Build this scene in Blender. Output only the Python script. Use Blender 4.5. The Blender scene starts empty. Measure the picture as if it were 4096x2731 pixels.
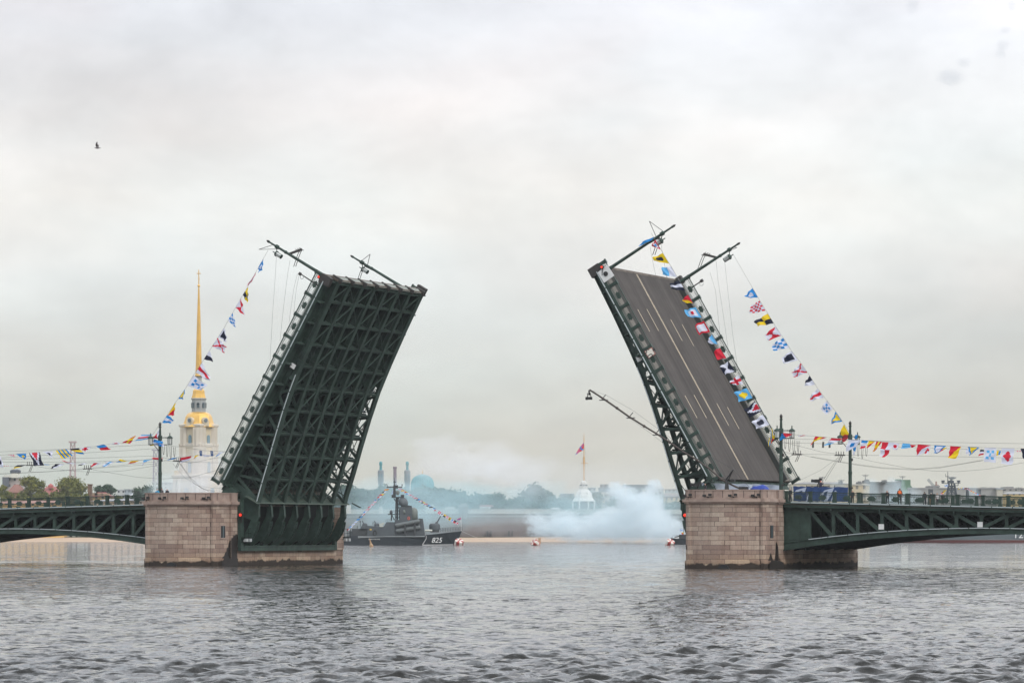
import bpy, bmesh, math, random
import numpy as np
from mathutils import Vector, Matrix
R = math.radians
random.seed(7)
rng = np.random.default_rng(11)
scene = bpy.context.scene
COL = scene.collection

# ------------------------------------------------------------------ camera, world, sun, exposure
F = 3320.0; H = 4.27; HZ = 532.0                      # focal length in pixels of a 1024 wide frame, eye height, horizon row
cd = bpy.data.cameras.new("camera"); cam = bpy.data.objects.new("camera", cd); COL.objects.link(cam)
cam.location = (0, 0, H); cam.rotation_euler = (R(90), 0, 0)
cd.sensor_width = 36; cd.lens = F / 1024 * 36; cd.shift_y = (HZ - 341) / 1024
cd.clip_start = 0.5; cd.clip_end = 60000
scene.camera = cam
scene.view_settings.view_transform = 'Standard'; scene.view_settings.look = 'None'
scene.view_settings.exposure = 0.0; scene.view_settings.gamma = 1.0
scene.view_settings.use_curve_mapping = False
SUN_EL, SUN_AZ = 35.0, 140.0                          # azimuth clockwise from +Y
w = bpy.data.worlds.new("World"); scene.world = w; w.use_nodes = True
nt = w.node_tree; N = nt.nodes; K = nt.links; N.clear()
def nd(t, **kw):
    n = N.new(t)
    for k, v in kw.items(): setattr(n, k, v)
    return n
out = nd('ShaderNodeOutputWorld'); bg = nd('ShaderNodeBackground')
sky = nd('ShaderNodeTexSky', sky_type='NISHITA'); sky.sun_disc = False
sky.sun_elevation = R(SUN_EL); sky.sun_rotation = R(SUN_AZ)
sky.dust_density = 4.0
tc = nd('ShaderNodeTexCoord'); sep = nd('ShaderNodeSeparateXYZ'); K.new(tc.outputs['Generated'], sep.inputs[0])
# cloud deck brightness by elevation (an overcast sky is brighter higher up)
el = nd('ShaderNodeValToRGB'); K.new(sep.outputs['Z'], el.inputs[0])
cr = el.color_ramp; cr.elements[0].position = 0.0; cr.elements[0].color = (.505, .525, .470, 1)
cr.elements[1].position = 1.0; cr.elements[1].color = (1.20, 1.27, 1.36, 1)
for p_, c_ in ((.017, (.52, .54, .485)), (.04, (.56, .58, .535)), (.06, (.615, .64, .615)), (.077, (.69, .715, .70)), (.10, (.765, .78, .755)), (.13, (.765, .755, .75)), (.165, (.73, .73, .77)), (.22, (.84, .88, .93)), (.40, (1.04, 1.11, 1.20))):
    e_ = cr.elements.new(p_); e_.color = (*c_, 1)
def cloud_noise(sx, sy, sz, detail, rough, off=0.0, dist=0.0):
    mp = nd('ShaderNodeMapping'); mp.inputs['Scale'].default_value = (sx, sy, sz); mp.inputs['Location'].default_value = (off, off * .7, off * 1.3)
    K.new(tc.outputs['Generated'], mp.inputs[0])
    n = nd('ShaderNodeTexNoise'); n.inputs['Scale'].default_value = 1.0; n.inputs['Detail'].default_value = detail
    n.inputs['Roughness'].default_value = rough; n.inputs['Distortion'].default_value = dist
    K.new(mp.outputs[0], n.inputs['Vector']); return n
n1 = cloud_noise(11, 11, 22, 7, .58, 5.3, .15)
n2 = cloud_noise(4, 4, 30, 4, .5, 7.7, .3)
r1 = nd('ShaderNodeMapRange'); K.new(n1.outputs['Fac'], r1.inputs[0])
r1.inputs['From Min'].default_value = .30; r1.inputs['From Max'].default_value = .70; r1.inputs['To Min'].default_value = .84; r1.inputs['To Max'].default_value = 1.14
r2 = nd('ShaderNodeMapRange'); K.new(n2.outputs['Fac'], r2.inputs[0])
r2.inputs['From Min'].default_value = .3; r2.inputs['From Max'].default_value = .7; r2.inputs['To Min'].default_value = .965; r2.inputs['To Max'].default_value = 1.035
mm = nd('ShaderNodeMath', operation='MULTIPLY'); K.new(r1.outputs[0], mm.inputs[0]); K.new(r2.outputs[0], mm.inputs[1])
# brighter cloud towards the right-hand part of the sky
rx = nd('ShaderNodeMapRange'); K.new(sep.outputs['X'], rx.inputs[0]); rx.inputs['From Min'].default_value = -.16; rx.inputs['From Max'].default_value = .18
rx.inputs['To Min'].default_value = 0.0; rx.inputs['To Max'].default_value = 1.0; rx.interpolation_type = 'SMOOTHSTEP'
rz = nd('ShaderNodeMapRange'); K.new(sep.outputs['Z'], rz.inputs[0]); rz.inputs['From Min'].default_value = .06; rz.inputs['From Max'].default_value = .16
rz.interpolation_type = 'SMOOTHSTEP'
mxz = nd('ShaderNodeMath', operation='MULTIPLY'); K.new(rx.outputs[0], mxz.inputs[0]); K.new(rz.outputs[0], mxz.inputs[1])
mb_ = nd('ShaderNodeMath', operation='MULTIPLY_ADD'); K.new(mxz.outputs[0], mb_.inputs[0]); mb_.inputs[1].default_value = .13; mb_.inputs[2].default_value = 1.0
m3 = nd('ShaderNodeMath', operation='MULTIPLY'); K.new(mm.outputs[0], m3.inputs[0]); K.new(mb_.outputs[0], m3.inputs[1])
# faint warm / cool mottling of the cloud
n3 = cloud_noise(5, 5, 15, 3, .5, 1.7)
tint = nd('ShaderNodeValToRGB'); K.new(n3.outputs['Fac'], tint.inputs[0])
tint.color_ramp.elements[0].position = .36; tint.color_ramp.elements[0].color = (1.045, .982, .962, 1)
tint.color_ramp.elements[1].position = .62; tint.color_ramp.elements[1].color = (.975, 1.0, 1.015, 1)
v1 = nd('ShaderNodeMixRGB', blend_type='MULTIPLY'); v1.inputs[0].default_value = 1; K.new(el.outputs[0], v1.inputs[1]); K.new(tint.outputs[0], v1.inputs[2])
v2 = nd('ShaderNodeVectorMath', operation='SCALE'); K.new(v1.outputs[0], v2.inputs[0]); K.new(m3.outputs[0], v2.inputs['Scale'])
vs = nd('ShaderNodeVectorMath', operation='SCALE'); K.new(sky.outputs[0], vs.inputs[0]); vs.inputs['Scale'].default_value = .06
va = nd('ShaderNodeMixRGB', blend_type='MIX'); va.inputs[0].default_value = .93; K.new(vs.outputs[0], va.inputs[1]); K.new(v2.outputs[0], va.inputs[2])
K.new(va.outputs[0], bg.inputs[0]); bg.inputs[1].default_value = 1.23; K.new(bg.outputs[0], out.inputs[0])
sl = bpy.data.lights.new("sun", 'SUN'); so = bpy.data.objects.new("sun", sl); COL.objects.link(so)
sl.energy = 1.25; sl.angle = R(16); sl.color = (1, .96, .9)
sd = Vector((math.sin(R(SUN_AZ)) * math.cos(R(SUN_EL)), math.cos(R(SUN_AZ)) * math.cos(R(SUN_EL)), math.sin(R(SUN_EL))))
so.rotation_euler = sd.to_track_quat('Z', 'Y').to_euler()
scene.cycles.max_bounces = 8; scene.cycles.transparent_max_bounces = 24
scene.cycles.volume_bounces = 6
scene.cycles.volume_max_steps = 160

# ------------------------------------------------------------------ materials
MATS = {}
def mat(name, col, rough=.6, metal=0.0, var=0.0, vscale=3.0, bump=0.0, bscale=20.0, spec=None, col2=None, emit=None):
    if name in MATS: return MATS[name]
    m = bpy.data.materials.new(name); m.use_nodes = True; t = m.node_tree; b = t.nodes['Principled BSDF']
    b.inputs['Base Color'].default_value = (*col, 1); b.inputs['Roughness'].default_value = rough; b.inputs['Metallic'].default_value = metal
    if spec is not None: b.inputs['Specular IOR Level'].default_value = spec
    tcn = t.nodes.new('ShaderNodeTexCoord')
    if var or col2:
        n = t.nodes.new('ShaderNodeTexNoise'); n.inputs['Scale'].default_value = vscale; n.inputs['Detail'].default_value = 5; n.inputs['Roughness'].default_value = .65
        t.links.new(tcn.outputs['Object'], n.inputs['Vector'])
        r = t.nodes.new('ShaderNodeValToRGB'); t.links.new(n.outputs['Fac'], r.inputs[0])
        c2 = col2 if col2 else tuple(c * (1 + var) for c in col)
        c1 = tuple(c * (1 - var) for c in col) if not col2 else col
        r.color_ramp.elements[0].position = .34; r.color_ramp.elements[0].color = (*c1, 1)
        r.color_ramp.elements[1].position = .68; r.color_ramp.elements[1].color = (*c2, 1)
        t.links.new(r.outputs[0], b.inputs['Base Color'])
    if bump:
        n = t.nodes.new('ShaderNodeTexNoise'); n.inputs['Scale'].default_value = bscale; n.inputs['Detail'].default_value = 4
        t.links.new(tcn.outputs['Object'], n.inputs['Vector'])
        bp = t.nodes.new('ShaderNodeBump'); bp.inputs['Strength'].default_value = bump; bp.inputs['Distance'].default_value = .05
        t.links.new(n.outputs['Fac'], bp.inputs['Height']); t.links.new(bp.outputs[0], b.inputs['Normal'])
    if emit:
        b.inputs['Emission Color'].default_value = (*emit[0], 1); b.inputs['Emission Strength'].default_value = emit[1]
    MATS[name] = m; return m
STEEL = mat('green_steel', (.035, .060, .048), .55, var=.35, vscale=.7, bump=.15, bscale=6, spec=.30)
STEELD = mat('shade_dark_steel', (.012, .020, .016), .7, spec=.2, var=.3, vscale=.7)  # green steel darkened to paint in shade of inner and underside members
RUSTY = mat('rusty_edge_steel', (.055, .040, .030), .7, col2=(.16, .13, .10), vscale=1.2)
PLATE = mat('dusty_plate', (.060, .085, .065), .75, var=.25, vscale=1.5)
ASPH = mat('asphalt', (.088, .080, .076), .9, var=.10, vscale=.35, bump=.2, bscale=9)
WALK = mat('sidewalk_coating', (.20, .18, .155), .85, var=.12, vscale=.8)
WHITEP = mat('white_paint', (.70, .70, .69), .5, var=.06, vscale=2)
MARKP = mat('road_marking_paint', (.60, .50, .36), .7, var=.15, vscale=3)
TUBE = mat('light_tube_casing', (.50, .56, .57), .35)
BLACK = mat('black_metal', (.018, .018, .018), .5)
IRON = mat('dark_iron', (.035, .030, .027), .6, var=.3, vscale=4)
GLASS = mat('lantern_glass', (.55, .57, .55), .15, spec=.6)
REDL = mat('red_signal_lamp', (.6, .02, .01), .3, emit=((1, .05, .02), 1.0))
AMBL = mat('amber_lamp', (.8, .4, .1), .3, emit=((1, .5, .15), 2.0))
CLOTH = {'w': mat('white_cloth', (.78, .80, .92), .8), 'r': mat('red_cloth', (.72, .016, .045), .8), 'b': mat('blue_cloth', (.018, .27, .70), .8),
         'k': mat('navy_cloth', (.012, .016, .040), .8), 'y': mat('yellow_cloth', (.95, .68, .015), .8), 'c': mat('pale_blue_cloth', (.14, .50, .88), .8)}
for c_ in CLOTH.values():                            # thin cloth lets some light through
    t = c_.node_tree; b = t.nodes['Principled BSDF']; tr = t.nodes.new('ShaderNodeBsdfTranslucent'); mx = t.nodes.new('ShaderNodeMixShader')
    tr.inputs[0].default_value = b.inputs['Base Color'].default_value; mx.inputs[0].default_value = .35
    t.links.new(b.outputs[0], mx.inputs[1]); t.links.new(tr.outputs[0], mx.inputs[2]); t.links.new(mx.outputs[0], t.nodes['Material Output'].inputs[0])

def stone_mat():
    m = bpy.data.materials.new('granite_blocks'); m.use_nodes = True; t = m.node_tree; b = t.nodes['Principled BSDF']; L = t.links.new
    def n(ty, **k):
        x = t.nodes.new(ty)
        for a_, v_ in k.items(): setattr(x, a_, v_)
        return x
    tcn = n('ShaderNodeTexCoord'); s = n('ShaderNodeSeparateXYZ'); L(tcn.outputs['Object'], s.inputs[0])
    ad = n('ShaderNodeMath', operation='ADD'); L(s.outputs['X'], ad.inputs[0]); L(s.outputs['Y'], ad.inputs[1])
    wz = n('ShaderNodeTexNoise'); wz.inputs['Scale'].default_value = .35; L(tcn.outputs['Object'], wz.inputs['Vector'])
    # uneven block lengths: stretch x by slow noise of the course number
    rowi = n('ShaderNodeMath', operation='DIVIDE'); L(s.outputs['Z'], rowi.inputs[0]); rowi.inputs[1].default_value = .56
    rowf = n('ShaderNodeMath', operation='FLOOR'); L(rowi.outputs[0], rowf.inputs[0])
    cv = n('ShaderNodeCombineXYZ'); 
    x6 = n('ShaderNodeMath', operation='MULTIPLY'); L(ad.outputs[0], x6.inputs[0]); x6.inputs[1].default_value = .45
    L(x6.outputs[0], cv.inputs[0]); L(rowf.outputs[0], cv.inputs[1])
    jn = n('ShaderNodeTexNoise'); jn.inputs['Scale'].default_value = 1.0; jn.inputs['Detail'].default_value = 0; L(cv.outputs[0], jn.inputs['Vector'])
    jx = n('ShaderNodeMath', operation='MULTIPLY_ADD'); L(jn.outputs['Fac'], jx.inputs[0]); jx.inputs[1].default_value = 2.2; L(ad.outputs[0], jx.inputs[2])
    cb = n('ShaderNodeCombineXYZ'); L(jx.outputs[0], cb.inputs[0]); L(s.outputs['Z'], cb.inputs[1])
    br = n('ShaderNodeTexBrick'); L(cb.outputs[0], br.inputs['Vector']); br.inputs['Scale'].default_value = 1
    br.inputs['Brick Width'].default_value = 1.85; br.inputs['Row Height'].default_value = .56; br.inputs['Mortar Size'].default_value = .022
    br.inputs['Mortar Smooth'].default_value = .3; br.inputs['Bias'].default_value = -.1
    br.inputs['Color1'].default_value = (.270, .196, .160, 1); br.inputs['Color2'].default_value = (.470, .385, .310, 1); br.inputs['Mortar'].default_value = (.07, .048, .04, 1)
    # grain and tone patches
    g = n('ShaderNodeTexNoise'); g.inputs['Scale'].default_value = 5; g.inputs['Detail'].default_value = 6; L(tcn.outputs['Object'], g.inputs['Vector'])
    gr = n('ShaderNodeMapRange'); L(g.outputs['Fac'], gr.inputs[0]); gr.inputs['To Min'].default_value = .72; gr.inputs['To Max'].default_value = 1.28
    mu = n('ShaderNodeVectorMath', operation='SCALE'); L(br.outputs['Color'], mu.inputs[0]); L(gr.outputs[0], mu.inputs['Scale'])
    pt = n('ShaderNodeMapRange'); L(wz.outputs['Fac'], pt.inputs[0]); pt.inputs['From Min'].default_value = .35; pt.inputs['From Max'].default_value = .65
    tn = n('ShaderNodeMixRGB', blend_type='MULTIPLY'); L(pt.outputs[0], tn.inputs[0]); L(mu.outputs[0], tn.inputs[1]); tn.inputs[2].default_value = (.93, .86, .84, 1)
    # wet, weed-stained band above the water with an uneven edge
    e = n('ShaderNodeTexNoise'); e.inputs['Scale'].default_value = 1.1; e.inputs['Detail'].default_value = 5; L(tcn.outputs['Object'], e.inputs['Vector'])
    ez = n('ShaderNodeMath', operation='MULTIPLY_ADD'); L(e.outputs['Fac'], ez.inputs[0]); ez.inputs[1].default_value = -1.15; L(s.outputs['Z'], ez.inputs[2])
    em = n('ShaderNodeMapRange'); L(ez.outputs[0], em.inputs[0]); em.inputs['From Min'].default_value = -.08; em.inputs['From Max'].default_value = .10; em.inputs['To Min'].default_value = 1; em.inputs['To Max'].default_value = 0
    wt = n('ShaderNodeMixRGB'); L(em.outputs[0], wt.inputs[0]); L(tn.outputs[0], wt.inputs[1]); wt.inputs[2].default_value = (.030, .021, .016, 1)
    # yellow-brown lime band just above it
    e2 = n('ShaderNodeMapRange'); L(ez.outputs[0], e2.inputs[0]); e2.inputs['From Min'].default_value = .1; e2.inputs['From Max'].default_value = 1.5; e2.inputs['To Min'].default_value = .55; e2.inputs['To Max'].default_value = 0
    yb = n('ShaderNodeMixRGB', blend_type='MULTIPLY'); L(e2.outputs[0], yb.inputs[0]); L(wt.outputs[0], yb.inputs[1]); yb.inputs[2].default_value = (1.05, .95, .72, 1)
    # rain streaks
    sc_ = n('ShaderNodeMapping'); sc_.inputs['Scale'].default_value = (1.6, 1.6, .12); L(tcn.outputs['Object'], sc_.inputs[0])
    st = n('ShaderNodeTexNoise'); st.inputs['Scale'].default_value = 1.4; st.inputs['Detail'].default_value = 4; L(sc_.outputs[0], st.inputs['Vector'])
    sr = n('ShaderNodeMapRange'); L(st.outputs['Fac'], sr.inputs[0]); sr.inputs['From Min'].default_value = .56; sr.inputs['From Max'].default_value = .74; sr.inputs['To Min'].default_value = 0; sr.inputs['To Max'].default_value = .55
    sx = n('ShaderNodeMixRGB', blend_type='MULTIPLY'); L(sr.outputs[0], sx.inputs[0]); L(yb.outputs[0], sx.inputs[1]); sx.inputs[2].default_value = (.45, .40, .36, 1)
    L(sx.outputs[0], b.inputs['Base Color']); b.inputs['Roughness'].default_value = .85
    bp = n('ShaderNodeBump'); bp.inputs['Strength'].default_value = .5; bp.inputs['Distance'].default_value = .05
    inv = n('ShaderNodeMath', operation='SUBTRACT'); inv.inputs[0].default_value = 1; L(br.outputs['Fac'], inv.inputs[1]); L(inv.outputs[0], bp.inputs['Height'])
    L(bp.outputs[0], b.inputs['Normal'])
    return m
def asphalt_mat():
    m = bpy.data.materials.new('worn_asphalt'); m.use_nodes = True; t = m.node_tree; b = t.nodes['Principled BSDF']; L = t.links.new
    tcn = t.nodes.new('ShaderNodeTexCoord')
    def nz(sx, sy, sz, sc, det, lo, hi, f0=.35, f1=.65):
        mp = t.nodes.new('ShaderNodeMapping'); mp.inputs['Rotation'].default_value = (0, R(30), 0); mp.inputs['Scale'].default_value = (sx, sy, sz); L(tcn.outputs['Object'], mp.inputs[0])
        n = t.nodes.new('ShaderNodeTexNoise'); n.inputs['Scale'].default_value = sc; n.inputs['Detail'].default_value = det; n.inputs['Roughness'].default_value = .6; L(mp.outputs[0], n.inputs['Vector'])
        r = t.nodes.new('ShaderNodeMapRange'); L(n.outputs['Fac'], r.inputs[0]); r.inputs['From Min'].default_value = f0; r.inputs['From Max'].default_value = f1; r.inputs['To Min'].default_value = lo; r.inputs['To Max'].default_value = hi; return r.outputs[0]
    def mul(a, c): n = t.nodes.new('ShaderNodeMath'); n.operation = 'MULTIPLY'; L(a, n.inputs[0]); L(c, n.inputs[1]); return n.outputs[0]
    k = mul(mul(nz(.02, 1.6, .02, 1.0, 4, .80, 1.14), nz(1, 1, 1, .25, 5, .86, 1.14)), nz(1, 1, 1, 7, 3, .90, 1.10))
    c = t.nodes.new('ShaderNodeVectorMath'); c.operation = 'SCALE'; c.inputs[0].default_value = (.074, .066, .061); L(k, c.inputs['Scale']); L(c.outputs[0], b.inputs['Base Color'])
    b.inputs['Roughness'].default_value = .9; b.inputs['Specular IOR Level'].default_value = .25; return m
ASPH = asphalt_mat()
STONE = stone_mat()
STONES = mat('granite_slabs', (.38, .29, .24), .85, col2=(.27, .19, .16), vscale=.9, bump=.3, bscale=12)
WETST = mat('wet_stained_granite', (.016, .011, .009), .6, var=.4, vscale=1.5)

# ------------------------------------------------------------------ mesh helpers
ang = R(24.7); CA, SA = math.cos(ang), math.sin(ang); OX, OY = 32.5, 400.0
def Bw(u, v, z): return Vector((OX + u * CA + v * SA, OY - u * SA + v * CA, z))
def px_uz(sx, sy, v=0.0):                              # photograph pixel (4096 wide) -> point on the bridge-frame plane v
    dx = (sx / 4 - 512) / F
    u = (dx * (OY + v * CA) - OX - v * SA) / (CA + dx * SA)
    Y = OY - u * SA + v * CA
    return u, H + (HZ - sy / 4) * Y / F
def at(sx, sy, Y): return Vector(((sx / 4 - 512) * Y / F, Y, H + (HZ - sy / 4) * Y / F))

class MB:
    def __init__(s, T=None): s.v = []; s.f = []; s.m = []; s.T = T; s.mi = 0; s.sm = False
    def add(s, vs, fs):
        o = len(s.v)
        for p in vs: s.v.append(tuple(s.T(*p)) if s.T else tuple(p))
        for f in fs: s.f.append(tuple(i + o for i in f)); s.m.append(s.mi)
    def box(s, x0, x1, y0, y1, z0, z1):
        s.add([(x0, y0, z0), (x1, y0, z0), (x1, y1, z0), (x0, y1, z0), (x0, y0, z1), (x1, y0, z1), (x1, y1, z1), (x0, y1, z1)],
              [(0, 3, 2, 1), (4, 5, 6, 7), (0, 1, 5, 4), (1, 2, 6, 5), (2, 3, 7, 6), (3, 0, 4, 7)])
        return s
    def beam(s, a, b, w, h, up=(0, 0, 1)):             # rectangular bar, w across, h along "up"
        a, b = Vector(a), Vector(b); d = (b - a).normalized(); up = Vector(up)
        x = d.cross(up)
        if x.length < 1e-4: x = d.cross(Vector((1, 0, 0)))
        x.normalize(); y = x.cross(d).normalized()
        P = []
        for q in (a, b):
            for i, j in ((-1, -1), (1, -1), (1, 1), (-1, 1)): P.append(q + x * (i * w / 2) + y * (j * h / 2))
        s.add(P, [(0, 3, 2, 1), (4, 5, 6, 7), (0, 1, 5, 4), (1, 2, 6, 5), (2, 3, 7, 6), (3, 0, 4, 7)]); return s
    def tube(s, a, b, r0, r1=None, n=8):
        r1 = r0 if r1 is None else r1
        a, b = Vector(a), Vector(b); d = (b - a).normalized(); x = d.orthogonal().normalized(); y = d.cross(x)
        P = []
        for q, r in ((a, r0), (b, r1)):
            for k in range(n):
                t = 2 * math.pi * k / n; P.append(q + x * (r * math.cos(t)) + y * (r * math.sin(t)))
        s.add(P, [(k, (k + 1) % n, n + (k + 1) % n, n + k) for k in range(n)] + [tuple(range(n))[::-1], tuple(range(n, 2 * n))]); return s
    def path(s, pts, r, n=5):
        for a, b in zip(pts[:-1], pts[1:]): s.tube(a, b, r, r, n)
        return s
    def lathe(s, prof, c=(0, 0, 0), n=16, rot=0.0, axis=None, sq=1.0):
        c = Vector(c); ax = Vector(axis).normalized() if axis else Vector((0, 0, 1))
        if axis: x = ax.orthogonal().normalized(); y = ax.cross(x)
        else: x, y = Vector((1, 0, 0)), Vector((0, 1, 0))
        P = []
        for r, z in prof:
            for k in range(n):
                t = 2 * math.pi * k / n + rot; P.append(c + ax * z + x * (r * math.cos(t)) + y * (r * math.sin(t) * sq))
        m = len(prof)
        fs = [(i * n + k, i * n + (k + 1) % n, (i + 1) * n + (k + 1) % n, (i + 1) * n + k) for i in range(m - 1) for k in range(n)]
        fs += [tuple(range(n))[::-1], tuple(range((m - 1) * n, m * n))]
        s.add(P, fs); return s
    def prism(s, poly, axis, t0, t1):                   # polygon of 2-D points extruded along axis 'x','y','z'
        def q(p, t): return {'x': (t, p[0], p[1]), 'y': (p[0], t, p[1]), 'z': (p[0], p[1], t)}[axis]
        n = len(poly)
        s.add([q(p, t0) for p in poly] + [q(p, t1) for p in poly],
              [tuple(range(n))[::-1], tuple(range(n, 2 * n))] + [(k, (k + 1) % n, n + (k + 1) % n, n + k) for k in range(n)]); return s
    def plate_hole(s, x0, x1, zb0, zb1, zt0, zt1, y0, y1, holes):   # vertical plate in the x-z plane, oval holes (cx, cz, rx, rz)
        hs = sorted(holes); cuts = [x0] + [(hs[i][0] + hs[i + 1][0]) / 2 for i in range(len(hs) - 1)] + [x1]
        zb = lambda x: zb0 + (zb1 - zb0) * (x - x0) / (x1 - x0)
        zt = lambda x: zt0 + (zt1 - zt0) * (x - x0) / (x1 - x0)
        for i, (cx, cz, rx, rz) in enumerate(hs):
            a, b = cuts[i], cuts[i + 1]; n = 12; inn = []; ou = []
            for k in range(n):
                t = 2 * math.pi * k / n + math.pi / n; cx_, sz_ = math.cos(t), math.sin(t)
                inn.append((cx + rx * math.copysign(abs(cx_) ** .75, cx_), cz + rz * math.copysign(abs(sz_) ** .6, sz_)))
                if abs(cx_) > abs(sz_): X = b if cx_ > 0 else a; q = (sz_ / abs(cx_) + 1) / 2; ou.append((X, zb(X) + (zt(X) - zb(X)) * q))
                else: q = (cx_ / abs(sz_) + 1) / 2; X = a + (b - a) * q; ou.append((X, zt(X) if sz_ > 0 else zb(X)))
            for y, fl in ((y0, 0), (y1, 1)):
                V = [(p[0], y, p[1]) for p in inn] + [(p[0], y, p[1]) for p in ou]; fs = [(k, (k + 1) % n, n + (k + 1) % n, n + k) for k in range(n)]
                s.add(V, fs)
            s.add([(p[0], y0, p[1]) for p in inn] + [(p[0], y1, p[1]) for p in inn], [(k, (k + 1) % n, n + (k + 1) % n, n + k) for k in range(n)])
        return s
    def ico(s, c, r, n=8, sq=(1, 1, 1)):
        m = max(4, n // 2); P = []; fs = []
        for i in range(m + 1):
            a = math.pi * i / m - math.pi / 2
            for k in range(n):
                t = 2 * math.pi * k / n
                P.append((c[0] + r * sq[0] * math.cos(a) * math.cos(t), c[1] + r * sq[1] * math.cos(a) * math.sin(t), c[2] + r * sq[2] * math.sin(a)))
        for i in range(m):
            for k in range(n): fs.append((i * n + k, i * n + (k + 1) % n, (i + 1) * n + (k + 1) % n, (i + 1) * n + k))
        s.add(P, fs); return s

BASE = {}                                              # object name -> base point of its frame, for parts
def tag(o, label=None, cat=None, group=None, kind=None):
    for k, v in (('label', label), ('category', cat), ('group', group), ('kind', kind)):
        if v: o[k] = v
    return o
def root(name, base, label, cat, group=None, frame='W', rz=0.0):
    o = bpy.data.objects.new(name, None); COL.objects.link(o); o.empty_display_size = .3
    if frame == 'B': o.location = Bw(*base); o.rotation_euler = (0, 0, -ang)
    else: o.location = base; o.rotation_euler = (0, 0, rz)
    BASE[o.name] = Vector(base) if frame in 'BW' else Vector((0, 0, 0))
    if frame == 'L': BASE[o.name] = Vector((0, 0, 0))
    return tag(o, label, cat, group)
def build(name, mb, mats, parent=None, smooth=False, frame='W', base=None, keep=False):
    me = bpy.data.meshes.new(name)
    if parent is not None: b = BASE[parent.name]
    else: b = Vector(base) if base is not None else Vector((0, 0, 0))
    me.from_pydata([(p[0] - b[0], p[1] - b[1], p[2] - b[2]) for p in mb.v], [], mb.f)
    mats = mats if isinstance(mats, (list, tuple)) else [mats]
    for m in mats: me.materials.append(m)
    if len(mats) > 1: me.polygons.foreach_set('material_index', mb.m)
    if smooth: me.polygons.foreach_set('use_smooth', [True] * len(me.polygons))
    if not keep:
        bm = bmesh.new(); bm.from_mesh(me); bmesh.ops.recalc_face_normals(bm, faces=bm.faces); bm.to_mesh(me); bm.free()
    me.update()
    o = bpy.data.objects.new(name, me); COL.objects.link(o)
    if parent is not None: o.parent = parent; BASE[o.name] = b
    elif frame == 'B':
        o.location = Bw(*b) ; o.rotation_euler = (0, 0, -ang); BASE[o.name] = b
    else: o.location = b; BASE[o.name] = b
    return o
def text(name, s, m, size, loc, rot, parent=None, extrude=.01, shear=0.0, align='CENTER', lab=None):
    c = bpy.data.curves.new(name, 'FONT'); c.body = s; c.size = size; c.extrude = extrude; c.align_x = align; c.align_y = 'CENTER'; c.shear = shear
    c.materials.append(m); o = bpy.data.objects.new(name, c); COL.objects.link(o)
    if parent is not None: o.parent = parent
    dg = bpy.context.evaluated_depsgraph_get(); dg.update(); me = bpy.data.meshes.new_from_object(o.evaluated_get(dg)); me.name = name
    bpy.data.objects.remove(o); o = bpy.data.objects.new(name, me); COL.objects.link(o)
    if parent is not None: o.parent = parent
    o.location = loc; o.rotation_euler = rot
    return o
ORD = ['first', 'second', 'third', 'fourth', 'fifth', 'sixth', 'seventh', 'eighth', 'ninth', 'tenth', 'eleventh', 'twelfth', 'thirteenth', 'fourteenth', 'fifteenth', 'sixteenth', 'seventeenth', 'eighteenth', 'nineteenth', 'twentieth', 'twenty-first', 'twenty-second', 'twenty-third']
# ------------------------------------------------------------------ water
def water_mat():
    m = bpy.data.materials.new('river_water'); m.use_nodes = True; t = m.node_tree; b = t.nodes['Principled BSDF']; L = t.links.new
    b.inputs['Base Color'].default_value = (.016, .016, .014, 1); b.inputs['Roughness'].default_value = .05; b.inputs['IOR'].default_value = 1.333
    tcn = t.nodes.new('ShaderNodeTexCoord')
    def noise(sx, sy, det, rough=.55):
        mp = t.nodes.new('ShaderNodeMapping'); mp.inputs['Scale'].default_value = (sx, sy, 1); mp.inputs['Rotation'].default_value = (0, 0, R(12)); L(tcn.outputs['Object'], mp.inputs[0])
        n = t.nodes.new('ShaderNodeTexNoise'); n.inputs['Scale'].default_value = 1; n.inputs['Detail'].default_value = det; n.inputs['Roughness'].default_value = rough
        n.inputs['Distortion'].default_value = .15
        L(mp.outputs[0], n.inputs['Vector']); return n
    a = noise(2.2, 3.4, 3, .60); c = noise(.60, 1.0, 3, .6)
    g = noise(.11, .055, 10, .76)                        # gusts: streaks of rougher and smoother water lying along the wind
    gr = t.nodes.new('ShaderNodeMapRange'); L(g.outputs['Fac'], gr.inputs[0]); gr.inputs['From Min'].default_value = .40; gr.inputs['From Max'].default_value = .60; gr.inputs['To Min'].default_value = .38; gr.inputs['To Max'].default_value = 1.45
    def vm(op, x, y):
        n = t.nodes.new('ShaderNodeVectorMath'); n.operation = op
        for i, q in enumerate((x, y)):
            if q is None: continue
            if isinstance(q, tuple): n.inputs[i].default_value = q
            else: L(q, n.inputs[i])
        return n.outputs[0]
    # ripple slopes: zero-mean vectors from the two noises added to the wave normal
    v = vm('ADD', vm('MULTIPLY', vm('SUBTRACT', a.outputs['Color'], (.5, .5, .5)), (1.5, 2.2, 0)), vm('MULTIPLY', vm('SUBTRACT', c.outputs['Color'], (.5, .5, .5)), (1.0, 1.5, 0)))
    sc = t.nodes.new('ShaderNodeVectorMath'); sc.operation = 'SCALE'; L(v, sc.inputs[0]); L(gr.outputs[0], sc.inputs['Scale'])
    ge = t.nodes.new('ShaderNodeNewGeometry')
    nn = vm('NORMALIZE', vm('ADD', ge.outputs['Normal'], sc.outputs[0]), None); L(nn, b.inputs['Normal'])
    return m
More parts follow.
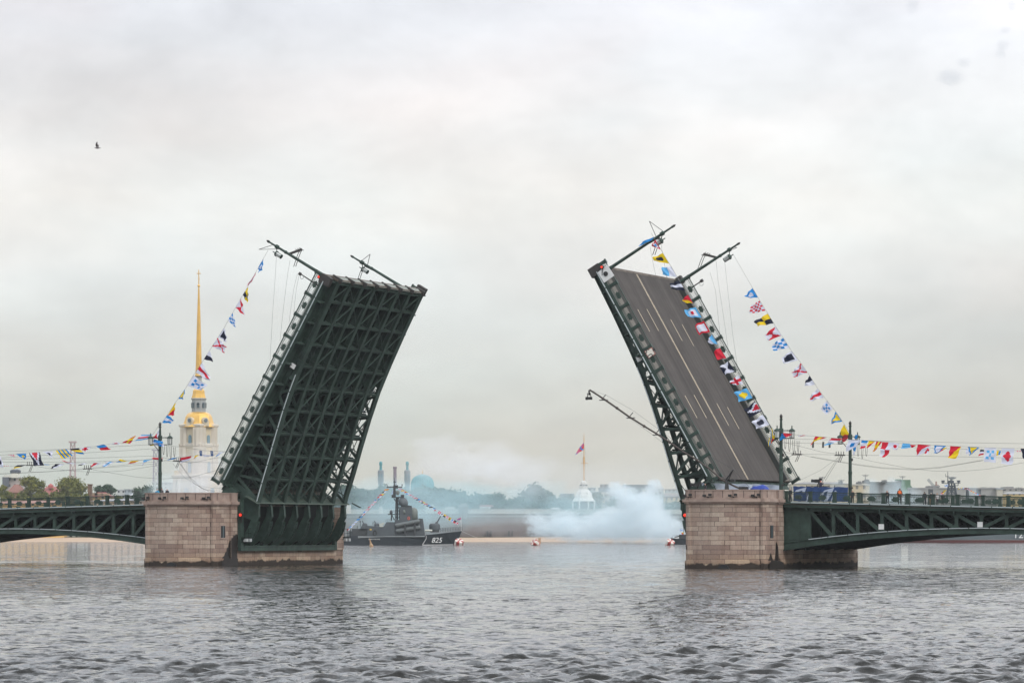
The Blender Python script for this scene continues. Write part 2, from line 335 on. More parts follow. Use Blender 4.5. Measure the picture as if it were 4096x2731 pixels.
def make_water():
    Ys = list(np.arange(-200, 70, 18.0)); y = 70.0
    while y < 1600: Ys.append(y); y *= 1.0021 if y < 500 else 1.0028
    Ys = np.array(Ys); nc = 560
    t = np.linspace(-1, 1, nc); edge = np.array([-1, -.35]) ; cols = []
    X = np.zeros((len(Ys), nc + 6)); Yg = np.repeat(Ys[:, None], nc + 6, 1)
    hw = np.abs(Ys) * .20 + 14
    X[:, 3:-3] = t[None, :] * hw[:, None]
    for j, q in enumerate((3200, 900, 420)):
        X[:, j] = -q; X[:, -1 - j] = q
    Z = np.zeros_like(X); DX = np.zeros_like(X); DY = np.zeros_like(X)
    dy = np.gradient(Ys)[:, None]
    amp_mod = 0
    for _ in range(7):                                  # patches of stronger and weaker chop
        kx, ky = rng.normal(0, .022), rng.normal(0, .035); amp_mod = amp_mod + np.sin(kx * X + ky * Yg + rng.uniform(0, 6.28))
    amp_mod = np.clip(1 + .16 * amp_mod, .45, 1.6)
    for i in range(74):
        lam = .55 * (14 / .55) ** (i / 73.0) ; k = 2 * math.pi / lam
        th = R(80) + rng.normal(0, .75)
        kx, ky = k * math.cos(th), k * math.sin(th)
        A = .0205 * lam ** .75 * rng.uniform(.5, 1.1)
        if lam > 1.3: A *= (1.3 / lam) ** 2.1
        fade = np.clip((lam / (2.4 * dy) - 1) / 1.2, 0, 1)
        ph = kx * X + ky * Yg + rng.uniform(0, 6.28)
        Am = A * fade * amp_mod
        Z += Am * np.cos(ph); DX -= .95 * Am * math.cos(th) * np.sin(ph); DY -= .95 * Am * math.sin(th) * np.sin(ph)
    edge_f = np.ones_like(X); edge_f[:, :3] = 0; edge_f[:, -3:] = 0; edge_f[Ys < 70] = 0
    far = 1 + 1.4 * np.clip((Yg - 380) / 320, 0, 1); Z *= far
    Z *= edge_f; X = X + DX * edge_f; Yg = Yg + DY * edge_f
    nr, ncc = X.shape
    co = np.stack([X, Yg, Z], -1).reshape(-1, 3).astype(np.float32)
    idx = np.arange(nr * ncc).reshape(nr, ncc)
    q = np.stack([idx[:-1, :-1], idx[:-1, 1:], idx[1:, 1:], idx[1:, :-1]], -1).reshape(-1, 4).astype(np.int32)
    me = bpy.data.meshes.new('river_water'); me.vertices.add(len(co)); me.vertices.foreach_set('co', co.ravel())
    me.loops.add(q.size); me.loops.foreach_set('vertex_index', q.ravel())
    me.polygons.add(len(q)); me.polygons.foreach_set('loop_start', np.arange(0, q.size, 4, dtype=np.int32))
    me.polygons.foreach_set('loop_total', np.full(len(q), 4, np.int32)); me.polygons.foreach_set('use_smooth', np.ones(len(q), bool))
    me.update(calc_edges=True); me.materials.append(water_mat())
    o = bpy.data.objects.new('river_water', me); COL.objects.link(o); tag(o, kind='structure', label='choppy grey-brown river water')
make_water()
# riverbed sheet under everything, reaching the horizon, and the far shore
g = MB(); g.box(-30000, 30000, -3000, 40000, -6, -5)
tag(build('riverbed_ground', g, mat('bed_mud', (.06, .05, .04), .9)), kind='structure')
SAND = mat('beach_sand', (.46, .335, .235), .95, col2=(.40, .29, .20), vscale=.12)
LAND = mat('far_ground', (.10, .11, .07), .95, var=.3, vscale=.02)
def shore():
    mb = MB(); n = 160; P = []; fs = []
    xs = np.linspace(-3200, 3200, n)
    for i, x in enumerate(xs):
        o_ = 9 * math.sin(x * .011) + 5 * math.sin(x * .037 + 1)
        for (yy, zz) in ((1538 + o_ * .6, -.6), (1548 + o_, .12), (1590, 1.7), (1615, 2.2)):
            P.append((x, yy, zz + (.12 * math.sin(x * .09) if zz > 1 else 0)))
    for i in range(n - 1):
        for j in range(3): a = i * 4 + j; fs.append((a, a + 4, a + 5, a + 1))
    mb.add(P, fs); tag(build('beach', mb, SAND, smooth=True), kind='structure', label='pale sandy beach below the fortress wall')
    mb = MB(); mb.box(-30000, 30000, 1606, 40000, -4, 2.15)
    tag(build('ground', mb, LAND), kind='structure', label='far bank ground')
shore()

# ------------------------------------------------------------------ piers
W0 = 5.1
def pier_outline(cu, s, inset=0.0):                    # nose plan on the v<0 side; s = +1 near nose, s=-1 far nose uses v offset
    P = []; w = W0 - inset
    P += [(cu + w, 0), (cu + w, -1.7 - inset), (cu + w - .22, -1.7 - inset), (cu + w - .22, -4.9 + inset), (cu + w - .6, -5.25 + inset), (cu + w - .95, -5.25 + inset)]
    n = 14
    for k in range(n + 1):
        t = k / n; u = w - 1.02 - 2 * (w - 1.02) * t
        P.append((cu + u, -5.12 - 1.6 * t + inset - .95 * math.sin(math.pi * t)))
    P += [(cu - w + .95, -6.86 + inset), (cu - w + .6, -6.86 + inset), (cu - w + .22, -6.5 + inset), (cu - w + .22, -1.7 - inset), (cu - w, -1.7 - inset)]
    P.append((cu - w, 0))
    return P
def offset(P, cu, d):                                  # grow a plan outline outward
    out = []
    for u, v in P:
        if v == 0: out.append((u + (d if u > cu else -d), 0)); continue
        out.append((u + d * (1 if u > cu + 3 else -1 if u < cu - 3 else (u - cu) / 3), v - (d if v < -2 else d * .5)))
    return out
def make_pier(cu, side, label):
    # side=+1: opening towards +u (left pier), -1: opening towards -u (right pier)
    VB = 29.6 if side > 0 else 28.5
    b = root('bridge_pier', (cu, 0, 0), label, 'bridge pier', 'granite piers of the drawbridge', 'B')
    P = pier_outline(cu, 1)
    m = MB(); m.prism(P, 'z', -3, 7.75)
    body = build('stone_body', m, STONE, b)
    # far nose: tapered cutwater
    Q = [(cu + 4.7, VB), (cu + 4.3, VB + 1), (cu + 2.4, 33), (cu, 34.5), (cu - 2.4, 33), (cu - 4.3, VB + 1), (cu - 4.7, VB)]
    m = MB(); m.prism(Q, 'z', -3, 7.75); build('far_nose', m, STONE, b)
    m = MB(); m.prism(offset(P, cu, .10), 'z', -3, .95); build('plinth', m, STONE, b)
    # machinery chamber between the noses: floor wall, back wall, jambs
    m = MB()
    so_, sb = (cu + side * 5.05, cu - side * 4.9)
    lo, hi = sorted((cu - side * 4.9, cu + side * 5.07)); m.box(lo, hi, .002, VB, -3, 1.9); build('chamber_base', m, STONE, b)
    m = MB(); x0, x1 = sorted((sb, sb + side * .8)); m.box(x0, x1, .002, 28.3, 1.9, 7.0); build('back_wall', m, STONE, b)
    x0, x1 = sorted((so_ + side * .15, so_ - side * 1.2)); m = MB(); m.box(x0, x1, 27.0, VB, 1.9, 4.9); build('far_jamb', m, STONE, b)
    # cornice: two bands
    m = MB(); m.prism(offset(P, cu, .16), 'z', 7.72, 7.92); m.prism(offset(P, cu, .34), 'z', 7.92, 8.28); m.prism(offset(P, cu, .10), 'z', 8.28, 8.42); build('cornice', m, STONES, b)
    # parapet of slabs with joints
    P2 = offset(P, cu, .02); P3 = offset(P, cu, -.42)
    par = MB(); L_ = P2; n = len(L_)
    for i in range(n - 1):
        a, c = L_[i], L_[i + 1]; a2, c2 = P3[i], P3[i + 1]
        g_ = .004
        par.add([(a[0], a[1], 8.4), (c[0], c[1], 8.4), (c2[0], c2[1], 8.4), (a2[0], a2[1], 8.4), (a[0], a[1], 9.30), (c[0], c[1], 9.30), (c2[0], c2[1], 9.30), (a2[0], a2[1], 9.30)],
                [(0, 1, 2, 3), (4, 5, 6, 7), (0, 1, 5, 4), (1, 2, 6, 5), (2, 3, 7, 6), (3, 0, 4, 7)])
    po = build('parapet', par, STONES, b)
    cap = MB(); P4 = offset(P, cu, .08); P5 = offset(P, cu, -.48)
    for i in range(n - 1):
        a, c = P4[i], P4[i + 1]; a2, c2 = P5[i], P5[i + 1]
        cap.add([(a[0], a[1], 9.3), (c[0], c[1], 9.3), (c2[0], c2[1], 9.3), (a2[0], a2[1], 9.3), (a[0], a[1], 9.42), (c[0], c[1], 9.42), (c2[0], c2[1], 9.42), (a2[0], a2[1], 9.42)],
                [(0, 1, 2, 3), (4, 5, 6, 7), (0, 1, 5, 4), (1, 2, 6, 5), (2, 3, 7, 6), (3, 0, 4, 7)])
    build('coping', cap, STONES, po)
    for i in range(1, n - 1, 2):
        a = P2[i]; d = Vector((a[0] - cu, a[1] + 3, 0)).normalized(); jt = MB(); jt.box(a[0] - .02 + d.x * .012, a[0] + .02 + d.x * .012, a[1] - .02 + d.y * .012, a[1] + .02 + d.y * .012, 8.42, 9.3)
        build('joint', jt, mat('joint_mortar', (.06, .045, .04), .9), po)  # dark mortar colour for the slab joints
    # deck on top of the nose
    m = MB(); m.prism(offset(P, cu, -.45), 'z', 7.9, 8.45); build('nose_deck', m, WALK, b)
    # slit window on the side facing right
    uw = cu + W0 - .22
    m = MB(); m.box(uw - .5, uw + .07, -4.0, -2.9, 3.62, 5.15); wn = build('window', m, mat('dark_opening', (.010, .010, .011), .6), b)
    m = MB()
    for (a0, a1, c0, c1) in ((-4.15, -4.0, 3.5, 5.3), (-2.9, -2.75, 3.5, 5.3), (-4.0, -2.9, 5.15, 5.35), (-4.0, -2.9, 3.45, 3.62)): m.box(uw - .3, uw + .06, a0, a1, c0, c1)
    build('window_surround', m, STONES, wn)
    m = MB(); m.box(uw + .071, uw + .09, -3.55, -3.25, 3.64, 5.13); build('shutter', m, mat('grey_blue_shutter', (.09, .12, .13), .5), wn)
    # dark water stain on the corner pilaster (weathering with its own shape)
    m = MB(); rr = random.Random(3 + int(side)); s0 = cu + W0 + .015
    top = [(-1.65, 2.1 + rr.random() * .5), (-1.4, 3.3), (-1.1, 4.0), (-.7, 3.9), (-.45, 4.15), (-.05, 4.05)]
    sp = cu + W0 + .115; lo_ = -.4
    def sheet(pts, u):                                  # fan-free: split a skyline polygon into thin columns
        for (v0, z0), (v1, z1) in zip(pts[:-1], pts[1:]): m.add([(u, v0, lo_ if u < sp else lo_), (u, v1, lo_), (u, v1, z1), (u, v0, z0)], [(0, 1, 2, 3)])
    if side > 0:
        sheet([(-1.66, 3.3), (-1.5, 3.7), (-1.25, 3.55), (-1.0, 4.0), (-.7, 3.85), (-.45, 4.1), (-.04, 4.05)], s0)
        m.add([(cu + W0 - .2, -1.735, lo_), (s0, -1.735, lo_), (s0, -1.735, 3.3), (cu + W0 - .2, -1.735, 3.2)], [(0, 1, 2, 3)])
        sheet([(-3.7, .9), (-3.4, 1.2), (-3.1, 1.25), (-2.8, 1.75), (-2.55, 1.8), (-2.3, 2.4), (-2.1, 2.3), (-1.9, 2.9), (-1.74, 3.1)], cu + W0 - .205)
        sheet([(-4.2, .5), (-3.6, .955), (-1.8, .955), (-.02, .955)], sp)
    else:
        sheet([(-4.7, .9), (-4.3, 1.1), (-4.0, 1.5), (-3.7, 1.9), (-3.5, 1.75), (-3.2, 1.3), (-2.9, 1.0), (-2.3, .97), (-2.1, 1.6), (-1.95, 2.9), (-1.74, 3.3)], cu + W0 - .205)
        m.add([(cu + W0 - .2, -1.735, lo_), (s0, -1.735, lo_), (s0, -1.735, 2.6), (cu + W0 - .2, -1.735, 3.2)], [(0, 1, 2, 3)])
        sheet([(-1.66, 2.6), (-1.5, 1.6), (-1.2, 1.1), (-.8, .97), (-.4, .96)], s0)
        sheet([(-4.9, .5), (-4.4, .955), (-1.8, .955), (-.02, .7)], sp)
    build('water_stain', m, WETST, b)
    # drain culvert in the nose at the waterline
    m = MB(); m.lathe([(.75, -.2), (.75, .32)], (cu + (-.6 if side > 0 else .2), -7.0, -.25), 14, axis=(0, -1, 0)); build('drain_culvert', m, mat('dark_opening', (.010, .010, .011), .6), b)
    # green steel frame of the chamber opening
    x = so_ + side * .12
    fr = MB(); xa, xb = sorted((x, x + side * .45))
    fr.box(xa, xb, .05, .75, 1.9, 8.6); fr.box(xa, xb, 26.2, 26.85, 1.9, 4.4); fr.box(xa, xb, .8, 26.15, 1.9, 2.45); fr.box(xa + .1, xb + .12, .8, 26.15, 2.45, 2.6)
    build('opening_frame', fr, STEEL, b)
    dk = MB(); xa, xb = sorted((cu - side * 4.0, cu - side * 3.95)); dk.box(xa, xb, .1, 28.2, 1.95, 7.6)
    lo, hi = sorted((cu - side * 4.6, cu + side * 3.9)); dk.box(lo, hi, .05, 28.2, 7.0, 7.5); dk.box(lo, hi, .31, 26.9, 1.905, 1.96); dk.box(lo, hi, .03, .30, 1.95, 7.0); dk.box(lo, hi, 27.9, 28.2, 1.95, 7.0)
    build('chamber_shade_lining', dk, mat('chamber_shade_steel', (.010, .014, .012), .8), b)  # near-black lining and floor added to paint the chamber's shade
    # small machinery inside the opening
    rr = random.Random(5)
    for k in range(9):
        mc = MB(); v = 2.4 + k * 2.75 + rr.random(); mc.box(*(sorted((so_ - side * 1.4, so_ - side * .9))), v, v + .25, 1.9, 3.0 + rr.random() * .8)
        mc.tube((so_ - side * .9, v - .9, 2.75), (so_ - side * .9, v + .2, 2.95), .07)
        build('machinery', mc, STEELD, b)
    ap = MB()
    xa, xb = sorted((cu - 4.7, cu + 4.7)); ap.box(xa, xb, 0, 28.3, 7.55, 7.92) if False else None
    return b
PL = make_pier(-80.15, +1, 'pink granite pier under the left drawbridge leaf, with dark wet patch and open machine chamber')
PR = make_pier(-4.95, -1, 'pink granite pier with curved front under the right drawbridge leaf')

# ------------------------------------------------------------------ railings
PANEL = 3.06
def railing_run(T, x0, n, v, thing, faces=-1, z0=0.0, zf=None, with_bars=True):
    """cast-iron railing: n panels along x starting at x0, on line v; T maps (x, v, z)."""
    zf = zf or (lambda x: 0.0)
    m = MB(T)
    def bar(xa, xb, za, zb, d=.05):
        ya, yb = v - d, v + d
        m.add([(xa, ya, zf(xa) + za), (xb, ya, zf(xb) + za), (xb, yb, zf(xb) + za), (xa, yb, zf(xa) + za), (xa, ya, zf(xa) + zb), (xb, ya, zf(xb) + zb), (xb, yb, zf(xb) + zb), (xa, yb, zf(xa) + zb)],
              [(0, 3, 2, 1), (4, 5, 6, 7), (0, 1, 5, 4), (1, 2, 6, 5), (2, 3, 7, 6), (3, 0, 4, 7)])
    for i in range(n):
        a = x0 + i * PANEL + .22; b = a + PANEL - .44
        bar(a, b, z0 + 1.10, z0 + 1.18, .09); bar(a, b, z0 + .86, z0 + .90, .03); bar(a, b, z0 + .10, z0 + .15, .04); bar(a, b, z0 + .24, z0 + .27, .03)
        nb = 15
        for k in range(nb):
            x = a + (b - a) * (k + .5) / nb; bar(x - .016, x + .016, z0 + .15, z0 + .88, .018)
        nl = 13
        for k in range(nl):                             # lattice band under the handrail
            xa = a + (b - a) * k / nl; xb = a + (b - a) * (k + 1) / nl
            for (p, q) in (((xa, z0 + .90), (xb, z0 + 1.10)), ((xb, z0 + .90), (xa, z0 + 1.10))):
                m.beam((p[0], v, zf(p[0]) + p[1]), (q[0], v, zf(q[0]) + q[1]), .02, .020, up=(0, 0, 1))
    r = build('railing', m, STEEL, thing)
    for i in range(n + 1):
        x = x0 + i * PANEL; p = MB(T); z = zf(x) + z0
        p.box(x - .20, x + .20, v - .14, v + .14, z, z + 1.16); p.box(x - .27, x + .27, v - .19, v + .19, z + 1.16, z + 1.26); p.box(x - .25, x + .25, v - .18, v + .18, z, z + .10)
        p.box(x - .13, x + .13, v - .17, v + .17, z + .25, z + .95)
        build('post', p, STEEL, r)
    for i in range(n):
        x = x0 + (i + .5) * PANEL; z = zf(x) + z0 + .52; p = MB(T)
        hx = [(-.50, 0), (-.30, -.27), (.30, -.27), (.50, 0), (.30, .27), (-.30, .27)]
        p.prism([(x + a, z + b) for a, b in hx], 'y', v - .045, v + .045)
        p.prism([(x + a * .5, z + b * .62) for a, b in hx], 'y', v - .075, v + .075)
        build('medallion', p, STEEL, r)
    return r

# ------------------------------------------------------------------ fixed spans
def make_span(side, label):
    # d = distance from the pier edge; side=+1 to the right, -1 to the left
    u0 = 0.0 if side > 0 else -85.1
    NP = 16
    T = lambda d, v, z: (u0 + side * d, v, z)
    b = root('bridge_span', (u0, 0, 6), label, 'bridge', 'fixed side spans of the bridge', 'B')
    slope = .026 if side > 0 else .0215
    zs = lambda d: 7.97 - slope * (d if side > 0 else d - 4.1)
    bot = lambda d: 4.18 - (24.75 - d) ** 2 * .0033
    stp = lambda d: 4.79 - (24.7 - d) ** 2 * .0029
    D = 49.0
    m = MB(T)
    n = 16
    for i in range(n):
        a, c = D * i / n, D * (i + 1) / n
        def q(v0, v1, z0, z1): m.add([(a, v0, zs(a) + z0), (c, v0, zs(c) + z0), (c, v1, zs(c) + z0), (a, v1, zs(a) + z0), (a, v0, zs(a) + z1), (c, v0, zs(c) + z1), (c, v1, zs(c) + z1), (a, v1, zs(a) + z1)],
              [(0, 3, 2, 1), (4, 5, 6, 7), (0, 1, 5, 4), (1, 2, 6, 5), (2, 3, 7, 6), (3, 0, 4, 7)])
        q(2.4, 25.8, -.35, -.02)
    build('roadway', m, ASPH, b)
    for v0, v1 in ((.12, 2.4), (25.8, 28.1)):
        m = MB(T)
        for i in range(n):
            a, c = D * i / n, D * (i + 1) / n
            m.add([(a, v0, zs(a) - .3), (c, v0, zs(c) - .3), (c, v1, zs(c) - .3), (a, v1, zs(a) - .3), (a, v0, zs(a) + .06), (c, v0, zs(c) + .06), (c, v1, zs(c) + .06), (a, v1, zs(a) + .06)],
              [(0, 3, 2, 1), (4, 5, 6, 7), (0, 1, 5, 4), (1, 2, 6, 5), (2, 3, 7, 6), (3, 0, 4, 7)])
        build('sidewalk', m, WALK, b)
    m = MB(T)
    def fq(v0, v1, z0, z1, a, c): m.add([(a, v0, zs(a) + z0), (c, v0, zs(c) + z0), (c, v1, zs(c) + z0), (a, v1, zs(a) + z0), (a, v0, zs(a) + z1), (c, v0, zs(c) + z1), (c, v1, zs(c) + z1), (a, v1, zs(a) + z1)],
              [(0, 3, 2, 1), (4, 5, 6, 7), (0, 1, 5, 4), (1, 2, 6, 5), (2, 3, 7, 6), (3, 0, 4, 7)])
    fq(28.1, 28.24, -.22, .10, 0, D); build('fascia', m, STEEL, b); m = MB(T); fq(-.02, .12, -.22, .10, 0, D)
    fq(.15, 1.0, -.62, -.30, 0, D)
    k = 0
    while k * PANEL < D:                                # cantilever brackets under the pavement
        x = k * PANEL; m.prism([(x - .06, zs(x) - .3), (x + .06, zs(x) - .3), (x + .06, zs(x) - .9), (x - .06, zs(x) - .9)], 'y', .15, 1.0); k += 1
    build('fascia', m, STEEL, b)
    # light tubes along the deck edge
    k = 0
    while k * 2.5 + 2.3 < D - 1:
        a = k * 2.5 + 1.2; t = MB(T); t.beam((a, -.09, zs(a) - .02), (a + 2.36, -.09, zs(a + 2.36) - .02), .10, .11); build('light_tube', t, TUBE, b); k += 1
    # truss girders
    top = lambda d: zs(d) - .35 - .02 * 0
    opn = lambda d: 6.87 - .026 * (d - 3) if side > 0 else 6.87 - .0215 * (d - 3) - .05
    first = 3.17
    nodes = [first + PANEL * i for i in range(16) if first + PANEL * i < D]
    for gi in range(8):
        v = 1.0 + gi * 3.72; near = gi == 0
        m = MB(T); hw_ = .16
        def slab(a, c, zl, zh, v0=None, v1=None, nn=1):
            v0_ = v - hw_ if v0 is None else v0; v1_ = v + hw_ if v1 is None else v1
            for i in range(nn):
                p, q = a + (c - a) * i / nn, a + (c - a) * (i + 1) / nn
                m.add([(p, v0_, zl(p)), (q, v0_, zl(q)), (q, v1_, zl(q)), (p, v1_, zl(p)), (p, v0_, zh(p)), (q, v0_, zh(q)), (q, v1_, zh(q)), (p, v1_, zh(p))],
                      [(0, 3, 2, 1), (4, 5, 6, 7), (0, 1, 5, 4), (1, 2, 6, 5), (2, 3, 7, 6), (3, 0, 4, 7)])
        slab(0, D, opn, top, nn=16)                     # top chord
        slab(0, D, bot, lambda d: stp(d) - .06, nn=24)  # bottom chord
        slab(0, D, lambda d: bot(d) - .05, lambda d: bot(d) + .05, v - .45, v + .45, 24)      # its lower flange
        slab(0, D, lambda d: stp(d) - .06, lambda d: stp(d) + .02, v - .30, v + .30, 24)
        slab(0, first, lambda d: stp(d) + .021, lambda d: opn(d) - .001)
        if near:                                        # raised plate on the end panel
            slab(.45, 2.1, lambda d: 3.4, lambda d: 5.9, v - .22, v - .165)
        for i, x in enumerate(nodes):
            m.box(x - .20, x + .20, v - .15, v + .15, stp(x), opn(x))
            m.box(x - .26, x + .26, v - .24, v - .20, stp(x), opn(x)) if False else None
            if i + 1 < len(nodes):
                y = nodes[i + 1]
                if x < (23 if side > 0 else 29): a_, b_ = (x + .15, opn(x + .15) - .05), (y - .15, stp(y - .15) + .05)
                else: a_, b_ = (x + .15, stp(x + .15) + .05), (y - .15, opn(y - .15) - .05)
                m.beam((a_[0], v, a_[1]), (b_[0], v, b_[1]), .26, .36, up=(0, 1, 0)) if False else m.beam((a_[0], v, a_[1]), (b_[0], v, b_[1]), .28, .40, up=(0, 0, 1))
                # gussets rounding the corners of the openings
                for (gx, gz, sx, sz) in ((x + .2, opn(x), 1, -1), (y - .2, opn(y), -1, -1), (x + .2, stp(x) + .02, 1, 1), (y - .2, stp(y) + .02, -1, 1)):
                    gp = [(gx, gz), (gx + sx * .42, gz), (gx + sx * .16, gz + sz * .12), (gx + sx * .06, gz + sz * .20), (gx, gz + sz * .42)]
                    m.prism(gp, 'y', v - .145, v + .145)
        build('girder', m, STEEL if near else STEELD, b)  # rear girders get the steel with shade in its colour
        if near:
            k = 0
            while k * 2.5 + 2.3 < D - 4:
                a = k * 2.5 + 3.2; t = MB(T); t.beam((a, v - .36, stp(a) + .02), (a + 2.36, v - .36, stp(a + 2.36) + .02), .08, .08); build('light_tube', t, TUBE, b); k += 1
    # cross frames and soffit plates between girders
    m = MB(T)
    for i, x in enumerate([.3] + nodes):
        m.box(x - .12, x + .12, 1.2, 27, opn(x) - .35, opn(x) + .15)
        m.box(x - .12, x + .12, 1.2, 27, stp(x) - .35, stp(x) - .05)
        if i % 2 == 0:
            for gi in range(7):
                v = 1.0 + gi * 3.72; m.beam((x, v, stp(x)), (x, v + 3.72, opn(x)), .12, .14); m.beam((x, v + 3.72, stp(x)), (x, v, opn(x)), .12, .14)
    m.box(0, 48.5, 1.3, 27, 6.35 if side > 0 else 6.35, 6.45) if False else None
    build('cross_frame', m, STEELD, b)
    m = MB(T)
    for v in (9, 16.5): m.box(1.5, 47, v, v + .5, 5.35, 5.6); m.tube((1.5, v + 1, 4.95), (47, v + 1, 4.95), .12, n=6)
    m.box(1.5, 47, 4.0, 5.0, 4.9, 4.98)
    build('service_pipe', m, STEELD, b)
    for v in (.12, 28.0): railing_run(T, .55, 15, v, b, zf=zs, z0=.10)
    return b, zs
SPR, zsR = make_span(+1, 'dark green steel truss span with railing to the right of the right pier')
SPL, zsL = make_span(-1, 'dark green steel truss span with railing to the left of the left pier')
# ------------------------------------------------------------------ drawbridge leaves
TH = R(60); CT, ST = math.cos(TH), math.sin(TH)
LFRAME = {'left': (-77.68, 10.63, 1), 'right': (-8.95, 10.60, -1)}
def leafT(which):
    u0, z0, s = LFRAME[which]
    return lambda x, v, n: (u0 + s * (x * CT - n * ST), v, z0 + x * ST + n * CT)
DEPTH = [(-.6, 6.0), (0, 5.5), (1.2, 5.15), (4.6, 4.5), (8.0, 3.75), (12, 2.95), (16, 2.3), (20, 1.95), (25, 1.65), (30.6, 1.45)]
def dep(s):
    for (a, p), (b, q) in zip(DEPTH[:-1], DEPTH[1:]):
        if s <= b: return p + (q - p) * (s - a) / (b - a)
    return DEPTH[-1][1]
RV = [1.9 + 3.457 * i for i in range(8)]
LN = 30.6
def on_deck(which, sx, sy):
    u0, z0, g_ = LFRAME[which]; lo, hi = -5.0, 35.0
    def nn(v): u, z = px_uz(sx, sy, v); return g_ * (u - u0) * -ST + (z - z0) * CT
    flo = nn(lo)
    for _ in range(50):
        mid = (lo + hi) / 2
        if (nn(mid) > 0) == (flo > 0): lo = mid
        else: hi = mid
    u, z = px_uz(sx, sy, lo); return g_ * (u - u0) * CT + (z - z0) * ST, lo
_a = lambda x, y: (2300 + x / 2.412, 850 + y / 2.412); _b = lambda x, y: (2300 + x / 1.845, 1450 + y / 1.845)
DASH = [(_a(603, 930), _a(722, 1143)), (_a(690, 927), _a(808, 1137)), (_a(920, 1027), _a(1037, 1233)), (_a(1032, 1077), _a(1147, 1283)), (_b(812, 240), _b(900, 405)), (_b(880, 235), _b(968, 405)), (_b(1047, 298), _b(1133, 460)), (_b(1125, 325), _b(1210, 485))]
CLV = (on_deck('right', *_a(597, 609))[1] + on_deck('right', *_b(1297, 885))[1]) / 2
def make_leaf(which, label):
    T = leafT(which); u0, z0, sg = LFRAME[which]
    b = root('drawbridge_leaf', (u0, 0, z0), label, 'drawbridge', 'raised leaves of the drawbridge', 'B')
    m = MB(T); m.box(.3, LN, 2.3, 25.7, -.40, 0.0); road = build('roadway', m, ASPH, b)
    for v in (CLV - .2, CLV + .08): mk = MB(T); mk.box(.4, LN - .05, v, v + .12, .004, .008); build('centre_line', mk, MARKP, road)
    for p_, q_ in DASH:                                  # short lane dashes, two groups of four
        (sa, va), (sb_, vb) = on_deck('right', *p_), on_deck('right', *q_)
        d = MB(T); vm_ = (va + vb) / 2; d.box(min(sa, sb_), max(sa, sb_), vm_ - .07, vm_ + .07, .004, .008); build('lane_dash', d, MARKP, road)
    for v0, v1 in ((.16, 2.3), (25.7, 27.84)): m = MB(T); m.box(.3, LN, v0, v1, -.25, .14); build('sidewalk', m, WALK, b)
    m = MB(T); m.box(.3, LN, 25.45, 25.85, .0, .62); build('guard_barrier', m, mat('dark_guard_beam', (.030, .034, .030), .6), b)
    for (f0, f1, g0, g1, b0, b1) in ((0, .15, .15, 1.5, .16, 1.75), (27.85, 28.0, 26.5, 27.85, 26.25, 27.84)):
        m = MB(T); m.box(.2, LN, f0, f1, -.42, .16); m.box(0, LN, g0, g1, -.62, -.28)
        for k in range(11): x = .25 + k * PANEL * .985; m.prism([(x - .08, -.3), (x + .08, -.3), (x + .08, -1.15), (x - .08, -1.15)], 'y', b0, b1)
        build('fascia', m, STEEL, b)
    for k in range(12):
        a = .8 + k * 2.45; t = MB(T); t.beam((a, -.08, -.30), (a + 2.28, -.08, -.30), .10, .10, up=(0, 1, 0)); build('light_tube', t, TUBE, b)
    for k in range(7):                                  # light tubes on the lower flange towards the root
        a = .4 + k * 2.45; t = MB(T); t.beam((a, 1.35, -dep(a) + .12), (a + 2.3, 1.35, -dep(a + 2.3) + .12), .09, .09, up=(0, 1, 0)); build('light_tube', t, TUBE, b)
    # main girders: latticed towards the root, solid with oval holes towards the tip
    first_solid = 16.4
    for gi, v in enumerate(RV):
        near = gi == 0; m = MB(T); t_ = .10
        ss = [0, 1.2, 4.6, 8, 12, 16, 20, 25, LN]
        for a, c in zip(ss[:-1], ss[1:]):               # bottom flange and chord web
            fw = .46 if gi in (0, 7) else .34
            for (v0, v1, n0, n1) in ((v - fw, v + fw, 0, .09), (v - t_, v + t_, .09, .55)):
                m.add([(a, v0, -dep(a) + n0), (c, v0, -dep(c) + n0), (c, v1, -dep(c) + n0), (a, v1, -dep(a) + n0), (a, v0, -dep(a) + n1), (c, v0, -dep(c) + n1), (c, v1, -dep(c) + n1), (a, v1, -dep(a) + n1)],
                      [(0, 3, 2, 1), (4, 5, 6, 7), (0, 1, 5, 4), (1, 2, 6, 5), (2, 3, 7, 6), (3, 0, 4, 7)])
        m.box(0, LN, v - t_, v + t_, -1.05, -.41); m.box(0, LN, v - .3, v + .3, -1.14, -1.05)
        # solid web with holes
        p0 = first_solid; k = 0
        while p0 + .3 < LN:
            p1 = min(p0 + PANEL * .93, LN - .02)
            zb0, zb1, zt = -dep(p0) + .55, -dep(p1) + .55, -1.14
            if zt - (zb0 + zb1) / 2 > .16:
                pass
            # web plate spans the whole height beside the chord pieces, holes mid-height
            hb0, hb1 = -dep(p0) + .10, -dep(p1) + .10
            cz = (hb0 + hb1) / 2 * .5 + (-.35) * .5; rz = .17
            m.plate_hole(p0, p1, hb0, hb1, -.42, -.42, v - .13, v - .11, [(p0 + (p1 - p0) * .27, cz, .40, rz), (p0 + (p1 - p0) * .73, cz, .40, rz)])
            m.box(p1 - .04, p1 + .04, v - .24, v - .13, hb1, -.42)
            p0 = p1; k += 1
        # triangulated panels
        nodes = [.2 + i * PANEL for i in range(6)]
        for i, x in enumerate(nodes):
            xt = x + PANEL * .5
            if xt > first_solid: break
            for xb in (x + .22, min(x + PANEL - .22, first_solid + .4)):
                m.beam((xt + (.18 if xb > xt else -.18), v, -1.0), (xb, v, -dep(xb) + .3), .22, .34, up=(0, 0, 1))
        build('main_girder', m, STEEL, b)
    # cross beams, floor beams and their lattice
    cb = [.2 + i * PANEL for i in range(10)] + [LN - .25]
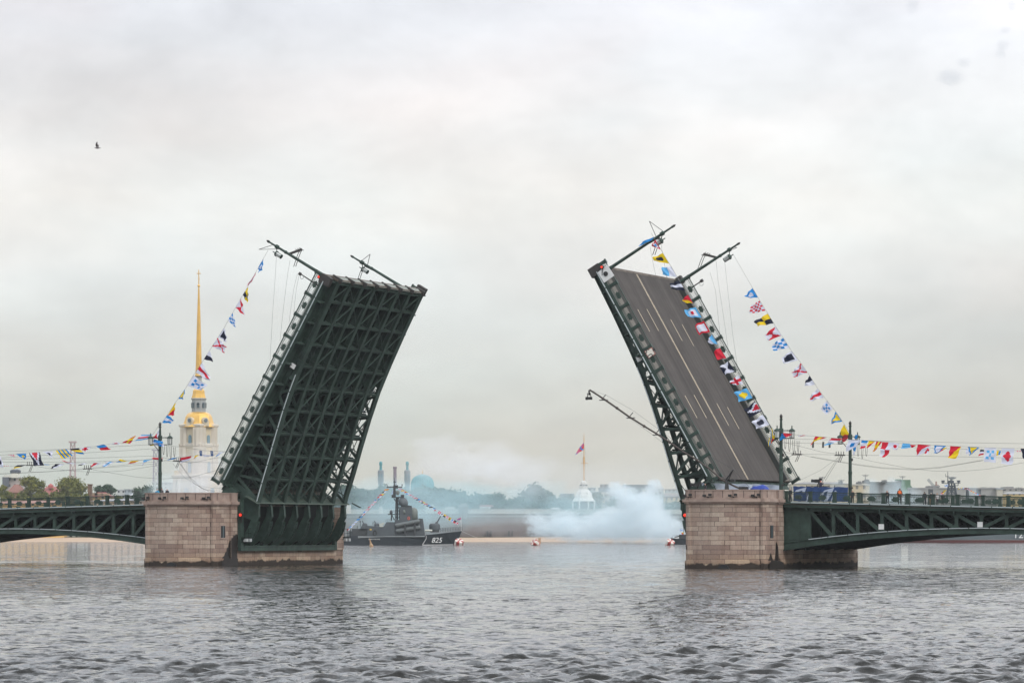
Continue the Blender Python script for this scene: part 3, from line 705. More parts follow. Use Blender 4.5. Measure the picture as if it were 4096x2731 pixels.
    for x in cb:
        m = MB(T); d = dep(x)
        m.box(x - .11, x + .11, RV[0] + .1, RV[7] - .1, -1.25, -.41)
        m.box(x - .14, x + .14, RV[0] + .1, RV[7] - .1, -d + .10, -d + .34)
        if d > 1.9:
            m.box(x - .10, x + .10, RV[0] + .1, RV[7] - .1, -d + .75, -d + .9)
            for g_ in range(7):
                a, c = RV[g_], RV[g_ + 1]; nn = 5
                for j in range(nn):
                    p, q = a + (c - a) * j / nn, a + (c - a) * (j + 1) / nn
                    m.beam((x, p, -d + (.34 if j % 2 else .75)), (x, q, -d + (.75 if j % 2 else .34)), .05, .06)
        if d > 2.3:
            for g_ in range(7):
                a, c = RV[g_], RV[g_ + 1]; m.beam((x, a, -d + .4), (x, (a + c) / 2, -1.2), .07, .07); m.beam((x, c, -d + .4), (x, (a + c) / 2, -1.2), .07, .07)
        build('cross_beam', m, STEEL, b)
    # stringers under the deck
    m = MB(T)
    for g_ in range(7):
        for f_ in (.33, .67): v = RV[g_] + 3.457 * f_; m.box(0, LN, v - .06, v + .06, -.9, -.41)
    for (v0, v1) in ((1.95, 26.05),): m.box(.25, LN - .05, v0, v1, -.47, -.405)
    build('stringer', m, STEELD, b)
    # lateral bracing in the plane of the bottom flanges
    m = MB(T)
    for i in range(10):
        x0, x1 = cb[i], cb[i + 1]
        for g_ in range(7):
            n0, n1 = -dep(x0) + .16, -dep(x1) + .16
            if (i + g_) % 2: m.beam((x0, RV[g_], n0), (x1, RV[g_ + 1], n1), .17, .14)
            else: m.beam((x0, RV[g_ + 1], n0), (x1, RV[g_], n1), .08, .07)
            m.beam((x0, RV[g_], n0 + .3), ((x0 + x1) / 2, (RV[g_] + RV[g_ + 1]) / 2, (n0 + n1) / 2 + .3), .04, .04)
    build('bracing', m, STEEL, b)
    # tip beam with light joint plates
    m = MB(T); m.box(LN, LN + .35, .1, 27.9, -.55, .02); m.box(LN + .05, LN + .3, 1.5, 26.5, -1.3, -.55); tb = build('tip_beam', m, RUSTY, b)
    m = MB(T)
    for g_ in range(7): m.add([(LN + .12, RV[g_] + .5, -1.36), (LN + .12, RV[g_ + 1] - .3, -1.36), (LN + .42, RV[g_ + 1] - .3, -.62), (LN + .42, RV[g_] + .5, -.62),
        (LN + .16, RV[g_] + .5, -1.36), (LN + .16, RV[g_ + 1] - .3, -1.36), (LN + .46, RV[g_ + 1] - .3, -.62), (LN + .46, RV[g_] + .5, -.62)], [(0, 1, 2, 3), (4, 5, 6, 7), (0, 1, 5, 4), (1, 2, 6, 5), (2, 3, 7, 6), (3, 0, 4, 7)])
    build('joint_plate', m, mat('pale_joint_plate', (.22, .24, .21), .6, var=.3), tb)
    for v in RV: m = MB(T); m.box(LN - .1, LN + .55, v - .14, v + .14, -1.7, -.2); build('lock_block', m, IRON, tb)
    m = MB(T)
    m.box(LN - .3, LN + .7, 27.4, 28.1, -.9, .5); build('corner_block', m, IRON, tb); m = MB(T); m.box(LN - .9, LN + .3, -.1, .5, -1.25, .35)
    build('corner_block', m, IRON, tb)
    # sheltering apron at the root, then the toothed tail arms (bridge frame coordinates)
    mir = (lambda u, v, z: (u, v, z)) if which == 'left' else (lambda u, v, z: (-86.45 - u, v, z))
    m = MB(mir); m.prism([(-72.75, 8.05), (-72.85, 8.22), (-74.3, 9.05), (-74.6, 9.0), (-74.3, 8.9)], 'y', .9, 27.2)
    m.beam((-72.4, 27.2, 8.3), (-71.6, 28.2, 7.7), .5, .08)
    build('apron', m, PLATE, b)
    for v in RV:
        m = MB(mir)
        arm = [(-73.5, 8.7), (-73.2, 8.25), (-72.95, 7.6), (-72.85, 6.35), (-73.2, 5.75), (-73.45, 5.2), (-73.7, 4.5), (-74.2, 3.7), (-75.0, 3.05), (-76.0, 2.4), (-77.2, 2.1), (-77.4, 2.6), (-76.0, 3.1), (-75.1, 3.8), (-74.5, 4.9), (-74.05, 5.9), (-73.65, 6.5), (-73.55, 7.4)]
        m.prism(arm, 'y', v - .14, v + .14)
        for p, q in zip(arm[1:4], arm[2:5]): m.beam((p[0], v, p[1]), (q[0], v, q[1]), .46, .10, up=(1, 0, .2))
        a_ = build('tail_arm', m, STEEL, b)
        m = MB(mir); rk = [(-73.10, 5.75), (-73.22, 5.1), (-73.50, 4.35), (-73.95, 3.65), (-74.5, 3.15)]
        for w_ in (-.32, .32):
            for p, q in zip(rk[:-1], rk[1:]): m.beam((p[0], v + w_, p[1]), (q[0], v + w_, q[1]), .09, .34, up=(1, 0, -.5))
        for p, q in zip(rk[:-1], rk[1:]):
            for t in (.25, .75): c = (p[0] + (q[0] - p[0]) * t, v, p[1] + (q[1] - p[1]) * t); m.box(c[0] - .09, c[0] + .05, v - .32, v + .32, c[2] - .05, c[2] + .05)
        build('rack', m, STEEL, a_)
    m = MB(mir); m.box(-75.7, -75.6, 1.0, 27.0, 6.4, 9.4); build('light_block_plate', m, STEELD, b)  # added plate behind the arms, blocks sky light entering the chamber
    m = MB(mir); m.box(-83.2, -77.8, 1.4, 26.6, 3.6, 6.6)
    build('counterweight', m, mat('chamber_shade_steel', (.010, .014, .012), .8), b)
    # root plates closing the gap between leaf and roadway
    m = MB(T); m.box(-1.2, .25, .6, 2.2, -2.4, -.5); m.box(-.6, .3, .3, 27.6, -.55, -.42)
    m.prism([(.1, -.5), (-.6, -1.2), (-1.9, -2.6), (-2.6, -4.2), (-2.2, -5.6), (-.6, -6.0), (.2, -5.5), (.7, -4.9), (.9, -1.0)], 'y', RV[0] - .12, RV[0] + .12)
    build('root_plate', m, STEEL, b)
    m = MB(T); m.box(-.35, -.2, RV[0] + .15, RV[4], -5.2, -.5); m.box(-.35, -.2, RV[4], RV[7], -2.6, -.5); m.box(-2.9, .2, 2.3, 25.7, -.75, -.46)
    build('root_diaphragm', m, RUSTY, b)
    for v in (.10, 27.90): railing_run(T, .02, 10, v, b, z0=.14)
    # service gantry rails hanging below the far edge
    m = MB(T)
    for i in range(6):
        m.beam((1 + i * PANEL, 26.9, -.6), (1 + i * PANEL, 26.9, -dep(1 + i * PANEL) * .9), .10, .10)
    m.tube((1, 26.9, -1.6), (16, 26.9, -1.2), .06); m.tube((1, 26.9, -2.6), (16, 26.9, -1.9), .06)
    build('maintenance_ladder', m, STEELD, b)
    return b, T
LEFT, TL = make_leaf('left', 'raised left drawbridge leaf showing its latticed green steel underside')
RIGHT, TR = make_leaf('right', 'raised right drawbridge leaf showing its grey asphalt roadway and lane lines')

# roadway apron above each pier chamber (fixed parts of the piers)
for pr, cu, sgn in ((PL, -80.15, 1), (PR, -4.95, -1)):
    m = MB(); a, c = sorted((cu - sgn * 4.95, cu + sgn * .6)); m.box(a, c, 2.4, 25.8, 7.62, 7.93); build('pier_roadway', m, ASPH, pr)
    m = MB(); m.box(a, c, .004, 2.4, 7.6, 8.0); m.box(a, c, 25.8, 28.1, 7.6, 8.0); build('pier_sidewalk', m, WALK, pr)

# ------------------------------------------------------------------ lamp posts and catenary masts
def lantern(P, parent, tf, c, up, size=1.0):
    """hanging cylinder lantern; c = point under the arm, up = direction of its finial"""
    up = Vector(up); c = Vector(c)
    q = lambda r, z: (r * size, z * size)
    m = MB(tf); m.lathe([q(.05, .95), q(.07, .75), q(.06, .62), q(.16, .55), q(.34, .42), q(.40, .32), q(.40, .25), q(.02, .25)], c, 14, axis=up)
    m.lathe([q(.31, -.62), q(.33, -.56), q(.31, -.52), q(.20, -.62)], c, 14, axis=up)
    for k in range(6):
        t = k * math.pi / 3; x = up.orthogonal().normalized(); y = up.cross(x); e = x * math.cos(t) * .32 * size + y * math.sin(t) * .32 * size
        m.beam(c + e + up * .25 * size, c + e * .93 - up * .55 * size, .035 * size, .035 * size)
    l = build('lantern', m, STEEL, parent)
    m = MB(tf); m.lathe([q(.27, -.54), q(.30, .25)], c, 14, axis=up); build('lantern_glass', m, GLASS, l)
    return l
def lamp_post(u, v, zb, zt, arms, label, face=1):
    r = root('street_lamp', (u, v, zb), label, 'street lamp', 'green lamp posts on the bridge', 'B')
    h = zt - zb; c = (u, v, zb); m = MB()
    m.lathe([(.30, 0), (.30, .5), (.24, .7), (.23, h * .36), (.26, h * .37), (.26, h * .39), (.215, h * .40), (.20, h * .70), (.24, h * .705), (.24, h * .725), (.19, h * .73), (.18, h * .775), (.28, h * .78), (.28, h * .835), (.17, h * .84), (.14, h * .93), (.20, h * .935), (.20, h * .945), (.10, h * .95)], c, 14)
    build('pole', m, STEEL, r, smooth=False)
    m = MB(); m.lathe([(.10, h * .95), (.17, h * .96), (.19, h * .972), (.15, h * .985), (.03, h)], c, 12); build('finial', m, IRON, r)
    za = zb + h * .812
    for (du, dv) in arms:
        m = MB(); m.tube((u, v, za), (u + du, v + dv, za), .06, .05); m.ico((u + du * .6, v + dv * .6, za), .09)
        a = build('lamp_arm', m, STEEL, r)
        lantern(None, r, None, (u + du, v + dv, za - .35), (0, 0, 1))
    # contact-wire bracket, cable loops and small fittings
    m = MB(); zq = zb + h * .725
    m.beam((u, v, zq), (u + face * 1.0, v + .1, zq + .02), .07, .10); m.beam((u, v, zq - 1.0), (u - face * 1.1, v - .2, zq + .35), .08, .08)
    build('wire_bracket', m, IRON, r)
    for k in range(4):
        m = MB(); x0 = u + face * (.35 + .55 * k); w_ = .26; d_ = 1.3 + .4 * ((k * 7) % 3) / 2
        m.path([(x0 + w_ * .5 * (1 - math.cos(t)) , v + .1, zq - .1 * k - d_ * math.sin(t)) for t in np.linspace(0, math.pi, 9)], .028, 4); build('cable_loop', m, IRON, r)
    m = MB()
    m.box(u + .18, u + .34, v - .1, v + .1, zq - 2.2, zq - 1.85)
    build('junction_box', m, IRON, r); m = MB(); m.box(u + .12, u + .42, v - .25, v - .1, zb + h * .185, zb + h * .205)
    build('camera_housing', m, IRON, r)
    return r
uL, zL_ = px_uz(640, 1686, .8)
lamp_post(uL, .8, 7.9, zL_, [(1.5, 0), (-.9, -.9)], 'green lamp post behind the parapet of the left pier')
uR, zR_ = px_uz(3124.4, 1653.6, .9)
lamp_post(uR, .9, 7.9, zR_, [(1.35, .1), (0, -1.4)], 'green lamp post with two lanterns at the right end of the right pier')
uR2, zR2_ = px_uz(3400.7, 1681.5, 27)
lamp_post(uR2, 27, 7.9, zR2_, [(-1.35, 0), (.55, 1.3)], 'green lamp post on the far side of the bridge beside the blue banners')

def mast(which, v, base_s, tip_px, label, arm_px, near):
    T = leafT(which); u0, z0, sg = LFRAME[which]
    ut, zt = px_uz(tip_px[0], tip_px[1], v)
    # height of the tip above the deck along n
    nx, nz = -sg * ST, CT; n_ = (ut - u0) * nx + (zt - z0) * nz; s_ = (ut - u0) * sg * CT + (zt - z0) * ST
    bs = s_
    base = Vector(T(bs, v, .1)); tip = Vector((ut, v, zt)); up = (tip - base).normalized(); h = (tip - base).length
    r = root('lighting_mast', tuple(base), label, 'lamp mast', 'masts standing out from the raised leaves', 'B')
    m = MB(); m.lathe([(.24, 0), (.24, h * .12), (.21, h * .13), (.17, h * .66), (.22, h * .665), (.22, h * .685), (.16, h * .69), (.15, h * .80), (.27, h * .805), (.27, h * .845), (.13, h * .85), (.11, h * .955), (.17, h * .96), (.17, h * .967), (.08, h * .97)], base, 12, axis=up)
    build('pole', m, STEEL, r)
    m = MB(); m.lathe([(.08, h * .97), (.16, h * .978), (.17, h * .985), (.02, h * 1.01)], base, 12, axis=up); build('finial', m, IRON, r)
    sdir = Vector((sg * CT, 0, ST))
    p = base + up * h * .825
    side = -sdir if which == 'left' else sdir
    lc = p + Vector((0, -.25 if near else .2, 0)) - (sdir * .0) + Vector((0, 0, -1.0)) + Vector((sg * .2, 0, 0)) + up * (-.1)
    m = MB(); m.tube(p, lc + up * .3, .05); build('lamp_arm', m, STEEL, r)
    lantern(None, r, None, lc, up, .95)
    # contact wire cross-arm with insulators and the dangling drop wires
    q = base + up * h * .62; e = Vector((q.x, v, q.z)) + Vector((sg * 1.9, 0, .55)) if near == (which == 'left') else Vector((q.x, v, q.z)) + Vector((-sg * 1.6, 0, .75))
    m = MB(); m.beam(q, e, .14, .30); 
    for t in (.7, .85, 1.0): c = q + (e - q) * t; m.tube(c - up * .35, c + up * .45, .04, n=5)
    m.beam(q + up * 1.4, Vector((ut, v, zt)) - up * 1.6 + Vector((arm_px[0], 0, arm_px[1])), .06, .06); m.beam(q + up * 2.6, Vector((ut, v, zt)) - up * 1.6 + Vector((arm_px[0], 0, arm_px[1])), .06, .06)
    build('wire_bracket', m, IRON, r)
    m = MB()
    for k, (dx, L_) in enumerate(((0, 0), (.25, 0))):
        m.path([e + Vector((-.3 * sg * k, 0, 0)), e + Vector((-.3 * sg * k - .45, 0, -1.0)), e + Vector((-.3 * sg * k - .9, 0, -2.2))], .045, 4)
    build('insulator_rod', m, IRON, r)
    return r, tip, e, up, h, base
mLn = mast('left', .5, 0, (1068, 961), 'lighting mast on the near corner of the left leaf, holding the flag string', (-2.6, -.3), True)
mLf = mast('left', 27.5, 0, (1403, 1021), 'lighting mast on the far corner of the left leaf', (1.6, .9), False)
mRn = mast('right', .5, 0, (2700, 899), 'lighting mast on the near corner of the right leaf, beside the white board', (-2.0, 1.4), True)
mRf = mast('right', 27.5, 0, (2959, 970), 'lighting mast on the far corner of the right leaf', (1.0, .2), False)

# short outrigger lamps on the leaf railings
def outrigger(pa, pb, v, label):
    ua, za = px_uz(*pa, v); ub, zb = px_uz(*pb, v); m = MB(); m.tube((ua, v, za), (ub, v, zb), .10, .07); m.tube((ub - .05, v, zb), (ub + (.3 if ub > ua else -.3), v, zb + .15), .2, .22, 8)
    m.path([(ub + .1 + .25 * math.cos(t), v, zb - .3 + .3 * math.sin(t)) for t in np.linspace(1.5, 6.5, 8)], .025, 4)
    o = build('outrigger_lamp', m, IRON, None, frame='B', base=(ua, v, za)); tag(o, label, 'signal lamp', 'short lamps jutting from the leaf railings')
outrigger((1275, 1142), (1205, 1096), .1, 'short lamp arm jutting left from the top of the left leaf railing')
outrigger((2755, 1157), (2803, 1124), 28, 'short lamp arm jutting right from the top of the right leaf railing')

# white boards and the clearance sign
def board(quad, v, label, name='signal_board', cat='board', m_=None, hole=False, grp='plain white boards on the bridge'):
    P = [px_uz(x, y, v) for x, y in quad]; m = MB(); c = (sum(p[0] for p in P) / 4, sum(p[1] for p in P) / 4)
    m.add([(p[0], v, p[1]) for p in P] + [(p[0], v + .06, p[1]) for p in P], [(0, 1, 2, 3), (7, 6, 5, 4), (0, 4, 5, 1), (1, 5, 6, 2), (2, 6, 7, 3), (3, 7, 4, 0)])
    o = build(name, m, m_ or WHITEP, None, frame='B', base=(c[0], v, c[1])); tag(o, label, cat, grp)
    return o, c, P
z1p = lambda x, y: (800 + x / 2.24, 900 + y / 2.24); z3p = lambda x, y: (2300 + x / 2.412, 850 + y / 2.412)
zRp = lambda x, y: (3000 + x / 2.146, 1600 + y / 2.146); z4p = lambda x, y: (2300 + x / 1.845, 1450 + y / 1.845)
board([z1p(825, 1230), z1p(860, 1252), z1p(840, 1290), z1p(803, 1265)], .9, 'white square board halfway down the left leaf girder')
board([z3p(585, 1392), z3p(635, 1375), z3p(650, 1415), z3p(605, 1440)], 1.0, 'small grey-white board beside the clearance sign on the right leaf')
bo, bc, _ = board([z3p(218, 575), z3p(310, 500), z3p(378, 605), z3p(280, 675)], -.15, 'white square board with a dark round hole at the top corner of the right leaf')
m = MB(); u_, z_ = px_uz(*z3p(296, 588), -.2); m.lathe([(.30, 0), (.30, .05)], (u_, -.19, z_), 14, axis=(0, -1, 0)); build('signal_hole', m, BLACK, bo)
for (x, y, l) in ((1126, 1082, 'white square board on the right truss span, the one nearer the pier'), (1974, 1063, 'white square board on the right truss span, the one further from the pier')):
    a = 23; board([zRp(x - a, y - a), zRp(x + a, y - a), zRp(x + a, y + a), zRp(x - a, y + a)], .62, l)
SIGNR = mat('sign_red_border', (.30, .10, .075), .6); SIGNC = mat('sign_cream', (.74, .70, .62), .6)
so_, sc_, SP = board([z3p(665, 1335), z3p(740, 1293), z3p(778, 1360), z3p(712, 1408)], -.15, 'tilted height limit sign reading 6.0 on the right leaf railing', 'clearance_sign', 'road sign', SIGNR, grp=None)
m = MB(); ins = [(sc_[0] + (p[0] - sc_[0]) * .80, sc_[1] + (p[1] - sc_[1]) * .80) for p in SP]
m.add([(p[0], -.156, p[1]) for p in ins] + [(p[0], -.15, p[1]) for p in ins], [(0, 1, 2, 3), (7, 6, 5, 4), (0, 4, 5, 1), (1, 5, 6, 2), (2, 6, 7, 3), (3, 7, 4, 0)]); build('sign_face', m, SIGNC, so_)
# the sign's own axes: it is turned with the leaf
e1 = Vector((SP[3][0] - SP[0][0], 0, SP[3][1] - SP[0][1])).normalized()      # reading direction runs down the leaf
t_ = text('sign_digits', '6.0', BLACK, 1.15, (-.28, -.16 + .15, -.12), (0, 0, 0), so_, .004)
t_.rotation_euler = Matrix((( e1.x, -e1.z, 0), (0, 0, -1), (e1.z, e1.x, 0))).to_euler()
m = MB(); c = Vector((sc_[0], 0, sc_[1])); e2 = Vector((-e1.z, 0, e1.x)); P = [c + e2 * .78 - e1 * .28, c + e2 * .78 + e1 * .28, c + e2 * .42]
m.add([(p.x, -.162, p.z) for p in P] + [(p.x, -.156, p.z) for p in P], [(0, 1, 2), (3, 4, 5), (0, 1, 4, 3), (1, 2, 5, 4), (2, 0, 3, 5)]); build('sign_arrow', m, BLACK, so_)

# red signal lamps
def red_lamp(sx, sy, v, label, r=.15):
    u, z = px_uz(sx, sy, v); b = root('signal_lamp', (u, v, z), label, 'signal lamp', 'red navigation lamps on the bridge', 'B')
    m = MB(); m.lathe([(r * 1.5, .1), (r * 1.6, 0), (r * 1.4, .25), (r * .8, .35)], (u, v, z), 12, axis=(0, 1, 0)); m.box(u - .1, u + .1, v + .2, v + .3, z - 1.0, z); build('housing', m, BLACK, b)
    m = MB(); m.ico((u, v - .06, z), r, 10, (1, .5, 1)); build('lens', m, REDL, b)
red_lamp(962, 2057, -.3, 'red lamp at the opening of the left pier chamber', .20)
red_lamp(1275, 1106, -.15, 'red lamp at the top of the left leaf')
red_lamp(2407, 1067, -.35, 'red lamp at the top left of the right leaf')
red_lamp(2740, 2058, -1.5, 'red lamp at the left edge of the right pier', .20)
# white floodlight under the left one and work platforms at both chambers
def platform(u, v, z, sg, label):
    b = root('work_platform', (u, v, z), label, 'platform', 'small railed work platforms at the chambers', 'B'); m = MB()
    m.box(u - .6, u + .6, v - .9, v + .9, z, z + .08)
    for x in (-.6, .6):
        for y in (-.9, 0, .9): m.tube((u + x, v + y, z), (u + x, v + y, z + 1.9 if x * sg < 0 else z + 1.2), .035, n=5)
        for h in (.6, 1.2): m.tube((u + x, v - .9, z + h), (u + x, v + .9, z + h), .03, n=5)
    m.beam((u - .6, v - .9, z - 1.4), (u + .6, v - .9, z), .06, .06); build('frame', m, STEELD, b)
    for k in (-1, 1):
        f = MB(); f.box(u + .3 * sg, u + .75 * sg if sg > 0 else u + .3 * sg, v + .5 * k - .2, v + .5 * k + .2, z - .5, z - .1) if sg > 0 else f.box(u - .75, u - .3, v + .5 * k - .2, v + .5 * k + .2, z - .5, z - .1)
        build('floodlight', f, mat('floodlight_grey', (.45, .47, .47), .4), b)
platform(-74.6, 1.0, 3.6, 1, 'small railed platform with floodlights inside the left pier opening')
platform(-75.3, 30.2, 3.6, 1, 'small railed platform with lamp at the far end of the left pier')
platform(-11.6, 1.0, 3.0, -1, 'small railed platform with lamps at the left of the right pier')

# spot lights on the pier cornices
def spot(u, v, k, cu, where):
    b = root('spotlight', (u, v, 8.45), 'black twin spotlight on the cornice of the %s pier, %s from the left' % (where, ORD[k]), 'spotlight', 'black spotlights on the pier cornices', 'B')
    m = MB(); m.tube((u - .5, v, 8.55), (u + .5, v, 8.55), .05); m.box(u - .06, u + .06, v - .06, v + .06, 8.42, 8.6); build('bracket', m, BLACK, b)
    for d in (-.42, .30):
        m = MB(); m.box(u + d - .17, u + d + .17, v - .32, v - .02, 8.55 + (.1 if d > 0 else 0), 8.83 + (.1 if d > 0 else 0)); build('lamp_head', m, BLACK, b)
for cu, where in ((-80.15, 'left'), (-4.95, 'right')):
    for k, (du, v) in enumerate(((-4.3, -7.15), (-1.7, -7.35), (1.4, -6.95), (3.8, -5.6))): spot(cu + du, v, k, cu, where)
# ------------------------------------------------------------------ signal flags
def pattern(kind, a, b):
    """a: 0 at the rope .. 1 at the fly, b: 0 top .. 1 bottom -> index of the colour in the flag's list"""
    x, y = abs(a - .5), abs(b - .5)
    if kind == 'plain': return 0
    if kind == 'disc': return 1 if x * x + y * y < .075 else 0
    if kind == 'check': return (int(a * 5.999) + int(b * 4.999)) % 2
    if kind == 'check4': return (int(a * 3.999) + int(b * 3.999)) % 2
    if kind == 'five': return 1 if (int(a * 4.999), int(b * 4.999)) in ((1, 1), (3, 1), (2, 2), (1, 3), (3, 3)) else 0
    if kind == 'quart': return (int(a * 1.999) + int(b * 1.999)) % 2
    if kind == 'fourtri': return 0 if x > y else 1
    if kind == 'salt': return 1 if abs(x - y) < .10 else 0
    if kind == 'cross': return 1 if x < .11 or y < .13 else 0
    if kind == 'half': return 0 if b < .5 else 1
    if kind == 'halfv': return 0 if a < .5 else 1
    if kind == 'third': return (0, 1, 0)[int(b * 2.999)]
    if kind == 'thirdv': return (0, 1, 2)[int(a * 2.999)]
    if kind == 'fivev': return (0, 1, 2, 1, 0)[int(a * 4.999)]
    if kind == 'fiveh': return (0, 1, 2, 1, 0)[int(b * 4.999)]
    if kind == 'strip': return int(b * 5.999) % 2
    if kind == 'diag': return 0 if a + b < 1 else 1
    if kind == 'diamond': return 1 if x + y < .36 else 0
    if kind == 'square': return 1 if x < .19 and y < .19 else 0
    if kind == 'nest': return 2 if x < .13 and y < .13 else 1 if x < .30 and y < .30 else 0
    if kind == 'border': return 1 if x < .36 and y < .36 else 0
    if kind == 'tri': return 1 if y < .5 * (1 - a) * .75 and a > .08 else 0
    if kind == 'wedge': return 2 if y < .30 * (1 - a * 1.5) else 1 if y < .46 * (1 - a * 1.0) else 0
    return 0
CN = {'w': 'white', 'r': 'red', 'b': 'blue', 'k': 'navy', 'y': 'yellow', 'c': 'pale blue'}
KN = {'plain': 'plain %s', 'disc': '%s with %s disc', 'check': '%s and %s chequered', 'check4': '%s and %s chequered', 'five': '%s with five %s squares', 'quart': '%s and %s quartered', 'fourtri': '%s and %s triangles', 'salt': '%s with %s diagonal cross',
      'cross': '%s with %s upright cross', 'half': '%s over %s', 'halfv': '%s and %s halves', 'third': '%s with %s band', 'thirdv': '%s, %s and %s bands', 'fivev': '%s, %s and %s stripes', 'fiveh': '%s, %s and %s stripes', 'strip': '%s and %s striped', 'diag': '%s and %s diagonal halves',
      'diamond': '%s with %s diamond', 'square': '%s with small %s square', 'nest': '%s, %s and %s nested squares', 'border': '%s-edged %s', 'tri': '%s-edged %s triangle', 'wedge': '%s, %s and %s wedge'}
def flag(quad, v, kind, cols, place, group, seed=0, amp=.16, name='signal_flag', n=(16, 12), depth=None, Y=None, label=None, sway=.5):
    """quad in photograph pixels: hoist top, hoist bottom, fly bottom, fly top (3 points = pennant)"""
    rr = random.Random(seed)
    if len(quad) == 3: quad = [quad[0], quad[1], quad[2], quad[2]]
    if Y is None: C = [Vector((px_uz(x, y, v)[0], v, px_uz(x, y, v)[1])) for x, y in quad]
    else: C = [at(x, y, Y) for x, y in quad]
    mb = MB(); nx, ny = n; f1, f2, ph = rr.uniform(1.1, 1.9), rr.uniform(.2, .9), rr.uniform(0, 6.28)
    sz = ((C[0] - C[3]).length + (C[0] - C[1]).length) / 2
    P = []
    dsw = rr.uniform(-sway, sway)
    for j in range(ny + 1):
        for i in range(nx + 1):
            a, b = i / nx, j / ny
            p = C[0] * (1 - a) * (1 - b) + C[3] * a * (1 - b) + C[1] * (1 - a) * b + C[2] * a * b
            k = amp * sz * min(1, a * 1.6 + .15)
            wv = math.sin(2 * math.pi * (f1 * a + f2 * b) + ph)
            p = p + Vector((0, 1, 0)) * (k * wv + dsw * a * sz * .5)
            e = (C[1] - C[0]); p = p + e * (.05 * math.sin(2 * math.pi * f1 * a + ph + 1.3) * a) + (C[3] - C[0]) * (.03 * math.sin(5 * b + ph) * a)
            P.append(p)
    mb.v = [tuple(p) for p in P]; o = nx + 1
    ks = sorted(set(cols), key=cols.index)
    for j in range(ny):
        for i in range(nx):
            ci = cols[min(pattern(kind, (i + .5) / nx, (j + .5) / ny), len(cols) - 1)]
            mb.f.append((j * o + i, j * o + i + 1, (j + 1) * o + i + 1, (j + 1) * o + i)); mb.m.append(ks.index(ci))
    ob = build(name, mb, [CLOTH[c] for c in ks], None, smooth=True, frame='B' if Y is None else 'W', base=tuple(C[0]), keep=True)
    d = KN[kind]; d = d % tuple(CN[c] for c in cols[:d.count('%s')])
    tag(ob, label or ('%s flag, %s' % (d, place)), 'flag', group); return ob
def rope(pts, v, name, label, r=.018, cat='rope', group=None, m_=None, sag=0):
    P = [(px_uz(x, y, v)[0], v, px_uz(x, y, v)[1]) for x, y in pts]; m = MB(); m.path(P, r, 4)
    o = build(name, m, m_ or mat('rope_grey', (.20, .20, .19), .8), None, frame='B', base=P[0]); tag(o, label, cat, group)

# --- left slanting string, from the near mast of the left leaf down to the lamp post
q3 = lambda x, y: (600 + x / 1.568, 1000 + y / 1.568)
rope([q3(740, 0), q3(700, 70), q3(660, 143), q3(610, 232), q3(570, 300), q3(518, 392), q3(466, 483), q3(425, 548), q3(373, 628), q3(325, 703), q3(272, 783), q3(222, 866), q3(160, 952), q3(110, 1030), q3(70, 1085)], .65, 'flag_rope', 'thin rope slanting from the left leaf down to the left lamp post')
A = [([(712, 55), (680, 105), (686, 138), (708, 122)], 'disc', 'bw'), ([(665, 138), (622, 200), (600, 237), (655, 178)], 'check', 'rw'), ([(614, 230), (583, 280), (618, 336), (622, 300)], 'quart', 'yk'),
     ([(570, 300), (535, 358), (590, 408), (582, 350)], 'fourtri', 'wr'), ([(518, 392), (487, 438), (543, 485), (541, 462)], 'check4', 'bw'), ([(466, 483), (428, 545), (470, 575), (474, 545)], 'border', 'wk'),
     ([(425, 548), (388, 600), (472, 641), (483, 603)], 'salt', 'wr'), ([(373, 628), (337, 682), (400, 698), (390, 652)], 'half', 'wk'), ([(325, 703), (287, 766), (368, 820), (372, 796)], 'third', 'wr'),
     ([(272, 783), (235, 848), (312, 881), (352, 846)], 'five', 'wb'), ([(222, 866), (178, 930), (212, 932)], 'tri', 'by'), ([(160, 952), (110, 1034), (152, 1036), (156, 992)], 'diag', 'yr'), ([(110, 1030), (76, 1081), (138, 1083), (155, 1062)], 'third', 'bw')]
for i, (q, k, c) in enumerate(A): flag([q3(*p) for p in q], .65, k, c, '%s down the left slanting rope' % ORD[i], 'flags on the left slanting rope', seed=i, amp=.10)
# --- right slanting string (far side)
q4 = lambda x, y: (2900 + x / 1.742, 1000 + y / 1.742)
rope([q4(58, 30), q4(190, 258), q4(240, 345), q4(297, 436), q4(350, 526), q4(405, 608), q4(462, 698), q4(528, 782), q4(590, 872), q4(645, 960), q4(710, 1044), q4(770, 1120), q4(828, 1205), q4(872, 1275)], 27, 'flag_rope', 'thin rope slanting from the right leaf down to the far lamp post')
D = [([(190, 262), (230, 328), (165, 333), (140, 320)], 'disc', 'bw'), ([(240, 350), (282, 420), (165, 440), (182, 385)], 'check', 'rw'), ([(297, 440), (340, 508), (232, 528), (208, 497)], 'quart', 'yk'),
     ([(350, 530), (395, 592), (300, 630), (277, 588)], 'fourtri', 'wr'), ([(405, 610), (447, 678), (342, 700), (332, 655)], 'check4', 'bw'), ([(462, 700), (508, 765), (408, 790), (400, 745)], 'border', 'wk'),
     ([(528, 785), (573, 850), (480, 883), (458, 850)], 'salt', 'wr'), ([(590, 873), (628, 935), (552, 945), (562, 915)], 'half', 'kw'), ([(645, 962), (690, 1025), (598, 1048), (590, 1020)], 'third', 'wr'),
     ([(710, 1045), (752, 1105), (700, 1142), (662, 1100)], 'five', 'wb'), ([(770, 1122), (818, 1190), (740, 1205)], 'tri', 'by'), ([(828, 1210), (872, 1290), (820, 1340), (786, 1296)], 'diag', 'yr')]
for i, (q, k, c) in enumerate(D): flag([q4(*p) for p in q], 27, k, c, '%s down the right slanting rope' % ORD[i], 'flags on the right slanting rope', seed=40 + i, amp=.10)
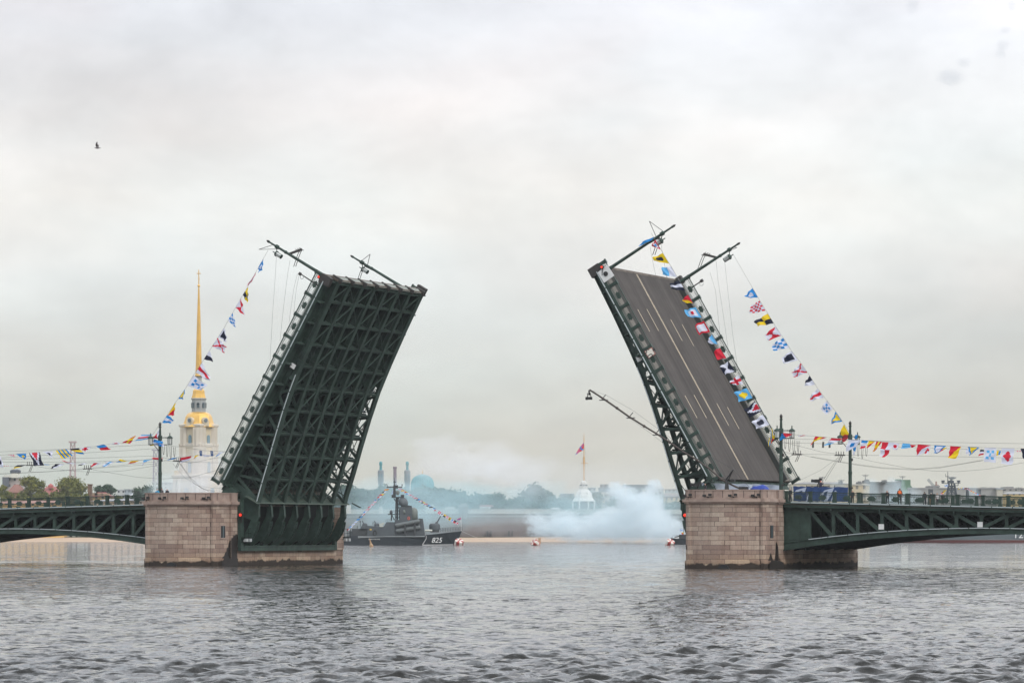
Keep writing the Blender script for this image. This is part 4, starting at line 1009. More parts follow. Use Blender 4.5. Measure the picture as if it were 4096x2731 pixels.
# --- string running down in front of the right leaf (near side)
rope([z3p(735, 195), z3p(775, 262), z3p(848, 388), z3p(928, 518), z3p(1005, 650), z3p(1090, 788), z3p(1165, 908), z3p(1243, 1040), z3p(1320, 1170), z3p(1398, 1300), z3p(1480, 1430), z4p(1208, 88), z4p(1268, 185), z4p(1328, 283), z4p(1385, 380), z4p(1453, 475), z4p(1490, 530)], -.3, 'flag_rope', 'thin rope running down in front of the right leaf to the near lamp post')
E3 = [([(768, 230), (738, 264), (606, 322), (640, 276)], 'plain', 'b'), ([(775, 260), (828, 355), (770, 328), (738, 318)], 'nest', 'rwb'), ([(848, 388), (908, 490), (748, 460), (737, 432)], 'disc', 'yk'), ([(928, 518), (983, 620), (846, 600), (845, 528)], 'halfv', 'wc'),
      ([(1005, 650), (1068, 752), (935, 738), (930, 686)], 'third', 'kw'), ([(1090, 788), (1138, 870), (1060, 868), (1025, 840)], 'diag', 'ry'), ([(1165, 908), (1225, 1010), (1098, 1005), (1060, 942)], 'nest', 'cwr'), ([(1243, 1040), (1303, 1148), (1188, 1172), (1150, 1085)], 'border', 'rw'),
      ([(1320, 1170), (1380, 1265), (1305, 1262), (1273, 1238)], 'halfv', 'cw'), ([(1398, 1300), (1460, 1400), (1378, 1415), (1342, 1335)], 'plain', 'r'), ([(1480, 1430), (1545, 1525), (1440, 1560), (1390, 1488)], 'fourtri', 'kw')]
E4 = [([(1208, 88), (1240, 155), (1165, 165), (1142, 138)], 'cross', 'wr'), ([(1268, 185), (1310, 258), (1217, 288), (1182, 218)], 'diamond', 'cy'), ([(1328, 283), (1378, 355), (1282, 402), (1245, 345)], 'wedge', 'kwr'),
      ([(1385, 380), (1435, 455), (1347, 487), (1315, 436)], 'disc', 'wk'), ([(1453, 475), (1462, 545), (1430, 625), (1438, 560)], 'fivev', 'yby')]
for i, (q, k, c) in enumerate(E3): flag([z3p(*p) for p in q], -.3, k, c, '%s down the right leaf rope' % ORD[i], 'flags in front of the right leaf', seed=80 + i, amp=.10)
for i, (q, k, c) in enumerate(E4): flag([z4p(*p) for p in q], -.3, k, c, '%s down the right leaf rope' % ORD[11 + i], 'flags in front of the right leaf', seed=95 + i, amp=.10)
flag([z4p(1480, 520), z4p(1470, 560), z4p(1440, 600), z4p(1452, 550)], .2, 'diag', 'yr', 'hanging beside the near right lamp post', 'flags in front of the right leaf', seed=120)

# --- horizontal strings on the left
zLp = lambda x, y: (x / 2.613, 1650 + y / 2.613)
rope([zLp(1672, 110), zLp(1600, 220), zLp(1415, 285), zLp(1270, 313), zLp(1150, 325), zLp(1005, 345), zLp(820, 366), zLp(580, 388), zLp(300, 412), zLp(165, 425), zLp(0, 440), zLp(-300, 430)], .3, 'flag_rope', 'upper rope of flags running left from the left lamp post')
B1 = [([(1668, 150), (1640, 215), (1583, 268), (1652, 262)], 'diag', 'wr'), ([(1600, 222), (1480, 226), (1410, 292), (1552, 272)], 'fivev', 'cwr'), ([(1405, 240), (1420, 234), (1365, 318), (1270, 314)], 'cross', 'ry'), ([(1240, 304), (1200, 308), (1150, 325), (1256, 328)], 'disc', 'wr'),
      ([(1085, 325), (1005, 345), (1062, 392), (1155, 380)], 'halfv', 'br'), ([(955, 352), (835, 362), (885, 402), (905, 398)], 'cross', 'wr'), ([(820, 366), (725, 375), (810, 420), (895, 432)], 'thirdv', 'kyb'), ([(695, 380), (580, 390), (655, 482), (757, 443)], 'strip', 'by'),
      ([(550, 397), (443, 403), (505, 430), (550, 470)], 'disc', 'wk'), ([(412, 408), (305, 418), (370, 556), (462, 542)], 'wedge', 'kwr'), ([(275, 422), (165, 428), (268, 490), (273, 470)], 'square', 'by'), ([(145, 435), (70, 436), (130, 450), (153, 458)], 'strip', 'rw'), ([(5, 445), (-60, 450), (0, 570), (35, 565)], 'disc', 'wk')]
for i, (q, k, c) in enumerate(B1): flag([zLp(*p) for p in q], .3, k, c, '%s leftward on the upper left rope' % ORD[i], 'flags on the upper left rope', seed=140 + i, amp=.08, sway=.2)
rope([zLp(1715, 470), zLp(1590, 478), zLp(1460, 494), zLp(1200, 510), zLp(1050, 519), zLp(900, 523), zLp(650, 528), zLp(460, 536), zLp(130, 552), zLp(-300, 560)], 20, 'flag_rope', 'lower rope of flags running left from the left lamp post')
B2 = [([(1712, 470), (1588, 464), (1600, 480), (1660, 492)], 'plain', 'r'), ([(1600, 480), (1500, 492), (1488, 558), (1512, 512)], 'halfv', 'cw'), ([(1460, 493), (1370, 500), (1335, 530), (1410, 518)], 'halfv', 'yr'), ([(1335, 502), (1255, 480), (1215, 516), (1260, 514)], 'halfv', 'yb'),
      ([(1200, 508), (1120, 505), (1055, 562), (1110, 560)], 'third', 'wc'), ([(1068, 520), (980, 522), (935, 572), (975, 555)], 'half', 'wr'), ([(920, 522), (860, 523), (815, 550), (850, 546)], 'halfv', 'wk'), ([(820, 532), (680, 505), (650, 492), (700, 530)], 'half', 'wr'),
      ([(680, 532), (580, 532), (520, 580), (560, 578)], 'half', 'wk'), ([(525, 542), (465, 532), (462, 540), (500, 543)], 'plain', 'b'), ([(285, 540), (180, 543), (130, 590), (160, 580)], 'halfv', 'ky'), ([(110, 548), (40, 550), (45, 556), (100, 553)], 'strip', 'wr')]
for i, (q, k, c) in enumerate(B2): flag([zLp(*p) for p in q], 20, k, c, '%s leftward on the lower left rope' % ORD[i], 'flags on the lower left rope', seed=170 + i, amp=.08, sway=.2)
z7p = lambda x, y: (560 + x / 4.356, 1640 + y / 4.356)
for i, (q, k, c) in enumerate([([(165, 492), (230, 498), (245, 600), (190, 620)], 'thirdv', 'wry'), ([(235, 495), (400, 540), (420, 630), (240, 600)], 'halfv', 'bw'), ([(232, 500), (300, 600), (425, 640), (340, 560)], 'plain', 'b')]):
    flag([z7p(*p) for p in q], .3, k, c, '%s tangled on the left lamp post' % ORD[i], 'flags tangled on the left lamp post', seed=200 + i)
rope([z7p(420, 870), z7p(650, 812), z7p(900, 790), z7p(1040, 770), z7p(1225, 790), z7p(1480, 715)], 20, 'flag_rope', 'short rope of flags between the left lamp post and the left leaf')
for i, (q, k, c) in enumerate([([(465, 868), (540, 830), (660, 812), (600, 845)], 'plain', 'b'), ([(690, 825), (900, 790), (840, 870), (690, 912)], 'halfv', 'rw'), ([(1040, 770), (960, 785), (932, 876), (965, 820)], 'halfv', 'yr'), ([(1085, 765), (1110, 805), (1200, 805), (1228, 775)], 'plain', 'w'), ([(1228, 790), (1300, 755), (1240, 775), (1180, 800)], 'third', 'bw'), ([(1480, 715), (1365, 730), (1330, 812), (1380, 770)], 'halfv', 'wb')]):
    flag([z7p(*p) for p in q], 20, k, c, '%s on the rope beside the left leaf' % ORD[i], 'flags between left lamp post and leaf', seed=210 + i, amp=.08)
for (x0, x1, y0, y1, l) in ((1035, 1082, 700, 790, 'blue upright lane sign over the left span, nearer the lamp post'), (1226, 1276, 703, 793, 'blue upright lane sign over the left span, nearer the leaf')):
    o, _, _ = board([z7p(x0, y0), z7p(x1 - 8, y0), z7p(x1, y1), z7p(x0 + 8, y1)], 14, l, 'hanging_sign', 'sign', mat('sign_blue', (.02, .10, .30), .5), grp='small blue hanging signs')
    o2, _, _2 = None, None, None
    P = [px_uz(*z7p(x, y), 13.96) for x, y in ((x0 + 14, y0 + 22), (x0 + 30, y0 + 20), (x0 + 32, y0 + 62), (x0 + 27, y0 + 62), (x0 + 25, y0 + 30), (x0 + 15, y0 + 30))]
    m = MB(); m.add([(p[0], 13.95, p[1]) for p in P] + [(p[0], 13.985, p[1]) for p in P], [tuple(range(6)), tuple(range(6, 12))[::-1]] + [(k, (k + 1) % 6, 6 + (k + 1) % 6, 6 + k) for k in range(6)]); build('sign_arrow', m, WHITEP, o)

# --- horizontal strings on the right
rope([zRp(235, 262), zRp(410, 297), zRp(560, 306), zRp(700, 320), zRp(850, 334), zRp(1130, 352), zRp(1440, 375), zRp(1720, 390), zRp(2010, 403), zRp(2352, 412), zRp(2600, 415)], -.3, 'flag_rope', 'long rope of flags above the right span railing')
F1 = [([(370, 288), (290, 278), (262, 290), (250, 345)], 'halfv', 'rb'), ([(510, 300), (430, 295), (405, 308), (460, 304)], 'third', 'wr'), ([(662, 316), (560, 307), (515, 388), (545, 350)], 'cross', 'ry'), ([(800, 328), (700, 320), (640, 386), (690, 378)], 'thirdv', 'rwc'),
      ([(848, 333), (955, 338), (905, 398), (812, 442)], 'square', 'wb'), ([(958, 338), (1015, 345), (985, 410), (945, 412)], 'thirdv', 'bwr'), ([(1020, 345), (1075, 350), (1010, 408), (1000, 404)], 'diag', 'yr'), ([(1085, 350), (1135, 354), (1068, 438), (1056, 435)], 'cross', 'ry'),
      ([(1135, 355), (1245, 362), (1165, 487), (1113, 475)], 'quart', 'rw'), ([(1210, 362), (1285, 368), (1262, 425), (1225, 420)], 'disc', 'wr'), ([(1310, 365), (1375, 372), (1380, 405), (1298, 412)], 'plain', 'c'), ([(1370, 378), (1430, 382), (1390, 406)], 'plain', 'r'),
      ([(1438, 375), (1550, 384), (1480, 460), (1425, 473)], 'diag', 'rw'), ([(1505, 382), (1552, 392), (1528, 460), (1476, 450)], 'cross', 'wr'), ([(1582, 382), (1685, 388), (1610, 450), (1583, 452)], 'border', 'bw'), ([(1650, 402), (1692, 406), (1602, 455), (1610, 440)], 'thirdv', 'yrk'),
      ([(1720, 390), (1812, 393), (1775, 497), (1703, 494)], 'diag', 'yr'), ([(1855, 418), (1880, 416), (1890, 452), (1850, 460)], 'plain', 'w'), ([(1870, 395), (1972, 400), (1888, 472)], 'tri', 'by'), ([(1978, 420), (2010, 424), (2005, 465), (1960, 475)], 'thirdv', 'kwr'),
      ([(2015, 404), (2115, 405), (2112, 528), (2010, 528)], 'five', 'wc'), ([(2117, 430), (2156, 432), (2146, 460), (2115, 475)], 'half', 'yb'), ([(2160, 408), (2272, 412), (2250, 548), (2154, 543)], 'diamond', 'wr')]
FB = {17: 9, 19: 9, 21: 9, 13: 3, 9: 3, 15: 3}
for i, (q, k, c) in enumerate(F1):
    if k == 'diag' and i == 16: c = 'ry'
    flag([zRp(*p) for p in q], FB.get(i, -.3), k, c, '%s along the long right rope' % ORD[i], 'flags above the right span', seed=230 + i, amp=.07, sway=.15)
flag([zRp(2322, 410), zRp(2440, 414), zRp(2440, 500), zRp(2348, 500)], -.3, 'plain', 'k', 'cut by the right edge of the photo', 'flags above the right span', seed=260, amp=.05)
flag([zRp(2352, 430), zRp(2275, 432), zRp(2290, 440), zRp(2340, 438)], 9, 'strip', 'rw', 'small, between the red diamond flag and the photo edge', 'flags above the right span', seed=261, amp=.05)
flag([zRp(888, 395), zRp(912, 400), zRp(895, 478), zRp(885, 460)], 26.5, 'halfv', 'bw', 'hanging on the far lamp post under the rope', 'flags above the right span', seed=262, amp=.05)
flag([zRp(905, 292), zRp(925, 296), zRp(915, 330), zRp(893, 325)], 27.3, 'plain', 'b', 'beside the lantern of the far lamp post', 'flags above the right span', seed=263, amp=.05)

# ------------------------------------------------------------------ overhead wires
WIRE = mat('wire_dark', (.05, .05, .048), .6)
wires = [(.8, [(-300, 1812), (0, 1805), (350, 1790), (600, 1776), (640, 1772)], 'upper wire reaching the left lamp post'), (6, [(-300, 1835), (0, 1829), (300, 1811), (500, 1800), (640, 1790)], 'second wire left of the left lamp post'),
 (10, [(-300, 1842), (0, 1834), (350, 1830), (650, 1820)], 'third wire left of the left lamp post'), (14, [(-300, 1854), (0, 1846), (300, 1846), (650, 1835)], 'fourth wire left of the left lamp post'),
 (8, [(0, 1892), (160, 1885), (300, 1878), (420, 1868), (560, 1858), (645, 1850)], 'wire curving up to the left lamp post'), (12, [(0, 1894), (200, 1884), (450, 1862), (640, 1842)], 'wire just under the curving one on the left'),
 (9, [(140, 1862), (220, 1875), (300, 1882), (400, 1887), (500, 1880), (640, 1857)], 'sagging wire over the left trees'), (11, [(350, 1872), (450, 1890), (550, 1906), (640, 1913), (760, 1908), (860, 1880), (900, 1868)], 'low sagging wire passing behind the left lamp post'),
 (16, [(645, 1776), (725, 1786), (820, 1800), (900, 1804), (1000, 1806)], 'wire from the left lamp post to the left leaf'), (16, [(645, 1840), (720, 1845), (900, 1849), (1000, 1851)], 'lower wire from the left lamp post to the left leaf'), (10, [(645, 1826), (760, 1850), (860, 1830), (940, 1822)], 'wire crossing the cathedral tower'),
 (15, [(720, 1852), (745, 1890), (775, 1930), (815, 1955), (860, 1962)], 'slack wire hanging towards the left pier'), (15, [(722, 1852), (760, 1905), (800, 1945), (835, 1962)], 'second slack wire hanging towards the left pier'),
 (18, [(690, 1850), (735, 1905), (790, 1940), (850, 1950), (900, 1948)], 'faint wire drooping in front of the cathedral'),
 (18, [(3130, 1753), (3400, 1758), (3700, 1766), (4096, 1772), (4300, 1775)], 'top wire over the right span'), (12, [(3130, 1768), (3400, 1775), (3700, 1790), (4096, 1800), (4300, 1806)], 'second wire over the right span'),
 (20, [(3135, 1812), (3250, 1815), (3420, 1818), (3700, 1822), (4096, 1830), (4300, 1834)], 'straight wire at insulator height over the right span'), (6, [(3140, 1768), (3220, 1788), (3290, 1806), (3410, 1820)], 'wire sloping down between the right lamp posts'),
 (8, [(3245, 1824), (3340, 1840), (3430, 1855), (3530, 1868), (3650, 1874), (3760, 1866), (3860, 1850), (3935, 1837)], 'long sagging wire over the right span'), (8.5, [(3245, 1826), (3340, 1843), (3430, 1858), (3530, 1871), (3650, 1877), (3760, 1869), (3930, 1840)], 'twin of the long sagging wire over the right span'),
 (14, [(3410, 1825), (3500, 1845), (3620, 1868), (3730, 1881), (3830, 1884), (3950, 1874), (4085, 1850), (4300, 1810)], 'lowest sagging wire at the right edge'),
 (22, [(3130, 1805), (3200, 1813), (3245, 1826)], 'short wire feeding the insulators at the near right lamp post'), (22, [(3115, 1850), (3170, 1818), (3195, 1812)], 'short slack wire beside the right leaf'),
 (22, [(3360, 1815), (3340, 1845), (3310, 1890), (3290, 1925)], 'slack wire hanging from the far insulators'), (22, [(3366, 1815), (3350, 1840), (3325, 1880), (3300, 1922)], 'second slack wire hanging from the far insulators'), (24, [(3350, 1830), (3280, 1880), (3200, 1918), (3130, 1930)], 'faint wire drooping to the right leaf foot'),
 (.6, [(1106, 1020), (1100, 1120), (1090, 1260), (1080, 1440)], 'leftmost wire dangling from the left leaf mast'), (.6, [(1160, 1040), (1150, 1100), (1135, 1220), (1120, 1360)], 'second wire dangling from the left leaf mast'),
 (.6, [(1190, 1092), (1176, 1150), (1165, 1220), (1156, 1290)], 'third wire dangling from the left leaf mast'), (.6, [(1198, 1092), (1186, 1150), (1180, 1200), (1174, 1260)], 'fourth wire dangling from the left leaf mast'),
 (27, [(2840, 1088), (2862, 1160), (2874, 1280), (2884, 1380)], 'leftmost wire dangling from the far right mast'), (27, [(2864, 1040), (2872, 1120), (2895, 1270), (2915, 1410)], 'second wire dangling from the far right mast'), (27, [(2898, 1040), (2908, 1130), (2930, 1330), (2955, 1500)], 'third wire dangling from the far right mast'),
 (.4, [(2600, 985), (2612, 1050), (2626, 1115)], 'leftmost wire dangling from the near right mast'), (.4, [(2640, 950), (2650, 1010), (2668, 1115)], 'second wire dangling from the near right mast')]
for v, pts, l in wires: rope(pts, v, 'overhead_wire', l, .014 if 'dangling' in l or 'faint' in l else .020, 'wire', 'thin overhead and dangling wires', WIRE)
def insul(x, y, v, l):
    u, z = px_uz(x, y, v); m = MB(); m.beam((u - .7, v, z), (u + .7, v, z), .10, .12)
    for k in range(4): m.tube((u - .5 + k * .33, v, z), (u - .5 + k * .33, v, z + .5), .045, n=5)
    m.tube((u + .2, v, z), (u - .25, v, z - .9), .04, n=5); m.tube((u + .4, v, z), (u, v, z - .9), .04, n=5)
    o = build('wire_insulator', m, IRON, None, frame='B', base=(u, v, z)); tag(o, l, 'insulator', 'trolley wire insulators')
insul(*zRp(403, 464), 22, 'comb-like wire insulator beside the near right lamp post'); insul(*zRp(772, 470), 22, 'comb-like wire insulator left of the far lamp post')
insul(*z7p(650, 880), 15, 'comb-like wire insulator right of the left lamp post')
insul(*zLp(318, 545), 14, 'wire insulator at the left above the big tree'); insul(*zLp(915, 582), 14, 'wire insulator above the second big tree')
for k, x in enumerate((540, 627, 683)):
    x0 = x; board([zRp(x0 - 7, 355), zRp(x0 + 9, 353), zRp(x0 + 7, 405), zRp(x0 - 9, 405)], 12, 'grey upright wire weight, %s from the left over the right span' % ORD[k], 'tension_weight', 'weight', mat('weight_grey', (.09, .095, .09), .7), grp='grey weights on the wires')

# ------------------------------------------------------------------ people
SKIN = mat('skin', (.48, .28, .20), .6); HAIR = mat('dark_hair', (.03, .02, .015), .7)
def person(u, v, z, h, face, top, legs, label, pose='stand', hair=(.03, .02, .015), vest=None, skirt=False):
    """one skinned figure; face = heading in degrees in the bridge frame, legs/top = colours"""
    s = h / 1.78; J = {}; E = []; rad = {}
    def j(n, p, r, par=None): J[n] = (p, r); par and E.append((par, n))
    lean = .25 if pose == 'lean' else 0.0
    j('pel', (0, 0, .96), .145); j('ab', (0, .03 + lean * .2, 1.12), .135, 'pel'); j('ch', (0, .03 + lean * .7, 1.32), .155, 'ab'); j('nk', (0, .03 + lean, 1.50), .06, 'ch'); j('hd', (0, .05 + lean * 1.15, 1.62), .095, 'nk'); j('hd2', (0, .05 + lean * 1.2, 1.72), .085, 'hd')
    for k, sx in (('l', -1), ('r', 1)):
        j('hip' + k, (.10 * sx, 0, .92), .10, 'pel'); j('kn' + k, (.12 * sx, .03, .50), .065, 'hip' + k); j('an' + k, (.13 * sx, 0, .10), .045, 'kn' + k); j('to' + k, (.14 * sx, .16, .04), .04, 'an' + k)
        j('sh' + k, (.19 * sx, .02 + lean * .85, 1.43), .065, 'ch')
        if pose == 'lean': e_, w_ = (.27 * sx, .25 + lean, 1.22), (.17 * sx, .45 + lean, 1.16)
        elif pose == 'camera': e_, w_ = (.30 * sx, .15, 1.25), (.16 * sx, .30, 1.50)
        else: e_, w_ = (.26 * sx, -.02 + (.06 if sx > 0 else 0), 1.16), (.25 * sx, .10 + (.08 if sx > 0 else 0), .92)
        j('el' + k, e_, .045, 'sh' + k); j('wr' + k, w_, .032, 'el' + k)
        d = (Vector(w_) - Vector(e_)).normalized(); x = Vector((1, 0, 0)); up = d.cross(x).normalized(); pm = Vector(w_) + d * .07; j('pm' + k, tuple(pm), .034, 'wr' + k)
        for f_, (o_, l_) in enumerate(((-.030, .070), (-.010, .082), (.012, .078), (.032, .062))):
            q = pm + x * o_ + d * l_ * .5; t = pm + x * o_ * 1.1 + d * l_ * .85 + up * .02; j('f%d%s' % (f_, k), tuple(q), .010, 'pm' + k); j('g%d%s' % (f_, k), tuple(t), .009, 'f%d%s' % (f_, k))
        q = Vector(w_) + d * .03 - x * .045 * sx; j('th' + k, tuple(q), .011, 'wr' + k); j('tt' + k, tuple(q + d * .035 - x * .012 * sx), .010, 'th' + k)
    names = list(J); me = bpy.data.meshes.new('person'); me.from_pydata([J[n][0] for n in names], [(names.index(a), names.index(b)) for a, b in E], [])
    o = bpy.data.objects.new('person', me); COL.objects.link(o)
    sk = o.modifiers.new('skin', 'SKIN'); sk.use_smooth_shade = True
    lay = me.skin_vertices[0] if me.skin_vertices else None
    if lay is None:
        bm = bmesh.new(); bm.from_mesh(me); bm.verts.layers.skin.verify(); bm.to_mesh(me); bm.free(); lay = me.skin_vertices[0]
    for i, n in enumerate(names): r = J[n][1] * (1.32 if J[n][1] > .03 and n not in ('hd', 'hd2') else 1.12 if J[n][1] > .03 else 1); lay.data[i].radius = (r * (1.25 if n in ('ch', 'pel', 'ab') else 1), r); lay.data[i].use_root = (i == 0)
    sb = o.modifiers.new('sub', 'SUBSURF'); sb.levels = 1; sb.render_levels = 1
    dg = bpy.context.evaluated_depsgraph_get(); dg.update(); ev = o.evaluated_get(dg); m2 = bpy.data.meshes.new_from_object(ev)
    o.modifiers.clear(); o.data = m2
    mats = [mat('trousers_%s' % str(legs), legs, .85), mat('coat_%s' % str(top), top, .85), SKIN, mat('hair_%s' % str(hair), hair, .7)]
    m2.materials.clear(); [m2.materials.append(x) for x in mats]
    for p in m2.polygons:
        c = p.center; i = 0
        if c.z > .93: i = 1
        if c.z > 1.50: i = 2
        if c.z > 1.60 and (c.y < .06 + lean * 1.1 or c.z > 1.74): i = 3
        for k in 'lr':
            if (c - Vector(J['pm' + k][0])).length < .13: i = 2
        p.material_index = i; p.use_smooth = True
    # facial features: nose, ears
    bm = bmesh.new(); bm.from_mesh(m2); bm.to_mesh(m2); bm.free()
    m2.transform(Matrix.Scale(s, 4)); o.location = Bw(u, v, z); o.rotation_euler = (0, 0, -ang + R(face)); BASE[o.name] = Vector((0, 0, 0))
    tag(o, label, 'person', 'people standing on the bridge')
    hd = Vector(J['hd'][0]); m = MB()
    def part(name, m, mt): q = build(name, m, mt, o); q.scale = (s, s, s); return q
    m.lathe([(.016, 0), (.010, .035)], hd + Vector((0, .085, .0)), 6, axis=(0, 1, -.3)); part('nose', m, SKIN)
    for sx in (-1, 1):
        m = MB(); m.ico(hd + Vector((.095 * sx, 0, 0)), .03, 6, (.5, .7, 1)); part('ear', m, SKIN)
        m = MB(); m.ico(hd + Vector((.035 * sx, .088, .03)), .012, 6); part('eye', m, BLACK)
    m = MB(); m.box(hd.x - .028, hd.x + .028, hd.y + .075, hd.y + .092, hd.z - .055, hd.z - .045); part('mouth', m, mat('lips', (.30, .10, .09), .6))
    if vest:
        m = MB(); m.lathe([(.215, 1.0), (.235, 1.15), (.245, 1.32), (.20, 1.44), (.12, 1.47)], (0, .03, 0), 14, sq=.72); part('safety_vest', m, mat('vest_orange', vest, .7))
    return o
def deck(u): return zsR(u) + .06
def pp(x, y, v, top, legs, label, **k):                # head-top pixel in the right-span close-up
    u, zt = px_uz(*zRp(x, y), v); zb = deck(u); person(u, v, zb, max(1.45, min(1.95, zt - zb)), k.pop('face', 180), top, legs, label, **k)
DK = (.02, .02, .025)
pp(347, 752, 1.0, DK, DK, 'person in a black suit standing at the left end of the right span railing', face=160)
pp(880, 768, 2.0, (.025, .025, .03), DK, 'person in a dark suit standing at the foot of the far lamp post', face=200)
pp(1183, 768, 1.0, (.035, .03, .035), (.03, .03, .04), 'person in black bending over the railing, left of the orange vest', pose='lean')
pp(1285, 747, 1.2, (.05, .03, .025), (.05, .035, .03), 'person in an orange safety vest standing on the right span', vest=(.85, .16, .03), face=10)
pp(1499, 780, 2.0, (.03, .03, .04), (.03, .03, .04), 'person in a dark jacket, leftmost of the four standing together', face=20)
pp(1553, 787, 2.4, (.04, .04, .045), (.30, .20, .12), 'grey-haired person in dark top and tan trousers on the right span', hair=(.35, .33, .32), face=-10)
pp(1609, 790, 2.6, (.60, .58, .58), (.04, .04, .05), 'fair-haired person in a white top on the right span', hair=(.40, .22, .10), face=60)
pp(1657, 798, 1.6, (.04, .035, .035), (.03, .03, .03), 'person in black with red cap, rightmost of the four standing together', hair=(.45, .08, .06), face=170)
u, z = px_uz(*zRp(605, 680), 7); person(u, 7, z - 1.85, 1.8, -25, (.03, .03, .05), DK, 'camera operator in dark clothes standing on the scaffold behind the blue banners', pose='camera', hair=(.55, .04, .04))
def pleft(x, y, v, top, label, **k):
    u, zt = px_uz(*z7p(x, y), v); person(u, v, 8.45, max(1.3, zt - 8.45), k.pop('face', 0), top, DK, label, **k)
pleft(335, 1356, -5.4, (.03, .28, .50), 'person in a bright blue jacket leaning on the left pier parapet', pose='lean', hair=(.25, .12, .08), face=110)
pleft(390, 1350, -5.0, (.10, .085, .09), 'person in a grey top beside the lamp post on the left pier', hair=(.30, .15, .10), face=150)
pleft(475, 1360, -4.6, (.02, .02, .03), 'dark-haired person in a navy shirt, rightmost of three on the left pier', face=200)
u, zt = px_uz(*z4p(965, 885), -4.5); person(u, -4.5, 8.45, zt - 8.45, 130, (.03, .03, .035), DK, 'person in black beside the camera crane on the right pier', hair=(.10, .05, .04))

# ------------------------------------------------------------------ camera crane on the right pier
def jib():
    v = -4.2; q = lambda x, y: (px_uz(*z4p(x, y), v)[0], v, px_uz(*z4p(x, y), v)[1])
    r = root('camera_crane', q(1130, 930), 'long black camera crane reaching left from the right pier', 'camera crane', None, 'B')
    P = [q(108, 198), q(218, 268), q(310, 332), q(400, 396), q(510, 465), q(600, 520), q(700, 585), q(800, 655), q(900, 715), q(1000, 785), q(1085, 860), q(1170, 905), q(1240, 935)]
    m = MB(); m.path(P, .12, 6); n = len(P)
    for k in (2, 4, 6, 8, 10): m.ico(P[k], .20, 6)
    build('boom', m, mat('crane_brown', (.06, .045, .038), .6), r)
    m = MB()
    for (x, y) in ((218, 268), (418, 400), (612, 525)):
        a = q(x, y); m.tube(q(x - 20, y), q(x + 10, y - 35), .05, n=5); m.tube(q(x - 38, y + 6), q(x + 24, y + 4), .06, n=5)
    build('spreader', m, BLACK, r)
    m = MB(); top = [q(108, 198), q(228, 236), q(432, 352), q(620, 490), q(820, 640)]; m.path(top, .014, 4); low = [q(108, 200), q(235, 290), q(395, 402), q(575, 530), q(660, 600)]; m.path(low, .014, 4); m.path([q(1022, 700), q(1168, 785), q(1300, 930)], .02, 4); m.path([q(900, 690), q(1022, 700), q(1100, 850)], .012, 4)
    build('stay_wire', m, WIRE, r)
    m = MB(); m.tube(q(1168, 785), q(1100, 880), .09); m.tube(q(1168, 785), q(1130, 865), .07); m.tube(q(1120, 860), q(1120, 935), .14, .30); m.tube(q(1120, 930), q(1160, 950), .08); m.box(q(1150, 880)[0], q(1180, 880)[0], v - .3, v + .3, q(0, 885)[2], q(0, 865)[2])
    build('pivot_mast', m, BLACK, r)
    m = MB(); m.tube(q(104, 200), q(104, 240), .10); m.box(q(84, 0)[0], q(122, 0)[0], v - .25, v + .25, q(0, 272)[2], q(0, 252)[2]); m.tube(q(92, 250), q(92, 222), .05); m.tube(q(118, 250), q(112, 222), .05); m.ico(q(106, 225), .18, 6); m.tube(q(80, 262), q(92, 262), .18)
    build('camera_head', m, BLACK, r)
    m = MB(); m.box(q(1215, 0)[0], q(1275, 0)[0], v - .3, v + .3, q(0, 945)[2], q(0, 920)[2]); build('counterweight', m, BLACK, r)
jib()
# tripod camera at the left end of the right pier parapet
def tvcam(x, y, v, label, zf_):
    u, z = px_uz(x, y, v); b = root('television_camera', (u, v, z), label, 'camera', 'television cameras on the bridge', 'B')
    m = MB(); m.box(u - .45, u + .25, v - .2, v + .2, z - .15, z + .25); m.lathe([(.16, 0), (.20, .45)], (u - .45, v, z + .05), 10, axis=(-1, 0, .1)); m.box(u + .1, u + .45, v - .15, v + .15, z + .1, z + .4); build('camera_body', m, BLACK, b)
    m = MB(); 
    for t in (0, 2.1, 4.2): m.tube((u, v, z - .15), (u + .5 * math.cos(t), v + .5 * math.sin(t), zf_), .04, n=5)
    build('tripod', m, BLACK, b)
tvcam(*z4p(905, 900), -4.8, 'black television camera on a tripod beside the truss on the right pier', 8.45)
tvcam(*zRp(588, 693), 7.5, 'black television camera on the scaffold behind the blue banners', 9.6)

